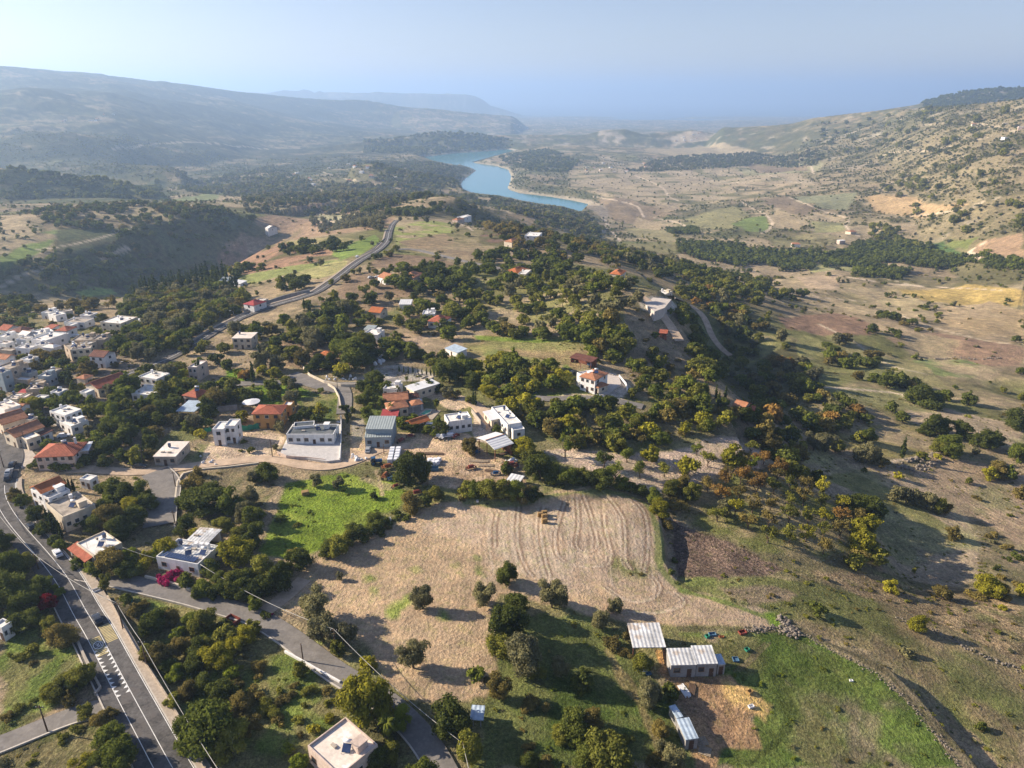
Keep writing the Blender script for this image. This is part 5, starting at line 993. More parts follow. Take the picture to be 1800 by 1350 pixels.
LEAF = dict(dark=leafmat("leaf_dark_green", (0.100, 0.124, 0.034)), green=leafmat("leaf_green", (0.134, 0.167, 0.036)), yellow=leafmat("leaf_yellow_green", (0.256, 0.254, 0.036)), lime=leafmat("leaf_lime", (0.166, 0.211, 0.034)), olive=leafmat("leaf_grey_green", (0.173, 0.174, 0.102)),
    olivegreen=leafmat("leaf_olive_green", (0.173, 0.186, 0.044)), brown=leafmat("leaf_autumn_brown", (0.186, 0.161, 0.060)), rust=leafmat("leaf_rust", (0.256, 0.167, 0.060)), magenta=leafmat("flower_magenta", (.30, .025, .13), .4), red=leafmat("leaf_dark_red", (0.205, 0.012, 0.024)), cyp=leafmat("leaf_cypress", (0.049, 0.068, 0.024)), palm=leafmat("leaf_palm", (0.096, 0.118, 0.026)))
BARK = flat("bark", (.13, .095, .065), var=.3, scale=3)
def crown_mb(mb, kind, nl, ls, rs):
    """leaf-sized faces filling lobed masses; unit tree: height 1, radius ~.5"""
    def leaf(p, nrm, s):
        a = nrm.orthogonal().normalized(); a.rotate(Matrix.Rotation(rs.uniform(0, 6.28), 3, nrm)); b = nrm.cross(a)
        mb.quad(p - a * s * .5 - b * s * .3, p + a * s * .5 - b * s * .42, p + a * s * .45 + b * s * .4, p - a * s * .38 + b * s * .36)
    if kind == 'cypress_tree': lobes = [(Vector((rs.gauss(0, .012), rs.gauss(0, .012), .12 + .82 * i / 11)), Vector((.088 * (1 - .82 * abs((i - 3.2) / 8) ** 1.5),) * 2 + (.09,))) for i in range(12)]
    elif kind == 'shrub':
        lobes = [(Vector((rs.gauss(0, .23), rs.gauss(0, .23), rs.uniform(.12, .45))), Vector((rs.uniform(.17, .27),) * 2 + (rs.uniform(.15, .3),))) for _ in range(8)]
    elif kind == 'almond_tree': lobes = [(Vector((.34 * math.cos(a) * rs.uniform(.3, 1), .34 * math.sin(a) * rs.uniform(.3, 1), rs.uniform(.45, .85))), Vector((rs.uniform(.10, .19),) * 2 + (rs.uniform(.09, .16),))) for a in [rs.uniform(0, 6.28) for _ in range(13)]]
    elif kind == 'olive_tree': lobes = [(Vector((.36 * math.cos(a) * rs.uniform(.2, 1), .36 * math.sin(a) * rs.uniform(.2, 1), rs.uniform(.20, .82))), Vector((rs.uniform(.12, .21),) * 2 + (rs.uniform(.12, .18),))) for a in [rs.uniform(0, 6.28) for _ in range(20)]]
    else: lobes = [(Vector((.40 * math.cos(a) * q, .34 * math.sin(a) * q, rs.uniform(.17, .60 + .32 * (1 - q)))), Vector((rs.uniform(.09, .22),) * 2 + (rs.uniform(.08, .18),))) for a, q in [(rs.uniform(0, 6.28), rs.uniform(0, 1) ** .6) for _ in range(24)]]
    wsum = sum(r.x * r.x for _, r in lobes)
    for c, r in lobes:
        n_ = max(3, int(nl * r.x * r.x / wsum)); airy = kind == 'almond_tree'
        if not airy or nl < 150:                     # a dense twiggy heart so the crown is not see-through
            q = .68 if not airy else .45
            k = len(mb.v); nn = len(mb.f); mb.ball(c, 1, 7 if nl > 400 else 5, 4 if nl > 400 else 3, tuple(r * q), .16)
        for _ in range(n_):
            d = Vector((rs.gauss(0, 1), rs.gauss(0, 1), rs.gauss(.15, 1))).normalized(); q = rs.uniform(.35 if airy else .72, 1.18); p = c + Vector((d.x * r.x, d.y * r.y, d.z * r.z)) * q
            if p.z < .04: p.z = .04
            leaf(p, (d + Vector((rs.gauss(0, .55), rs.gauss(0, .55), rs.gauss(0, .55)))).normalized(), ls * rs.uniform(.6, 1.35))
def trunk_mb(mb, kind, rs, lod):
    k = 6 if lod in (0, 3) else 4
    if kind == 'shrub': 
        for _ in range(3 if lod in (1, 2) else 5): mb.tube([(0, 0, -.06), (rs.uniform(-.12, .12), rs.uniform(-.12, .12), .3)], [.02, .01], k, False)
        return
    h = .28 if kind != 'cypress_tree' else .5; w = .032 if kind != 'cypress_tree' else .014
    mb.tube([(0, 0, -.08), (rs.uniform(-.02, .02), rs.uniform(-.02, .02), h * .5), (rs.uniform(-.03, .03), rs.uniform(-.03, .03), h)], [w * 1.3, w, w * .8], k, False)
    if kind != 'cypress_tree':
        for i in range(5 if lod in (0, 3) else 3): a = i * 6.28 / 5 + rs.uniform(-.5, .5); mb.tube([(0, 0, h * .85), (.14 * math.cos(a), .14 * math.sin(a), h + .15), (.26 * math.cos(a), .26 * math.sin(a), h + .32)], [w * .6, w * .4, w * .2], k, False)
def palm_mb(mt, mc, rs):
    mt.tube([(0, 0, -.05), (.01, 0, .3), (0, .01, .62)], [.045, .032, .036], 7, False)
    for i in range(34):
        a = rs.uniform(0, 6.28); el = rs.uniform(-.5, 1.2); L_ = rs.uniform(.38, .5); d = Vector((math.cos(a), math.sin(a), 0)); s_ = Vector((-math.sin(a), math.cos(a), 0)); pr = Vector((0, 0, .63)); pts = [pr]
        for k in range(6): e = el - k * .36; pr = pr + (d * math.cos(e) + Vector((0, 0, math.sin(e)))) * L_ / 6; pts.append(pr)
        for k in range(6):
            w = .055 * math.sin(math.pi * (k + .6) / 7); w2 = .055 * math.sin(math.pi * (k + 1.6) / 7.6)
            for sg in (-1, 1): dn = Vector((0, 0, -.35)); mc.quad(pts[k], pts[k] + (s_ * sg + dn) * w, pts[k + 1] + (s_ * sg + dn) * w2, pts[k + 1])
PROTO = {}
NLEAF = {0: (1500, .075), 1: (430, .12), 2: (110, .20), 3: (5000, .042)}
def proto(kind, colr, var, lod):
    key = (kind, colr, var, lod)
    if key in PROTO: return PROTO[key]
    gk = (kind, 'geo', var, lod)
    if gk not in PROTO:
        rs = random.Random(str(gk)); cm, tm = MB(), MB(); st = random.getstate(); random.seed(str(gk))
        if kind == 'palm_tree': palm_mb(tm, cm, rs)
        else:
            n_, ls = NLEAF[lod]; sc = {'cypress_tree': (.8, .5), 'almond_tree': (.6, .75), 'shrub': (.8, 1.1)}.get(kind, (1, 1)); crown_mb(cm, kind, int(n_ * sc[0]), ls * sc[1], rs); trunk_mb(tm, kind, rs, lod)
        random.setstate(st); PROTO[gk] = (cm, tm)
    cm, tm = PROTO[gk]
    c = cm.build('crown', LEAF[colr], link=False).data; t = tm.build('trunk', BARK, link=False).data
    b = MB(); b.v = cm.v + tm.v; b.f = cm.f + [tuple(i + len(cm.v) for i in f) for f in tm.f]; b.m = [0] * len(cm.f) + [1] * len(tm.f); w = b.build(kind, [LEAF[colr], BARK], link=False).data
    PROTO[key] = (c, t, w); return PROTO[key]
TREES = []        # x, y, height, width, kind, colour, phrase, manual
ASPECT = {'broadleaf_tree': .92, 'olive_tree': 1.0, 'almond_tree': .98, 'cypress_tree': 5.5, 'palm_tree': 1.25, 'shrub': .72}
KN = dict(b='broadleaf_tree', o='olive_tree', a='almond_tree', c='cypress_tree', p='palm_tree', s='shrub')
CN = dict(d='dark', g='green', y='yellow', l='lime', o='olive', v='olivegreen', b='brown', r='rust', m='magenta', x='red', c='cyp', p='palm')
def T(px, py, wpx, code, ph='', asp=1.):
    k, c = KN[code[0]], CN[code[1]]; q = at(px, py); dpt = topix(q.x, q.y, q.z)[2]; w = wpx * dpt / FPX; TREES.append([q.x, q.y, w * ASPECT[k] * asp, w, k, c, ph, 1]); return q
def TL(ph, s):
    for it in s.split(';'):
        a = it.split(); T(float(a[0]), float(a[1]), float(a[2]), a[3], ph, float(a[4]) if len(a) > 4 else 1.)
TL('', "645 1258 105 by;649 1172 30 by;555 1092 62 oo;568 1128 55 oo;612 1132 50 oo;594 1150 30 ov;742 1070 38 oo 1.3;850 1064 44 oo;727 1174 50 oo 1.1;893 1128 72 bd 1.2;905 1085 58 bd;882 1150 55 bv;918 1182 72 oo;985 1188 34 oo 1.1;878 1228 46 ob 1.1;795 1287 78 bd;825 1340 56 ov 1.1;704 1278 44 bl 1.2;682 1302 50 pp;690 1330 40 bv;508 1322 22 bl;527 1347 32 bl;665 1347 48 bd;655 1345 40 bd;740 1375 60 bg")
TL('', "890 1024 40 bd 1.2;970 1068 50 oo 1.1;988 1062 26 oo;1053 1104 36 oo 1.2;1081 1132 28 sb 1.3;1095 1150 20 sb;820 870 32 bv;838 874 38 bg;858 876 42 bv;880 876 42 bv;902 876 42 bg;925 878 34 sb 1.4;940 878 30 bd;948 842 52 bd 1.2;936 822 42 bv;925 800 40 by;975 848 44 bd;1000 850 40 bg;1022 846 30 bv 1.2;1038 852 34 bd;1060 856 42 bd;1092 860 28 bg 1.2;1107 866 26 bd;1128 872 28 bd;1148 884 34 bg;1158 905 38 by;1168 925 24 sb 1.4;1178 870 36 bv;1185 888 30 sb;1200 862 34 bb;1216 880 36 bv 1.2")
TL('', "528 1000 46 bd 1.1;595 976 44 bv;578 976 34 bd;612 958 34 bv;630 948 40 bd;662 928 38 bd;646 936 26 sd;680 918 24 sd;700 908 22 sd;724 898 40 bb 1.1;764 880 36 bv;748 888 24 bd;722 850 54 bd 1.5;742 842 38 bd 1.3;700 846 24 bd;555 854 24 oo;594 860 24 oo;472 844 40 bd;458 846 26 bd;445 848 22 oo;440 886 34 oo;434 914 38 oo;447 925 40 od;455 890 16 so;448 950 38 od;420 992 62 by;425 955 38 bv;465 1022 58 bv;432 1032 50 bd;485 1038 56 bd;452 1048 48 bd;410 1040 46 bv;390 1030 36 bd;500 1010 34 bd;515 975 22 sb;372 1012 38 bd")
TL('', "362 896 78 bd .7;340 892 44 bg;322 892 30 bd;340 850 32 sb 1.3;330 936 42 bd;350 950 30 by;395 935 36 bv;205 874 44 bd;222 884 44 bd;248 882 46 bg;262 892 36 bd;196 890 30 bg;232 898 36 by;237 925 46 bd;200 928 56 bb;215 944 46 bd;182 868 28 bg;180 905 34 bd;172 930 40 bd;28 882 30 bb;42 888 28 bd;124 864 11 cc .45;131 864 11 cc .45;118 862 10 cc .45;65 915 36 bd;97 940 9 cc;88 930 8 cc;104 942 8 cc;110 948 7 cc;97 958 24 bd;108 965 22 bg;78 938 28 bd;120 925 16 bd;135 925 20 bg;150 925 18 bg;252 1002 24 by;292 978 46 by;275 985 26 bl;262 988 30 by;232 984 28 bl;215 990 24 bg;310 975 26 by;197 1004 54 bb;222 1014 36 bd;160 1008 26 bg;175 1010 26 bd;187 1036 22 ov 1.4;143 998 26 bg;240 1012 30 bd;330 1030 32 bd;360 1046 36 bg;375 1050 30 bd;404 1048 44 bd;425 1050 46 bd;445 1070 30 bg;348 1050 24 od")
TL('', "25 1012 58 bg;8 962 40 bd;48 1000 40 bv;15 1062 70 bd;45 1072 58 bd;73 1042 40 bg;88 1072 34 bx 1.2;106 1048 20 bl;96 1038 16 bl;113 1134 52 bb;88 1108 34 bv;60 1100 40 bd;30 1110 40 bd;33 1158 20 sv;92 1228 36 bv;112 1220 44 bv;135 1208 44 bv;152 1196 40 bv;125 1236 30 bb;155 1262 30 ov;178 1275 36 bb;192 1262 30 bb;195 1306 50 bg;215 1348 66 bg;175 1345 34 bg;40 1245 18 sv;12 1262 20 sb;150 1345 30 sy;58 1150 24 bv")
TL('', "280 1104 46 bg;262 1114 40 bd;300 1095 36 bb;315 1120 28 bl;360 1108 50 bv;340 1100 34 bg;283 1170 54 bb;262 1160 36 bv;312 1194 34 bl;300 1180 36 bd;385 1170 56 by;412 1144 36 by;432 1130 40 by;445 1110 30 bv;370 1145 34 bv;410 1192 30 bl;350 1154 44 bd;340 1184 40 bd;320 1150 40 bb;370 1302 118 bg .8;330 1290 50 bg;410 1322 70 bv;345 1325 52 bg;393 1230 50 bd;425 1250 42 bb;360 1215 40 bd;330 1225 36 bb;450 1230 30 sb;455 1180 34 sb;300 1235 30 sv;440 1290 40 ob;240 1080 26 bb;222 1060 24 bd;252 1066 22 sb;395 1108 30 bd;470 1250 36 sv;500 1230 30 sb;545 1215 26 sv")
TL('', "1128 1175 40 bv;1136 1238 48 oo;1150 1225 30 oo;1068 1358 100 bv .85;1010 1292 60 bd;1038 1278 44 bb;1010 1310 30 bg;985 1300 34 bv;1030 1345 50 bd;1160 1292 36 bb;1180 1348 46 oo;1165 1330 36 oo;1150 1345 30 bb;960 1345 30 sb;940 1190 34 bv;860 1200 20 sb;1100 1300 24 sv;930 1350 40 bd;1565 1040 28 by;1657 1052 32 bb;1733 1046 48 by;1755 1050 36 bb;1711 1050 26 sb;1611 1108 36 by;1763 1070 14 sy;1795 1046 30 by;1676 947 28 bb;1520 910 66 bd .8;1500 900 40 bd;1535 905 40 bd;1575 882 30 oo;1592 884 30 oo;1610 888 32 oo;1628 894 32 oo;1645 900 32 ov;1660 904 24 ob")
TL('', "1623 714 58 bd .8;1605 710 36 bd;1640 712 32 bd;1660 704 26 bg;1702 712 28 bd;1565 724 24 bd;1586 742 26 bd;1493 718 28 bd;1520 744 24 bd;1436 692 24 bg;1463 757 26 bd;1637 764 44 bd;1655 762 34 bd;1690 768 38 bd;1668 800 48 bg;1652 796 36 bv;1730 788 42 bd;1750 782 30 bd;1785 752 42 bd;1523 778 36 bg;1508 776 26 bv;1430 792 34 oo;1450 794 34 oo;1470 792 28 bv;1522 814 40 oo;1508 810 32 oo;1548 820 24 bb;1538 812 24 oo;1585 806 8 cc;1578 842 17 by;1648 807 14 by;1755 838 36 bb;1740 842 28 by;1790 812 44 bg;1770 842 30 bg;1792 874 26 bb;1258 702 5 cc;1274 704 5 cc;1262 717 6 cc;1317 738 5 cc;1322 735 26 bg;1310 742 34 bd;1330 742 20 by;1400 740 30 bd;1378 748 26 bd;1345 752 30 bd")
TL('', "774 766 30 bd 1.35;764 768 16 bg;752 762 20 bg;724 760 24 bd;712 752 26 bg;702 750 22 bl;726 745 24 bl;690 730 24 pp;672 722 24 pp;660 716 24 pp;650 700 26 pp;665 690 22 bg;698 698 20 pp;702 684 16 pp;767 722 22 pp;715 672 12 pp;645 712 34 bd;640 690 30 bd;660 680 36 bd;680 690 26 bg;648 735 28 bg;736 690 26 bd;752 688 28 bd;770 690 22 bd;800 700 20 bb;785 700 22 oo;832 712 5 cc 1.1;836 714 5 cc;824 708 16 bv;790 672 50 bd 1.1;812 660 46 bg;830 680 34 bd;775 655 30 bg;860 700 34 by;875 702 26 by;880 716 22 bv;895 712 22 by;912 735 22 sb;828 798 30 bb 1.25;820 790 20 bb;912 800 34 by;898 790 24 by;880 778 22 bg;872 762 20 bd;890 832 26 bd;604 660 32 by 1.05;595 665 18 bv;536 640 28 bb 1.3;528 645 20 bb;560 650 34 bd;580 650 36 bd;545 655 20 bd;625 640 70 bd .85;600 628 44 bg;640 615 40 bv;612 612 34 bd;655 632 34 bd;638 645 40 bd;690 630 28 bg;680 632 18 bd;722 632 32 bd;738 632 26 bd;758 640 26 bd;655 655 12 pp")
TL('', "446 672 7 cc 1.05;457 628 5 cc;353 665 7 cc;348 666 6 cc;456 640 4 cc;432 667 24 br;462 658 22 by;485 664 24 by;420 662 20 bl;516 690 26 oo;514 718 32 oo 1.05;502 676 20 bv;480 686 28 bd;484 702 24 bg;455 702 22 bd;435 706 30 bd;400 706 30 bd;378 716 46 bb;362 712 26 bb;425 742 26 by 1.05;418 750 18 bg;492 758 22 oo;484 790 12 oo;423 794 8 sv;429 778 12 sv;540 735 26 bd;556 742 26 bd;565 738 26 by 1.4;520 742 22 bd;550 722 16 sv;565 690 12 bg;611 745 9 cc .7;606 722 16 bd;620 724 12 bd;612 735 14 bd;520 700 22 bg;300 660 30 bl;322 664 22 bl;313 676 24 bl;345 700 24 bv;290 700 40 bv;275 712 30 bg;305 716 30 bd;290 730 40 bd;255 722 30 bg;262 740 34 bb;280 748 30 bd;300 745 26 bb;315 750 24 oo;345 755 30 oo;362 752 26 bg;330 757 24 bd;205 752 42 bg 1.3;196 735 36 bg 1.2;212 718 30 bg 1.3;190 765 34 bd;222 760 30 bd;235 745 26 bd;158 768 18 oo 1.3;172 775 26 bg;158 722 16 pp;225 752 20 oo;125 672 6 cc;130 690 14 bd 1.8;121 678 12 bd 1.7;92 700 30 bd 1.05;105 705 24 bd;60 722 34 by;44 726 26 by;75 718 24 bl;82 752 26 bd;70 760 18 bd;55 740 24 oo;38 665 30 bb;64 655 26 bb;80 640 32 bb;100 640 30 bb;70 632 26 bb;112 645 22 bd;40 640 24 bv;150 668 30 bb 1.1;160 655 28 bb;165 680 18 bb;60 560 14 bg;122 560 12 bd")
TL('', "20 598 12 bd;10 600 14 bd;170 600 14 bg;135 600 8 bd;148 612 8 bd;165 612 12 bv;88 790 24 bg;105 790 20 bg;72 782 18 bg;126 792 18 bg;138 822 22 bv;86 822 12 by;70 820 20 bd;58 824 16 bd;100 828 20 bd;115 828 18 bg;155 792 30 bg;170 782 26 bg;190 800 40 bg;200 790 32 bd;215 810 30 bg;185 820 26 bd;150 818 26 bd;205 775 20 bd;160 810 26 bd;140 778 20 bg;148 800 20 bd;265 788 32 bd;265 808 26 bb;275 768 28 bb;258 775 30 bd;230 770 30 bd;245 800 24 bd;352 770 22 by;340 762 18 bv;352 800 6 bd;420 610 22 bv;360 612 22 bv 1.0;352 622 20 bv;410 585 16 bg;395 620 26 bv;380 640 26 bd;400 650 24 bd;350 645 22 bl;325 625 20 ov;332 612 18 oo;470 610 14 bv;490 620 18 bd;505 600 20 bd;525 605 18 bg;455 600 14 bv;520 590 22 bd;570 600 46 bv .85;585 605 30 bd;555 595 30 bd;600 598 22 bd;535 545 4 cc;545 562 6 cc;605 565 6 cc 1.0;618 530 22 bd;650 535 26 bd;640 515 20 bv;655 530 22 bg;660 505 20 bd;600 545 26 bd;575 548 24 bd;560 560 20 bd;565 530 12 bg")
TL('magenta bush in front of the solar panel house', "300 1020 30 sm 1.1;313 1022 24 sm;288 1022 20 sm")
TL('beside the driveway', "476 1082 10 sm;465 1085 20 sd")
TL('in the low row above the pale sheet roof', "702 654 2.6 cc;710 656 2.4 cc;718 657 2.4 cc;726 657 2.6 cc;742 659 2.4 cc;750 660 2.6 cc;757 661 2.8 cc;763 662 2.8 cc;735 658 1.8 cc")

# ------------------------------------------------------------------ scatter
MAN = [(t[0], t[1], t[3]) for t in TREES]
class Hash:
    def __init__(s, c): s.c = c; s.d = defaultdict(list)
    def add(s, x, y, r): s.d[(int(x // s.c), int(y // s.c))].append((x, y, r))
    def hit(s, x, y, r, k=1):
        i, j = int(x // s.c), int(y // s.c)
        for a in range(-k, k + 1):
            for b in range(-k, k + 1):
                for (u, v, q) in s.d.get((i + a, j + b), ()):
                    if (u - x) ** 2 + (v - y) ** 2 < (q + r) ** 2: return True
        return False
HM = Hash(16)
for x, y, w in MAN: HM.add(x, y, w * .32)
for x, y, w in ROADP: HM.add(x, y, w + 1.2)
HO = Hash(24)
for x, y, w in OCC: HO.add(x, y, w)
def inhouse(x, y, r):
    for (hx, hy, rz, w, d) in OCC_R:
        if abs(x - hx) > 45 or abs(y - hy) > 45: continue
        c, s_ = math.cos(rz), math.sin(rz); u = (x - hx) * c + (y - hy) * s_; v = -(x - hx) * s_ + (y - hy) * c
        if -r < u < w + r and -r - .5 < v < d + r: return True
    return False
SC = Hash(12)
def forest(pl, sp, mix, size, ph, clump=.0, row=None, prob=1., seed=0):
    """scatter kinds in a ground polygon; sp spacing in m, mix 'od:3 bv:1', size (min, max) crown width"""
    w = wpoly(pl); rs = random.Random(len(TREES) + seed); kk = [(a.split(':')[0], float(a.split(':')[1])) for a in mix.split()]
    x0, y0 = w.min(0); x1, y1 = w.max(0); ux, uy = Vector((1, 0, 0)), Vector((0, 1, 0))
    if row: A_, B_ = at(*row[0]), at(*row[1]); ux = (B_ - A_); ux.z = 0; ux.normalize(); uy = Vector((-ux.y, ux.x, 0))
    cx, cy = (x0 + x1) / 2, (y0 + y1) / 2; n_ = int(max(x1 - x0, y1 - y0) / sp * .75) + 1; gx, gy = np.meshgrid(np.arange(-n_, n_ + 1), np.arange(-n_, n_ + 1)); jit = .12 if row else .42
    rg_ = np.random.default_rng(rs.randint(0, 9999)); a = (gx + (0 if row else .5) * (gy % 2) + rg_.uniform(-jit, jit, gx.shape)) * sp; b = (gy * (1 if row else .87) + rg_.uniform(-jit, jit, gx.shape)) * sp
    X = (cx + ux.x * a + uy.x * b).ravel(); Y = (cy + ux.y * a + uy.y * b).ravel(); ok = inpoly(X, Y, w)
    if clump: ok &= (fbm(X, Y, 28, 3, 300 + seed) * 1.6 + rg_.uniform(-.4, .4, X.shape)) > (clump * 2 - 1) * .6
    if prob < 1: ok &= rg_.random(X.shape) < prob
    cn = fbm(X, Y, 22, 2, 77)
    for x, y, c_ in zip(X[ok], Y[ok], cn[ok]):
        k = kk[min(len(kk) - 1, int((rs.random() * .6 + (c_ + .5) * .4) * len(kk)))][0] if rs.random() < .35 else rs.choices([q[0] for q in kk], [q[1] for q in kk])[0]
        s_ = rs.uniform(*size); kd = KN[k[0]]
        if kd == 'shrub': s_ *= .55
        if kd == 'cypress_tree': s_ *= .38
        if kd == 'almond_tree': s_ *= .8
        if HM.hit(x, y, s_ * .30) or inhouse(x, y, s_ * .32 + .3): continue
        SC.add(x, y, s_ * .4); TREES.append([x, y, s_ * ASPECT[kd] * rs.uniform(.85, 1.2), s_, kd, CN[k[1]], ph, 0])
B = 'bd:4 bg:3 bv:2 bb:.7'
forest([(235,600),(205,560),(235,530),(280,515),(400,505),(432,520),(430,545),(395,570),(345,605),(300,630),(250,648),(215,640),(205,615)], 7.5, 'bd:3 bg:2 bv:2 oo:2 bb:1', (6, 10), '', seed=1)
forest([(225,518),(260,508),(330,500),(425,512),(430,524),(340,516),(250,530)], 7, 'cc:2 bd:3', (4.5, 7), 'in the cypress row on the hill', seed=2)
forest([(150,690),(260,655),(330,650),(330,680),(420,680),(420,712),(370,720),(360,760),(300,765),(240,820),(180,830),(150,790),(165,760),(150,740)], 7.5, B + ' oo:1', (6, 9.5), '', clump=.25, seed=3)
forest([(60,700),(120,690),(150,700),(160,720),(90,722),(80,718)], 7, B, (5, 8), '', seed=4)
forest([(310,640),(400,590),(520,560),(600,545),(700,560),(700,585),(640,600),(600,640),(540,640),(500,660),(400,668),(340,660)], 9.5, 'bd:3 bg:2 bv:2 oo:2 bb:.5', (6, 9), '', clump=.4, seed=5)
forest([(560,520),(660,500),(700,520),(690,535),(560,545)], 10, B, (6, 9), '', clump=.45, seed=6)
forest([(655,490),(700,480),(780,480),(830,490),(820,520),(760,530),(700,515)], 9, 'bd:4 bg:2', (7, 12), '', clump=.2, seed=7)
forest([(700,540),(830,520),(860,560),(820,590),(790,600),(700,585)], 9, B, (6, 10), '', clump=.35, seed=8)
forest([(800,500),(900,490),(1060,490),(1130,510),(1130,560),(1060,600),(1030,595),(830,586),(820,560)], 10, 'oo:4 bv:3 bg:2 av:2', (5.5, 8), '', clump=.15, seed=9)
forest([(880,470),(1000,490),(1100,500),(1100,515),(880,500),(820,480)], 10, B, (6, 10), '', clump=.3, seed=10)
forest([(820,475),(850,450),(960,450),(1050,470),(1000,485),(900,488)], 10, 'bd:4 bg:1', (6, 10), '', clump=.35, seed=11)
forest([(850,580),(1040,592),(1042,602),(850,590)], 8, B, (7, 10), '', seed=12)
forest([(1035,580),(1080,560),(1110,590),(1095,640),(1050,650),(1035,630)], 8, B, (7, 12), '', seed=13)
forest([(700,655),(770,640),(880,640),(940,650),(1010,660),(1010,700),(1000,740),(960,770),(930,760),(900,715),(840,705),(790,690),(760,660)], 8.5, 'bv:3 bg:3 bd:2 by:1 bb:1', (6, 9), '', clump=.2, seed=14)
forest([(820,622),(940,650),(1000,655),(1000,665),(820,645)], 9, B, (7, 11), '', clump=.2, seed=15)
forest([(960,705),(1090,705),(1180,700),(1240,690),(1300,745),(1300,770),(1240,765),(1180,790),(1080,795),(1000,785),(960,775)], 8.5, 'bv:3 bb:3 av:2 bd:2 sb:2 ab:2', (5, 8), '', clump=.3, seed=16)
forest([(1095,600),(1150,570),(1180,610),(1230,660),(1250,700),(1180,700),(1110,660),(1060,650)], 8, 'bv:3 sb:3 bg:2 bb:2 sv:3', (4, 7), '', clump=.35, seed=17)
forest([(1060,500),(1120,500),(1125,540),(1160,600),(1120,600),(1090,570)], 8, 'bv:2 sb:3 bg:2 sv:2', (5, 8), '', clump=.3, seed=18)
forest([(1195,540),(1225,560),(1240,610),(1290,640),(1250,680),(1200,620),(1180,580)], 7.5, 'bd:3 bg:2 bv:2', (5, 9), '', clump=.3, seed=19)
forest([(1180,505),(1240,510),(1330,560),(1400,620),(1460,690),(1520,745),(1450,780),(1400,745),(1340,735),(1320,700),(1290,640),(1260,560),(1200,530)], 9, 'bd:3 bg:2 bv:3 bb:1.5 oo:2 br:.5', (6, 10), '', clump=.35, seed=20)
forest([(1450,600),(1500,605),(1560,640),(1620,690),(1560,690),(1480,660),(1440,630)], 9, 'bd:4 bg:2 bb:1 oo:1', (6, 11), '', clump=.3, seed=21)
forest([(1330,745),(1380,760),(1400,790),(1440,860),(1380,850),(1350,800),(1290,760)], 8, 'bd:3 bv:2 bb:1', (6, 10), '', clump=.1, seed=22)
forest([(860,690),(960,680),(1040,700),(1100,745),(1000,785),(930,765),(880,715)], 7.6, 'bv:3 by:2 av:3 bg:2 ab:1', (5.5, 8), '', clump=.2, seed=60)
forest([(830,650),(900,655),(1000,660),(1010,690),(930,680),(850,690)], 8, 'bv:3 by:2 bg:2 av:2', (6, 8), '', clump=.1, seed=61)
forest([(1090,640),(1140,650),(1230,690),(1290,740),(1240,750),(1150,730),(1110,700)], 7.5, 'sb:2 sv:3 bv:3 bg:2 ab:1', (4, 7), '', clump=.25, seed=62)
# orchards
forest([(985,800),(1100,808),(1180,800),(1240,775),(1290,772),(1335,790),(1340,820),(1280,835),(1230,852),(1180,868),(1110,860),(1050,835)], 9.2, 'ag:3 av:3 al:1 by:.6', (7, 9.5), '', row=((1060,812),(1280,780)), prob=.8, seed=23)
forest([(1170,870),(1260,850),(1340,838),(1440,868),(1500,905),(1535,960),(1490,985),(1400,975),(1320,960),(1230,925),(1180,900)], 7.4, 'ar:4 ab:4 av:3 ay:1.5', (6.5, 8.8), '', row=((1200,880),(1420,860)), prob=.9, seed=24)
forest([(1225,830),(1340,815),(1400,845),(1300,860)], 8.5, 'ar:3 ab:3 av:2', (6, 8), '', clump=.3, seed=25)
forest([(1480,905),(1535,940),(1545,985),(1510,1000),(1470,985),(1490,950)], 7.5, 'bv:3 by:1.5 ab:2 ay:1', (6, 8.5), '', seed=26)
forest([(1350,975),(1480,985),(1540,1005),(1480,1010),(1380,1000)], 9, 'sb:3 sv:2 bv:1', (4, 7), '', clump=.3, seed=27)
forest([(700,440),(620,470),(560,505),(580,515),(650,470),(700,450)], 9, B, (4, 7), '', clump=.35, seed=28)
# hedges and banks
forest([(1560,1010),(1700,1035),(1800,1050),(1800,1062),(1690,1045),(1560,1020)], 6, 'sb:3 sy:1 sv:2', (4, 8), '', clump=.3, seed=29)
forest([(1725,930),(1760,950),(1800,985),(1800,1040),(1735,1025),(1735,980)], 6, 'sb:3 sd:3 bd:1', (4, 8), '', clump=.1, seed=30)
forest([(1700,870),(1740,900),(1800,960),(1800,900),(1750,840)], 30, 'sb:1', (4, 6), '', seed=31)
forest([(1390,1012),(1560,1022),(1800,1075),(1800,1165),(1620,1080),(1480,1030)], 6.5, 'sb:3 sv:2', (1.6, 3), '', prob=.8, seed=32)
forest([(240,1090),(420,1090),(450,1130),(480,1180),(470,1240),(440,1340),(380,1350),(320,1250),(250,1150)], 6, 'sb:3 sv:2 bv:2 bb:2 sd:1', (4, 7), '', clump=.2, seed=33)
forest([(450,1180),(560,1200),(640,1240),(600,1290),(500,1300),(470,1240)], 5, 'sb:3 sv:2 sy:1', (2.5, 5), '', clump=.5, seed=34)
forest([(0,1085),(110,1110),(160,1190),(60,1250),(0,1270)], 6, 'sv:3 sb:2 bv:1', (3, 5), '', clump=.6, seed=35)
forest([(0,1320),(180,1262),(250,1350),(0,1350)], 5, 'sv:3 sb:2', (2.5, 5), '', clump=.5, seed=36)
forest([(-40,960),(40,985),(90,1030),(110,1080),(20,1080),(-60,1060)], 6.5, 'bd:4 bg:2', (6, 9), '', seed=37)
forest([(880,1100),(940,1100),(960,1190),(900,1240),(860,1200)], 7, 'bd:3 bv:1', (6, 9), '', clump=.3, seed=38)
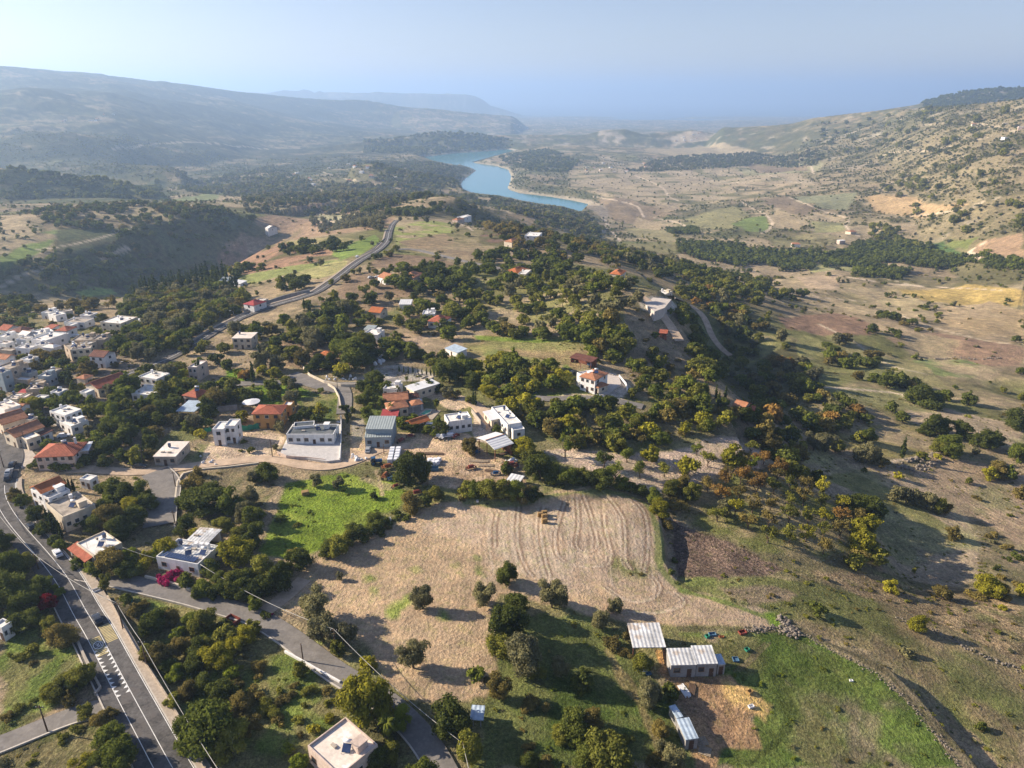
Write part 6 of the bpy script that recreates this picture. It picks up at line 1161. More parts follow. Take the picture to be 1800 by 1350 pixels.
forest([(860,1230),(980,1240),(1060,1260),(1050,1345),(880,1345)], 7, 'bd:2 sb:2 sv:2', (4, 7), '', clump=.5, seed=39)
forest([(800,868),(945,872),(945,884),(800,884)], 5, 'bd:2 sb:2', (4, 6), '', seed=40)
forest([(560,980),(640,940),(715,905),(725,912),(650,950),(570,992)], 4.5, 'bd:2 sb:2 sd:3', (3.5, 6), '', seed=41)
forest([(400,900),(460,900),(460,980),(500,1000),(480,1055),(380,1050),(380,960)], 6, 'bd:3 bv:1 bg:1', (6, 8.5), '', clump=.15, seed=42)
forest([(320,845),(400,830),(420,930),(320,930)], 6, 'sb:2 sv:2', (3, 5), '', clump=.55, seed=43)
forest([(970,858),(1060,865),(1060,855),(970,848)], 5, 'bd:2 sd:2', (4, 6), '', seed=44)
forest([(1178,935),(1195,1000),(1180,1010),(1165,960)], 6, 'sd:2 sb:1', (2.5, 4), '', prob=.6, seed=45)
forest([(150,1000),(240,985),(270,1015),(200,1020)], 6, 'bd:3 sb:1', (5, 7), '', clump=.3, seed=46)
forest([(160,870),(260,870),(260,930),(230,990),(180,960),(150,930)], 6, 'bd:3 bg:1 bb:1', (6, 8), '', clump=.1, seed=47)
# valley groves in rows, far
for pl in ([(1330,440),(1450,448),(1460,462),(1380,470),(1320,462)], [(1440,452),(1510,432),(1600,425),(1700,450),(1690,470),(1560,462),(1450,470)], [(1190,425),(1300,432),(1370,460),(1300,470),(1200,450)], [(1170,405),(1220,400),(1230,412),(1180,412)], [(1700,455),(1800,460),(1800,480),(1700,470)], [(1360,455),(1420,460),(1430,475),(1370,478)], [(1500,468),(1600,478),(1580,492),(1500,486)]):
    forest(pl, 10, 'bd:4 bg:1', (8, 11), '', row=(pl[0], pl[1]), seed=50)
forest([(1500,425),(1590,423),(1700,452),(1600,464),(1470,450)], 7, 'bd:1', (6, 7), '', row=((1510,425),(1600,462)), seed=51)
for pl, sp, mx, cl in (([(1150,283),(1240,272),(1330,270),(1450,268),(1440,292),(1330,290),(1200,300),(1100,300)], 14, 'bd:2 oo:1 sv:1', .45), ([(870,275),(960,262),(1020,285),(1000,305),(930,300)], 15, 'bd:3 bv:1 sb:1', .45), ([(640,285),(760,285),(820,318),(800,332),(740,330),(660,320)], 13, 'bd:3 oo:1 bv:1', .35), ([(560,320),(700,325),(820,345),(860,360),(700,368),(580,350)], 14, 'bd:2 bv:1 oo:2 sb:1', .6), ([(850,345),(960,350),(1050,390),(1060,420),(980,405),(900,375)], 12, 'bd:3 oo:1 bv:1', .45),
    ([(0,300),(280,315),(290,350),(0,350)], 14, 'bd:3 bv:1', .3), ([(30,375),(200,362),(430,378),(440,400),(330,440),(200,470),(120,480),(60,450),(200,440),(210,410),(100,400)], 10, 'bd:4 bg:1 bb:.5', .28), ([(150,460),(300,480),(380,460),(370,490),(220,510),(100,520),(0,500),(0,470)], 10, 'bd:3 bg:1 bv:1', .35), ([(0,520),(60,530),(50,570),(0,580)], 9, 'bd:2 bb:1', .2), ([(60,545),(200,530),(200,545),(70,552)], 8, 'ab:2 bb:1', .3),
    ([(430,340),(560,330),(700,340),(650,368),(500,372),(430,400)], 13, 'bd:2 oo:1 sb:1', .6), ([(540,388),(680,378),(670,410),(560,410)], 9, 'oo:3', .1), ([(500,440),(590,425),(610,440),(560,450),(480,452)], 11, 'bd:3', .15), ([(840,395),(900,385),(960,395),(1060,440),(1090,470),(1000,460),(900,440)], 12, 'bd:2 bb:2 sb:1', .35), ([(1000,400),(1060,430),(1180,460),(1230,490),(1160,490),(1060,450)], 12, 'bd:3 oo:1 bv:1', .3), ([(1180,470),(1300,485),(1420,520),(1330,540),(1220,510)], 12, 'bd:2 bv:2 sb:1', .4), ([(1550,540),(1640,580),(1600,600),(1520,585)], 12, 'bd:1 sb:1', .5),
    ([(1500,400),(1560,395),(1640,440),(1560,430)], 14, 'bd:2 bv:2', .5), ([(1560,300),(1800,280),(1800,420),(1650,400),(1540,340)], 19, 'so:2 bv:1 sb:2', .8), ([(1440,215),(1600,195),(1800,195),(1800,280),(1560,290),(1400,260)], 26, 'so:3 bv:1 sv:1', .9), ([(1640,172),(1800,163),(1800,178),(1620,185)], 26, 'bd:1', .05), ([(640,245),(800,235),(900,248),(900,262),(740,275),(640,270)], 20, 'bd:1 bv:1', .45), ([(300,300),(480,295),(560,330),(420,345),(330,340)], 16, 'bd:2 bv:1 oo:1', .65), ([(400,480),(500,470),(560,495),(520,515),(430,505)], 10, 'bd:2 bv:2', .35), ([(1000,640),(1060,648),(1100,650),(1085,656),(1010,655)], 9, 'bv:1', .6),
    ([(0,720),(60,735),(60,745),(0,735)], 8, 'bd:1', .1), ([(640,368),(700,375),(830,372),(860,385),(740,385),(640,378)], 13, 'bd:2', .25), ([(1700,880),(1735,905),(1800,975),(1800,890)], 40, 'sb:1', .5)):
    forest(pl, sp, mx, (sp * .62, sp * .98), '', clump=cl, seed=int(sp * 3 + cl * 10))

forest([(-10,560),(140,545),(240,570),(250,640),(200,740),(0,760)], 8, 'bd:2 bg:2 bv:1 bb:1', (3.5, 6.5), '', clump=.35, seed=70)
forest([(0,640),(120,620),(150,700),(60,760),(0,760)], 7, 'bg:2 bv:1 bl:1', (3, 5), '', clump=.5, seed=71)

forest([(940,710),(1090,708),(1230,690),(1310,745),(1260,765),(1100,792),(990,785),(940,762)], 6.8, 'bv:3 bb:2 by:1 bd:1 sb:2 bg:1 ab:1', (5, 8), '', prob=.8, seed=80)
forest([(1000,640),(1100,600),(1180,640),(1240,690),(1100,700),(1105,660)], 7.5, 'bv:3 sb:2 sv:2 bg:2', (4, 7.5), '', prob=.6, seed=81)
forest([(640,590),(700,600),(800,640),(780,650),(700,628),(640,612)], 7, 'bd:2 bg:2 bv:1', (5, 9), '', prob=.6, seed=82)

# wild growth everywhere else, by the painted cover density
cell = np.gradient(RI)[:, None] * (RR * (AZV[1] - AZV[0])); lam = DEN * cell * ((RR > 90) & (RR < 3600)) * (1 - .55 * sst(1500, 3600, RR)); lam[:, :8] = 0; lam[:, -8:] = 0
hit = np.argwhere(rng.random(lam.shape) < lam); print("wild", len(hit), "placed", len(TREES))
for i, j in hit:
    x, y = XX[i, j] + rng.uniform(-1, 1), YY[i, j] + rng.uniform(-1, 1); r = RR[i, j]; u = rng.random(); sz = rng.uniform(1.8, 5.0) + (rng.uniform(0, 2.5) if rng.random() < .35 else 0) + 1.2 * sst(1500, 3000, r)
    k = 'sv' if u < .26 else 'sb' if u < .38 else 'so' if u < .50 else 'bd' if u < .62 else 'bg' if u < .72 else 'ov' if u < .78 else 'oo' if u < .9 else 'bv'
    kd = KN[k[0]]; sz *= .7 if kd == 'shrub' else 1
    if HM.hit(x, y, sz * .35) or (r < 600 and SC.hit(x, y, sz * .2)) or (r < 900 and inhouse(x, y, sz * .4)): continue
    px_, py_, _ = topix(x, y, float(hz(x, y)))
    if (1740 < px_ and py_ > 1290): continue
    TREES.append([x, y, sz * ASPECT[kd] * rng.uniform(.8, 1.2), sz, kd, CN[k[1]], '', 0])
lam = .05 * sst(-.3, .3, fbm(XX, YY, 13, 3, 411)) * cell * ((RR > 95) & (RR < 430)) * (RG > .7) * (DEN * 1000 < 30)
for i, j in np.argwhere(rng.random(lam.shape) < lam):
    x, y = XX[i, j] + rng.uniform(-.4, .4), YY[i, j] + rng.uniform(-.4, .4)
    if HM.hit(x, y, .3) or inhouse(x, y, .5): continue
    g = COLR[i, j]; grn = g[1] > g[0] * 1.12; sz = rng.uniform(.5, 1.15) * (1.5 if rng.random() < .12 else 1); u = rng.random()
    if g[0] > .42: continue
    TREES.append([x, y, sz * rng.uniform(.35, .6), sz, 'shrub', ('lime' if u < .75 else 'green') if grn else 'olivegreen' if u < .5 else 'brown' if u < .8 else 'olive', '', 0])
# ------------------------------------------------------------------ plant them: the largest 290 of a kind as individuals, the rest as one mass per kind
ANCH = [(60,1290,'by the lower left side road'),(120,1190,'left of the road teeth markings'),(60,1060,'in the dark grove left of the main road'),(20,960,'left of the white car on the main road'),(280,1130,'in the scrub between the main road and side road'),(380,1150,'in the scrub below the side road bend'),(350,1280,'on the scrub slope right of the pavement'),(480,1300,'left of the peach roofed house'),(650,1200,'over the end of the side road'),(690,1300,'right of the peach roofed house'),
 (800,1300,'beside the shaded bottom lane'),(570,1110,'between the side road and the stubble field'),(740,1060,'in the stubble field'),(900,1110,'in the clump on the field edge'),(980,1050,'on the southern edge of the tilled field'),(1010,1290,'in the bottom middle grass'),(1130,1200,'beside the farm barns'),(1180,1320,'beside the shade-tinted pale metal shed'),(450,1020,'in the thicket right of the solar panel house'),(420,960,'behind the solar panel house'),(290,980,'left of the solar panel house'),
 (200,1010,'below the small white flat roofed house'),(100,940,'beside the brown concrete roofed house'),(40,880,'left of the house at the road bend'),(220,890,'inside the curve of the grey village lane'),(350,900,'in the brown scrub plot'),(440,880,'along the left edge of the green meadow'),(570,860,'in the green meadow'),(620,940,'in the hedge below the green meadow'),(720,830,'by the blue tractor'),(740,890,'in the hedge corner by the junk yard'),(860,870,'in the hedge above the tilled field'),(830,790,'beside the white open shed'),(960,840,'at the top corner of the tilled field'),(1050,860,'along the top edge of the tilled field'),(1150,900,'along the right edge of the tilled field'),
 (1100,810,'in the pale almond orchard'),(1200,790,'in the upper pale orchard'),(1300,870,'in the rusty orchard'),(1420,900,'in the lower rusty orchard'),(1230,920,'by the dark ploughed plot'),(1330,980,'on the orchard bank'),(1500,940,'at the tip of the rusty orchard'),(1520,890,'in the shaded lower field'),(1620,890,'in the olive row between two lower fields'),(1600,1040,'on the dry slope at the right'),(1740,1050,'at the right edge of the dry slope'),(1680,780,'in the round clump on the right'),(1780,760,'at the right edge above the lower fields'),(1620,700,'beside the big oak'),(1500,730,'on the terraces left of the big oak'),(1480,800,'in the row below the track'),(1400,780,'by the slope foot track'),
 (1300,740,'below the stone house'),(1250,680,'above the stone house'),(1180,720,'on the hillside below the spur villa'),(1100,740,'in the mixed scrub below the spur villa'),(1000,740,'right of the long white house'),(950,690,'in the orchard left of the spur villa'),(850,680,'in the wood above the farmyard'),(780,760,'beside the farmyard conifer'),(700,700,'among the pool complex palms'),(640,660,'on the stone terrace edge'),(560,640,'above the road junction lobe'),(470,690,'in the green garden below the village road'),(540,720,'right of the orange villa'),(420,740,'left of the orange villa'),(560,760,'by the white villa'),(380,700,'in the garden by the faded red roof'),
 (300,700,'in the thicket by the white terraces'),(200,730,'beside the tall garden pine'),(120,780,'behind the broad red hip roof'),(230,780,'in the dark garden belt'),(330,800,'by the unfinished concrete house'),(50,700,'in the lower old village'),(100,630,'in the brown trees of the old village'),(150,650,'beside the tall village cypress'),(30,560,'above the old village'),(250,620,'below the belt of trees'),(300,570,'in the hillside belt of trees'),(350,520,'in the cypress row on the hill'),(430,520,'around the roadside villa'),(400,620,'by the two storey balcony house'),(480,580,'in the grove beside the upper road'),(560,560,'beside the bare brown plot'),(620,610,'in the round oak grove'),(700,600,'on the bare plot hedge'),(760,540,'around the white oak grove houses'),
 (700,480,'below the dark ploughed field'),(850,520,'in the middle orchard'),(950,540,'in the olive yard on the ridge'),(1050,520,'left of the hilltop house'),(1080,600,'in the trees at the field end'),(1160,600,'on the shaded drive below the hilltop'),(1250,560,'beside the pale hill track'),(1350,620,'on the shaded slope foot'),(1450,620,'in the wooded hollow on the right'),(900,600,'on the upper edge of the striped field'),(900,650,'below the striped field'),(1500,560,'on the brown fields of the right plain'),(1650,600,'on the far right plain'),(1300,500,'on the plain behind the hilltop'),(1600,500,'on the golden right fields'),(1500,450,'in the valley orchard belt'),(1200,440,'in the left valley orchards'),(950,430,'on the ridge below the white mansion'),(780,400,'on the far green hill'),(600,440,'beside the far upper road'),(480,470,'on the pink bluff'),(300,480,'in the blue shaded valley'),(150,420,'on the left plateau'),(100,500,'in the lower left valley')]
AN = np.array([(a[0], a[1] * 1.6) for a in ANCH], float); ANP = [a[2] for a in ANCH]
CW = dict(dark='dark green', green='mid green', yellow='yellow green', lime='bright green', olive='grey green', olivegreen='olive green', brown='brown tinged', rust='rusty orange', magenta='magenta flowering', red='dark red', cyp='dark', palm='green')
KW = dict(broadleaf_tree='bushy tree', olive_tree='olive tree', almond_tree='orchard tree', cypress_tree='slim cypress', palm_tree='palm', shrub='shrub'); CATW = dict(broadleaf_tree='tree', olive_tree='olive tree', almond_tree='orchard tree', cypress_tree='cypress', palm_tree='palm tree', shrub='shrub')
by = defaultdict(list)
lkpx = np.array(LAKE, float); T0 = np.array([[t[0], t[1], t[2]] for t in TREES]); z0_ = hz(T0[:, 0], T0[:, 1]); a_, b_, _ = topix(T0[:, 0], T0[:, 1], z0_ + T0[:, 2] * .8); rr_ = np.hypot(T0[:, 0], T0[:, 1])
bad = (inpoly(a_, b_, lkpx) & (rr_ > 900)) | ((z0_ < ZLAKE + 2) & (rr_ > 1200)); TREES = [t for t, q in zip(TREES, bad) if not q or t[7]]
TA = np.array([[t[0], t[1], t[2], t[3]] for t in TREES]); TZ = hz(TA[:, 0], TA[:, 1]); PXs, PYs, DP = topix(TA[:, 0], TA[:, 1], TZ); vis = (DP > 20) & (PXs > -60) & (PXs < 1860) & (PYs > 0) & (PYs < 1350 + 40 + TA[:, 3] / np.maximum(DP, 1) * FPX)
for i, t in enumerate(TREES):
    if vis[i]: by[t[4]].append((t[3] / DP[i] * (1.5 if t[7] else 1), i))
clus = defaultdict(list)
for kind, L_ in by.items():
    L_.sort(reverse=True); ind, rest = L_[:292], L_[292:]
    for n_, (app, i) in enumerate(ind):
        x, y, h_, w_, k_, c_, ph, man = TREES[i]; apx = app * FPX; lod = 3 if apx > 50 else 0 if apx > 26 else 1 if apx > 9 else 2; var = (i * 7) % 6; z_ = TZ[i]
        c, tr, whole = proto(kind, c_, var, lod); rz = (i * 2.399) % 6.283; wr_ = w_ * {'cypress_tree': 5.4, 'palm_tree': 1.}.get(kind, 1.05)
        if kind == 'cypress_tree': wr_ = h_ * 1.0
        qx = .86 + .28 * ((i * 37) % 101) / 100; sc = (wr_ * qx, wr_ * (2 - qx), h_)
        if apx > 20 * .9 and n_ < 170:
            root = bpy.data.objects.new(kind, None); COL.objects.link(root); root.location = (x, y, z_); root.rotation_euler = (0, 0, rz); root.scale = sc
            for nm, me in (('trunk', tr), ('crown', c)): o = bpy.data.objects.new(nm, me); COL.objects.link(o); o.parent = root
        else:
            root = bpy.data.objects.new(kind, whole); COL.objects.link(root); root.location = (x, y, z_); root.rotation_euler = (0, 0, rz); root.scale = sc
        if not ph: d2 = (AN[:, 0] - PXs[i]) ** 2 + (AN[:, 1] - PYs[i] * 1.6) ** 2; ph = ANP[int(np.argmin(d2))]
        sz_ = '' ; clus[(kind, c_, ph)].append((PXs[i], PYs[i], w_, root))
    # the rest of the kind: points carrying instances
    gr = defaultdict(list)
    for app, i in rest: gr[(TREES[i][5], (i * 7) % 6, 1 if app * FPX > 13 else 2)].append(i)
    if not gr: continue
    cols = bpy.data.collections.new(kind + '_kinds'); keys = sorted(gr); allp, alls, alli, allr = [], [], [], []
    for ki, key in enumerate(keys):
        o = bpy.data.objects.new(f'{kind}_form', proto(kind, key[0], key[1], key[2])[2]); cols.objects.link(o)
        for i in gr[key]: t = TREES[i]; allp.append((t[0], t[1], TZ[i])); w_ = t[3] * 1.05 if kind != 'cypress_tree' else t[2]; qx = .84 + .32 * ((i * 37) % 101) / 100; alls.append((w_ * qx, w_ * (2 - qx), t[2])); alli.append(ki); allr.append((0, 0, (i * 2.399) % 6.283))
    # collection children are sorted by name: fix the order through names
    for ki, o in enumerate(list(cols.objects)): o.name = f'{kind}_form_{ki:03d}'
    me = bpy.data.meshes.new(kind + '_mass'); me.vertices.add(len(allp)); me.vertices.foreach_set("co", np.array(allp, np.float32).ravel())
    a = me.attributes.new("tsc", 'FLOAT_VECTOR', 'POINT'); a.data.foreach_set("vector", np.array(alls, np.float32).ravel()); a = me.attributes.new("tro", 'FLOAT_VECTOR', 'POINT'); a.data.foreach_set("vector", np.array(allr, np.float32).ravel()); a = me.attributes.new("tid", 'INT', 'POINT'); a.data.foreach_set("value", np.array(alli, np.int32))
    o = bpy.data.objects.new({'broadleaf_tree': 'woodland', 'olive_tree': 'olive_groves', 'almond_tree': 'orchards', 'cypress_tree': 'cypress_growth', 'palm_tree': 'palms', 'shrub': 'scrub'}[kind], me); COL.objects.link(o); o["kind"] = "stuff"
    tag(o, {'broadleaf_tree': 'mixed green woodland and hedge trees spread over the hills', 'olive_tree': 'grey green olive groves spread over the slopes', 'almond_tree': 'brown and green orchard trees in loose rows', 'cypress_tree': 'dark slim cypresses scattered on the hills', 'palm_tree': 'palms', 'shrub': 'low dry scrub scattered over fields and slopes'}[kind], {'shrub': 'scrub'}.get(kind, 'trees'))
    ng = bpy.data.node_groups.new(kind + '_scatter', 'GeometryNodeTree'); ng.interface.new_socket("Geometry", in_out='INPUT', socket_type='NodeSocketGeometry'); ng.interface.new_socket("Geometry", in_out='OUTPUT', socket_type='NodeSocketGeometry')
    gi_, go = ng.nodes.new('NodeGroupInput'), ng.nodes.new('NodeGroupOutput'); iop = ng.nodes.new('GeometryNodeInstanceOnPoints'); ci = ng.nodes.new('GeometryNodeCollectionInfo'); ci.inputs[0].default_value = cols; ci.inputs['Separate Children'].default_value = True; ci.inputs['Reset Children'].default_value = True
    def na(nm, dt): n_ = ng.nodes.new('GeometryNodeInputNamedAttribute'); n_.data_type = dt; n_.inputs['Name'].default_value = nm; return n_.outputs['Attribute']
    ng.links.new(gi_.outputs[0], iop.inputs['Points']); ng.links.new(ci.outputs[0], iop.inputs['Instance']); iop.inputs['Pick Instance'].default_value = True
    ng.links.new(na('tid', 'INT'), iop.inputs['Instance Index']); ng.links.new(na('tsc', 'FLOAT_VECTOR'), iop.inputs['Scale']); e2r = ng.nodes.new('FunctionNodeEulerToRotation'); ng.links.new(na('tro', 'FLOAT_VECTOR'), e2r.inputs[0]); ng.links.new(e2r.outputs[0], iop.inputs['Rotation']); ng.links.new(iop.outputs[0], go.inputs[0])
    md = o.modifiers.new('scatter', 'NODES'); md.node_group = ng
print("trees", {k: len(v) for k, v in by.items()})
NUM = ['', 'first', 'second', 'third', 'fourth', 'fifth', 'sixth', 'seventh', 'eighth', 'ninth', 'tenth', 'eleventh', 'twelfth', 'thirteenth', 'fourteenth', 'fifteenth', 'sixteenth']
for (kind, c_, ph), L_ in clus.items():
    n_ = len(L_); ty = 'trees of the same kind ' + ph if kind != 'shrub' else 'shrubs ' + ph
    L_.sort(key=lambda q: q[0]); big = max(L_, key=lambda q: q[2] / 1); ws = sorted(q[2] for q in L_)
    nm = f"{CW[c_]} {KW[kind]}"
    grp = f"{nm}s {ph}"
    if n_ > 16:
        for q in L_: tag(q[3], f"{nm} {ph}", CATW[kind], grp)
        continue
    for i, q in enumerate(L_):
        if n_ == 1: lb = f"lone {nm} {ph}"
        elif n_ >= 2 and q is big and ws[-1] > 1.3 * ws[-2]: lb = f"largest {nm} {ph}"
        elif i == 0: lb = f"leftmost {nm} {ph}"
        elif i == n_ - 1: lb = f"rightmost {nm} {ph}"
        else: lb = f"{NUM[i + 1]} from left {nm} {ph}"
        if len(lb.split()) > 16: lb = lb.replace(' from left', '').replace('the ', '', 1)
        tag(q[3], lb, CATW[kind], grp if n_ > 1 else None)

# ------------------------------------------------------------------ poles and cables
WOOD = flat("pole_wood", (.12, .08, .055), var=.25, scale=2); CABLE = flat("bundled_cable", (.42, .41, .38), var=.1); RUBBER = flat("rubber", (.03, .03, .03)); STRAWM = flat("straw_bale", (.32, .21, .09), var=.3, scale=2.5); WRAP = flat("white_bale_wrap", (.70, .72, .76), rough=.4, var=.08); BLUEP = flat("blue_paint", (.03, .10, .22), rough=.5, var=.3); ORNG = flat("orange_paint", (.34, .12, .05), rough=.6, var=.3); REDP = flat("red_paint", (.24, .06, .045), rough=.6, var=.3); GREENC = flat("green_cloth", (.03, .20, .13), var=.2); PLANK = flat("sawn_planks", (.36, .29, .21), var=.3, scale=2); TARP = flat("blue_tarp", (.07, .15, .24), var=.2)
def at_h(px, py, base):
    """height above base of the ray through (px, py) over the spot base"""
    az, s = polar(px, py); return CAMZ + float(s) * math.hypot(base.x, base.y) - base.z
def pole(bx, by, ty, label, arm=True, hmax=11, name='utility_pole', cat='pole'):
    b = at(bx, by); lo, hi = 3., 16.
    for _ in range(30):
        m_ = (lo + hi) / 2
        if topix(b.x, b.y, b.z + m_)[1] > ty: lo = m_
        else: hi = m_
    h = min(lo, hmax); e = empty(name, b); tag(e, label, cat, 'wooden utility poles')
    m = MB(); m.tube([(0, 0, -.5), (0, 0, h)], [.17, .11], 8); m.build('post', WOOD, e, smooth=True)
    if arm: m = MB(); m.box(-.75, .75, -.06, .06, h - .55, h - .42); m.build('crossarm', WOOD, e); m = MB(); [m.tube([(x, 0, h - .42), (x, 0, h - .22)], .05, 6) for x in (-.65,)]; m.build('insulator', TANK, e); m = MB(); m.tube([(.65, 0, h - .42), (.65, 0, h - .22)], .05, 6); m.build('insulator', TANK, e)
    return b + Vector((0, 0, h - .1))
def cable(P_, label, r=.055, sag=.035):
    pts = []
    for a, b in zip(P_[:-1], P_[1:]):
        L_ = (b - a).length
        for k in range(14): t = k / 14; pts.append(a.lerp(b, t) - Vector((0, 0, L_ * sag * 4 * t * (1 - t))))
    pts.append(P_[-1]); m = MB(); m.tube(pts, r, 6); tag(m.build('overhead_cable', CABLE, smooth=True), label, 'cable')
p1 = pole(68,1001,973,"wooden pole left of the white car on the main road"); p2 = pole(217,1107,1059,"wooden pole on the pavement edge above the yellow road patch"); p3_ = pole(259,1171,1126,"wooden pole at the foot of the pavement wall in the scrub"); p4_ = pole(591,1146,1105,"wooden pole in the olives beside the stubble field"); p5_ = pole(815,1338,1306,"wooden pole by the shaded bottom lane")
pole(533,1162,1131,"lone pole on the low white kerb of the side road", arm=False); pole(84,1287,1240,"wooden pole at the lower left side road")
pole(253,818,790,"pole beside the village lane by the unfinished house"); pole(479,803,771,"pole in front of the paved court wall"); pole(675,797,781,"pole on the dirt road by the grey metal barn", arm=False); pole(309,857,829,"upper pole on the curved lane wall"); pole(309,926,898,"lower pole on the curved lane wall"); pole(1049,692,670,"pole at the spur villa gate"); pole(594,689,668,"pole at the village road junction"); pole(7,822,790,"pole at the village square corner"); pole(46,785,757,"pole in front of the small corner house")
q0 = onplane(-30, 868, p1.z + 1)
cable([q0, p1, p2, p3_, onplane(415, 1400, p3_.z - 1.5)], "thick pale cable strung along the main road from pole to pole")
hb = bpy.data.objects['house'].location if 'house' in bpy.data.objects else p4_
cable([onplane(352, 992, 4.6), p4_, p5_, onplane(838, 1410, p5_.z - 1)], "long pale cable from the solar panel house over the olive trees")
cable([onplane(215, 962, 5), onplane(274, 981, 5)], "thin cable between the two white flat roofed houses", .035, .02)
def lamp(bx, by, ty, label):
    b = at(bx, by); h = max(5., min(9., at_h(bx, ty, b))); e = empty('street_lamp', b, .9); tag(e, label, 'street lamp', 'curved street lamps'); m = MB(); m.tube([(0, 0, -.3), (0, 0, h * .7), (-.25, 0, h * .88), (-1.0, 0, h), (-1.6, 0, h + .02)], [.1, .08, .06, .05, .05], 7); m.build('post', STEEL, e, smooth=True); m = MB(); m.box(-2.2, -1.5, -.14, .14, h - .04, h + .08); m.build('lamp_head', TANK, e)
lamp(228,665,633,"curved street lamp at the bend of the upper road"); lamp(66,562,549,"curved street lamp above the old village"); lamp(412,560,548,"curved street lamp beside the roadside villa")
# ------------------------------------------------------------------ vehicles
CARP = dict(white=flat("car_white", (.68, .70, .72), rough=.3, spec=.5, var=.04), dark=flat("car_dark", (.035, .04, .05), rough=.25, spec=.5, var=.1), silver=flat("car_silver", (.32, .34, .36), rough=.3, spec=.5, var=.05), red=flat("car_red", (.28, .03, .03), rough=.3, spec=.5, var=.1), blue=flat("car_blue", (.10, .22, .38), rough=.3, spec=.5, var=.1)); LAMPG = flat("lamp_glass", (.6, .6, .55), rough=.2)
_cars = {}
def prof(m, sec, x):          # loft of outlines: sec = [(y, half width, z0, z1)]
    n0 = len(m.v)
    for y, w_, z0, z1 in sec: m.v += [(-w_, y, z0), (w_, y, z0), (w_ * x, y, z1), (-w_ * x, y, z1)]
    for i in range(len(sec) - 1):
        a = n0 + 4 * i
        for j in range(4): m.f.append((a + j, a + (j + 1) % 4, a + 4 + (j + 1) % 4, a + 4 + j)); m.m.append(m.cur)
    m.f.append((n0 + 3, n0 + 2, n0 + 1, n0)); m.m.append(m.cur); e_ = n0 + 4 * (len(sec) - 1); m.f.append((e_, e_ + 1, e_ + 2, e_ + 3)); m.m.append(m.cur)
def make_car(loc, rz, colr, label, van=False, grp=None):
    e = empty('van' if van else 'car', loc, rz); tag(e, label, 'van' if van else 'car', grp); P_ = CARP[colr]
    H_ = 1.9 if van else 1.45; b = MB(); prof(b, [(-2.15, .72, .35, .72), (-2.05, .86, .25, .86), (-1.0, .89, .22, .95), (.9, .89, .22, .95), (1.8, .86, .25, .82), (2.15, .74, .35, .68)], .94); bo = b.build('body', P_, e)
    c = MB(); y0, y1 = (-2.0, 1.5) if van else (-1.75, 1.0); prof(c, [(y0, .80, .86, .92), (y0 + .35, .80, .88, H_ - .05), (y0 + .9, .80, .9, H_), (y1 - .75, .80, .9, H_), (y1, .80, .88, .93)], .82); c.build('cabin', P_, bo)
    g = MB(); a = .705; g.box(-a - .02, -a + .02 + .08, y0 + .55, y1 - .75, 1.03, H_ - .12); g.box(a - .10, a + .02, y0 + .55, y1 - .75, 1.03, H_ - .12); g.build('side_window', GLASS, bo)
    g = MB(); g.quad((-.66, y1 - .06, .98), (.66, y1 - .06, .98), (.6, y1 - .70, H_ - .02), (-.6, y1 - .70, H_ - .02)); g.build('windscreen', GLASS, bo); g = MB(); g.quad((.66, y0 + .02, .98), (-.66, y0 + .02, .98), (-.6, y0 + .33, H_ - .1), (.6, y0 + .33, H_ - .1)); g.build('rear_window', GLASS, bo)
    for x in (-.8, .8):
        for y in (-1.3, 1.35): w_ = MB(); w_.tube([(x - .1, y, .32), (x + .1, y, .32)], .32, 12); wo = w_.build('wheel', RUBBER, e); w_ = MB(); w_.tube([(x - .115, y, .32), (x + .115, y, .32)], .18, 8); w_.build('rim', STEEL, wo)
    for x in (-.62, .62): l = MB(); l.box(x - .16, x + .16, 2.02, 2.17, .58, .70); l.build('headlight', LAMPG, e)
    return e
def car(px, py, rdpx, colr, label, van=False, dz=.05, grp='cars'):
    a, b = at(px, py), at(*rdpx); d = b - a; z_ = a.z
    if math.hypot(a.x, a.y) < 420:
        i = int(np.argmin(np.hypot(main.x - a.x, main.y - a.y)))
        if math.hypot(main.x[i] - a.x, main.y[i] - a.y) < 5: z_ = float(main.z[i])
    return make_car((a.x, a.y, z_ + dz), math.atan2(d.y, d.x) - math.pi / 2, colr, label, van, grp)
car(102,976,(92,962),'white',"white car driving on the right lane of the main road beside the tiled lean-to"); car(55,929,(45,916),'dark',"dark car on the main road above the white car"); car(172,1092,(160,1070),'dark',"dark car in tree shade above the yellow road patch")
car(23,820,(30,808),'dark',"dark car parked at the shaded corner of the village square"); car(17,833,(24,822),'silver',"silver car behind the dark car at the square corner"); car(15,843,(20,832),'dark',"dark car last in the shaded row below the square"); car(113,768,(128,766),'white',"pale car under trees behind the broad red hip roof")
car(132,592,(145,590),'white',"white car in the shaded village yard beside the tan shed roof"); car(31,607,(36,601),'silver',"silver car parked under the pale cubes of the old village"); car(22,611,(28,604),'dark',"dark car left of the silver car in the old village"); car(246,822,(260,822),'dark',"dark car parked at the lane mouth under the pole")
car(1041,642,(1052,641),'blue',"pale blue car between the red roofed barn and the spur villa"); car(1054,700,(1075,701),'silver',"silver car at the spur villa gate"); car(757,752,(770,752),'white',"white van parked at the right end of the orange tiled porch", True); car(647,793,(650,780),'silver',"silver car at the left corner of the grey metal barn"); car(1006,657,(1012,650),'dark',"dark car under the left side of the spur villa"); car(628,452,(640,446),'white',"small white car far along the upper road"); car(652,489,(665,487),'silver',"silver car beside the dark ploughed field")
car(664,488,(650,488),'white',"white car right of the silver car beside the dark ploughed field")
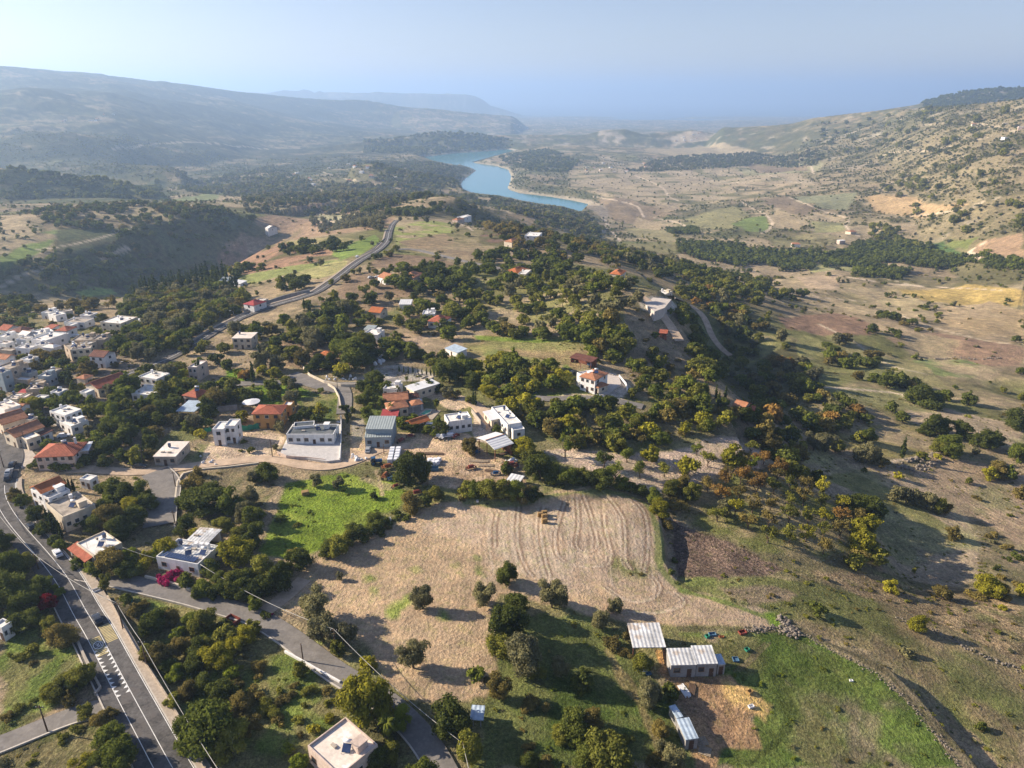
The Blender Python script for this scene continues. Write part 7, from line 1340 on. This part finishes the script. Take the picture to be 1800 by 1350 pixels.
def tractor(px, py, rz, paint, label):
    e = empty('tractor', at(px, py), rz); tag(e, label, 'tractor'); b = MB(); b.box(-.45, .45, 0, 2.2, .9, 1.7); b.box(-.3, .3, 2.2, 2.35, .95, 1.6); b.box(-.35, .35, -1.2, 0, .6, 1.2); b.build('body', paint, e)
    c = MB(); c.box(-.75, .75, -1.3, .15, 2.55, 2.68); [c.box(x - .05, x + .05, y - .05, y + .05, 1.1, 2.55) for x in (-.7, .7) for y in (-1.2, .1)]; co = c.build('cab', paint, e); g = MB(); g.box(-.66, .66, -1.15, .05, 1.25, 2.5); g.build('cab_glass', GLASS, co)
    for x in (-.95, .95):
        w_ = MB(); w_.tube([(x - .22, -.7, .85), (x + .22, -.7, .85)], .85, 16); wo = w_.build('wheel', RUBBER, e); w_ = MB(); w_.tube([(x - .24, -.7, .85), (x + .24, -.7, .85)], .42, 10); w_.build('rim', paint, wo); w_ = MB(); w_.tube([(x - .12, 1.7, .5), (x + .12, 1.7, .5)], .5, 12); w_.build('wheel', RUBBER, e)
    m = MB(); m.tube([(.2, 1.4, 1.7), (.2, 1.4, 2.5)], .06, 6); m.build('exhaust', STEEL, e)
tractor(660,816,-1.3,BLUEP,"blue tractor on the grass left of the wrapped bales"); tractor(1009,636,-1.6,REDP,"red tractor in front of the dark red roofed barn")
def implement(px, py, rz, paint, label, s_=1.):
    e = empty('farm_implement', at(px, py), rz); e.scale = (s_,) * 3; tag(e, label, 'farm machine'); b = MB(); b.box(-1.6, 1.6, -.12, .12, .7, .9); b.box(-1.6, 1.6, 1.1, 1.3, .7, .9); [b.box(x - .07, x + .07, -.1, 1.3, .7, .85) for x in (-1.5, -.5, .5, 1.5)]; b.tube([(0, 1.3, .8), (0, 2.6, .55)], .08, 6); b.build('frame', paint, e)
    for k in range(5): x = -1.4 + k * .7; t = MB(); t.tube([(x, .0, .75), (x, -.3, .4), (x + .05, .1, .02)], .05, 5); t.build('tine', STEEL, e)
    m = MB(); m.tube([(-.9, .7, 1.1), (.9, .7, 1.1)], .5, 12); m.build('drum', paint, e)
    for x in (-1.75, 1.75): w_ = MB(); w_.tube([(x - .1, .6, .45), (x + .1, .6, .45)], .45, 12); w_.build('wheel', RUBBER, e)
for px_, py_, rz, pt_, lb, s_ in [(682,826,.4,ORNG,"upper orange machine left of the big junk yard tree",1.2),(681,840,1.2,ORNG,"lower orange machine left of the big junk yard tree",1.1),(691,846,.2,BLUEP,"blue implement under the left side of the junk yard tree",1.),(700,796,.3,REDP,"red machine",.01),(772,770,.5,WRAP,"pale rolled machine left of the machine row by the conifer",1.),(782,771,1.2,WRAP,"white wheeled machine in the middle of the row by the conifer",1.2),(792,771,.2,WRAP,"tall white drum machine at the right of the row by the conifer",1.3),(803,770,.9,REDP,"red implement in the shade right of the white drum machine",1.),(707,778,1.,REDP,"red implement at the right corner of the grey metal barn",1.),(722,770,.2,REDP,"small red implement right of the barn lean-to",.9),(838,800,.7,BLUEP,"dark blue implement under the edge of the open shed",1.),(829,826,.4,REDP,"rusty implement on the bare yard above the hedge",1.),(897,826,.2,REDP,"red harvester body beside the hedge trees",1.6),(903,818,.9,WRAP,"white metal frame heap beside the red harvester",1.4),(872,836,.2,BLUEP,"dark blue implement in front of the hedge",.9),(733,871,.4,REDP,"maroon implement in the hedge corner",1.),(697,858,.6,REDP,"rusty implement on the meadow edge",.8)]:
    if s_ > .1: implement(px_, py_, rz, pt_, lb, s_)
# bales
def bale(loc, rz, mat_, nm, lb, cat, grp, sx=1.1, sy=.6, sz=.9, strap=True):
    o = MB(); o.box(-sx, sx, -sy, sy, 0, sz); ob = o.build(nm, mat_); ob.location = loc; ob.rotation_euler = (0, 0, rz); tag(ob, lb, cat, grp)
    bm = bmesh.new(); bm.from_mesh(ob.data); bmesh.ops.remove_doubles(bm, verts=bm.verts, dist=.001); bmesh.ops.bevel(bm, geom=bm.edges[:], offset=.12, segments=2, affect='EDGES'); bm.to_mesh(ob.data); bm.free()
    if strap:
        for x in (-.5 * sx, .5 * sx): m = MB(); m.box(x - .03, x + .03, -sy - .012, sy + .012, -.005, sz + .012); m.build('twine', flat("twine", (.25, .16, .06)), ob)
for i, (x, y, n_, w_) in enumerate([(957,905,1,'upper'), (950,908,1,'left'), (957,911,1,'middle'), (957,919,1,'lower')]):
    b = at(x, y)
    for k in range(2): bale(b + Vector((0, 0, k * .72)), .1 * i + .05 * k, STRAWM, 'straw_bale', f"{'top' if k else 'bottom'} straw bale of the {w_} stack in the tilled field", 'straw bale', 'straw bales in the tilled field', .85, .5, .7)
bale(at(537,869), .4, STRAWM, 'straw_bale', "single straw bale in the bright green meadow", 'straw bale', None, 1.1, .9, 1.2)
b0 = at(686,812); u_ = (at(690,794) - b0); u_.z = 0; L_ = u_.length; u_.normalize(); v_ = Vector((u_.y, -u_.x, 0))
for r_ in range(2):
    for k in range(5): p = b0 + u_ * (k * 1.9) + v_ * (r_ * 2.1); bale(Vector((p.x, p.y, float(hz(p.x, p.y)))), math.atan2(u_.y, u_.x), WRAP, 'wrapped_bale', f"{['front','second','middle','fourth','rear'][k]} white wrapped bale of the {'right' if r_ else 'left'} row by the big tree", 'wrapped bale', 'white wrapped bales', .85, .85, 1.4, False)
for k, (x, y) in enumerate([(752,816),(756,812),(760,817),(764,812),(768,816),(771,811)]): bale(at(x, y), .2 * k, WRAP, 'wrapped_bale', f"{['leftmost','second','third','fourth','fifth','rightmost'][k]} white bale of the heap right of the big yard tree", 'wrapped bale', 'white bale heap', .8, .8, 1.3, False)
def crate(px, py, s3, mat_, lb, cat, nm, rz=0., dz=0):
    o = MB(); sx, sy, sz = (q * .75 for q in s3); t = .08; o.box(-sx, sx, -sy, sy, 0, t); o.box(-sx, -sx + t, -sy, sy, t, sz); o.box(sx - t, sx, -sy, sy, t, sz); o.box(-sx + t, sx - t, -sy, -sy + t, t, sz); o.box(-sx + t, sx - t, sy - t, sy, t, sz); ob = o.build(nm, mat_); ob.location = at(px, py) + Vector((0, 0, dz)); ob.rotation_euler = (0, 0, rz); tag(ob, lb, cat); return ob
crate(762,826,(2.2,1.4,1.2),TARP,"blue covered crate right of the big yard tree",'crate','crate',.1); crate(1305,1113,(1.2,.8,.7),REDP,"small red trough beside the stone row",'trough','trough',.3); crate(1252,1116,(1.1,.7,.6),TARP,"turquoise tub behind the green sack by the barn field",'tub','tub',.1); crate(1243,1120,(.6,.6,.8),GREENC,"green sack heap in front of the turquoise tub",'sack','sack',.4); crate(1268,1120,(.8,.4,.4),ORNG,"small orange box right of the turquoise tub",'box','box',.1)
crate(1313,1143,(.7,.6,.7),GREENC,"small yellow green box on the grass above the barn",'box','box',.5); crate(1318,1218,(.8,.6,.8),STRAWM,"pale wooden feed box above the straw patch",'feed box','feed_box',.6); crate(1293,1160,(.9,.9,.5),TARP,"blue tub in the shadow right of the long barn",'tub','tub'); crate(1320,1243,(.8,.5,.6),TANK,"white feeding rack standing on the straw patch",'feeding rack','feeding_rack',.3); crate(683,915,(.9,.7,1.),TANK,"white tank lying at the end of the meadow hedge",'tank','tank',.4); crate(1496,1197,(.5,.35,.4),TANK,"white stone tub alone on the brown grass",'tub','tub')
crate(839,882,(.5,.5,.7),TANK,"white cube at the top edge of the tilled field",'box','box',.2); crate(857,886,(.5,.4,.4),RUBBER,"dark box right of the white cube on the field edge",'box','box',.2); crate(170,1040,(1.1,.8,1.),TANK,"pale concrete box at the corner of the pavement",'box','utility_box',.7); crate(1133,1178,(.7,.7,1.),TANK,"white drum between the olive tree and barns",'drum','drum'); crate(1140,1185,(.8,.5,.5),TARP,"blue crate between the olive tree and barns",'crate','crate',.3); crate(409,1093,(2.2,1.4,1.4),REDP,"dark red timber crate beside the side road",'crate','crate',-.5); crate(340,1084,(1.6,.8,.5),PLANK,"pale board pile in the scrub beside the side road",'crate','crate',.3); crate(228,1056,(.9,.6,1.),GREENC,"green covered heap in the scrub below the side road",'sack','sack')
def planks(px, py, n_, L2, lb, rz=0., mat_=None):
    e = empty('plank_pile', at(px, py), rz); tag(e, lb, 'plank pile')
    for k in range(n_): m = MB(); y = (k % 5) * .32; z_ = (k // 5) * .16; dx = random.uniform(-.4, .4); m.box(-L2 + dx, L2 + dx, y, y + .25, z_ + .01, z_ + .14); m.build('plank', mat_ or PLANK, e)
planks(842,813,10,3.2,"pile of pale planks under the open shed front",-.05); planks(855,820,6,2.4,"short plank pile below the pale plank pile",0.); planks(862,830,5,2.2,"dark beams on the bare yard left of the red harvester",-.2,WOOD); planks(756,800,10,4.5,"long low dark timber stack on the dirt yard",-.05,WOOD); planks(890,799,8,3,"dark log pile in the shade behind the open shed",.4,WOOD); planks(1208,1213,10,1.6,"heap of white boards in front of the long barn",1.9,TANK); planks(1222,1215,10,1.6,"heap of brown timber right of the white boards",1.2,WOOD)
def pallet(px, py, rz, lb):
    e = empty('pallet', at(px, py), rz); tag(e, lb, 'pallet')
    for k in range(6): m = MB(); m.box(-1.2, 1.2, -1. + k * .36, -.78 + k * .36, .14, .19); m.build('board', PLANK, e)
    for k in (-1.1, 0, 1.0): m = MB(); m.box(k, k + .1, -1, 1.02, .0, .14); m.build('bearer', PLANK, e)
pallet(1239,1321,-.4,"big wooden pallet lying beside the earth track"); pallet(1233,1304,.2,"bluish pallet in the shade near the shade-tinted shed")
# fence cloth, parasol, dish
def cloth(px, h, lb):
    P_ = [at(*p) for p in px]; m = MB(); q = []
    for a, b in zip(P_[:-1], P_[1:]):
        for k in range(6): q.append(a.lerp(b, k / 6))
    q.append(P_[-1])
    for i, p in enumerate(q): z_ = float(hz(p.x, p.y)); m.v += [(p.x, p.y, z_ - .1), (p.x + .15 * math.sin(i), p.y + .1 * math.cos(i * 2.), z_ + h * (1 + .12 * math.sin(i * 1.7)))]
    for i in range(len(q) - 1): m.f.append((2 * i, 2 * i + 2, 2 * i + 3, 2 * i + 1)); m.m.append(0)
    o = m.build('fence_cloth', GREENC); md = o.modifiers.new('thick', 'SOLIDIFY'); md.thickness = .05; tag(o, lb, 'fence')
cloth([(414,758),(432,757),(452,754),(480,751)], 2.0, "green fence cloth below the orange villa")
cloth([(360,760),(372,758)], 1.6, "short green fence cloth left of the white cube house")
def parasol(px, py, lb, r_=2.6):
    e = empty('parasol', at(px, py)); tag(e, lb, 'parasol'); m = MB(); m.tube([(0, 0, 0), (0, 0, 2.7)], .05, 6); m.build('post', STEEL, e); m = MB(); n0 = 14
    top = (0, 0, 3.1); bt = (0, 0, 2.95)
    for k in range(n0): a, b = k * 6.2832 / n0, (k + 1) * 6.2832 / n0; m.tri(top, (r_ * math.cos(a), r_ * math.sin(a), 2.45), (r_ * math.cos(b), r_ * math.sin(b), 2.45)); m.tri(bt, (r_ * math.cos(b), r_ * math.sin(b), 2.4), (r_ * math.cos(a), r_ * math.sin(a), 2.4))
    m.build('canopy', TANK, e)
parasol(443,716,"large white round parasol left of the orange villa roof",3.4); parasol(83,590,"white round parasol between the red awning and red hip house",3.2); parasol(736,713,"small white parasol under the pavilion edge",1.4)
# white stones and shrubs of the terrace by the junction, rubble heaps
rs_ = random.Random(5)
def stonefield(n_, box_, lb, nm, r0, mat_=TANK, grp=None):
    for k in range(n_):
        px_, py_ = rs_.uniform(box_[0], box_[2]), rs_.uniform(box_[1], box_[3]); p = at(px_, py_); r_ = r0 * rs_.uniform(.6, 1.4); m = MB(); st = random.getstate(); random.seed(k); m.ball((0, 0, r_ * .5), r_, 7, 5, (1, .8, rs_.uniform(.7, 1.5)), .15); random.setstate(st); o = m.build(nm, mat_); o.location = p; tag(o, lb, 'stone', grp)
stonefield(16, (655,626,675,642), "white boulder in the shaded rockery above the road junction", 'boulder', .8, grp="white boulders of the rockery")
stonefield(18, (570,662,625,668), "small white boulder along the curved terrace wall", 'boulder', .55, grp="boulders along the terrace wall")
stonefield(10, (618,798,645,812), "pale rubble stone beside the paved court wall", 'boulder', .5, grp="rubble by the paved court")
stonefield(8, (352,800,380,818), "pale rubble stone at the lower left of the white cube yard", 'boulder', .4, grp="rubble by the cube house")
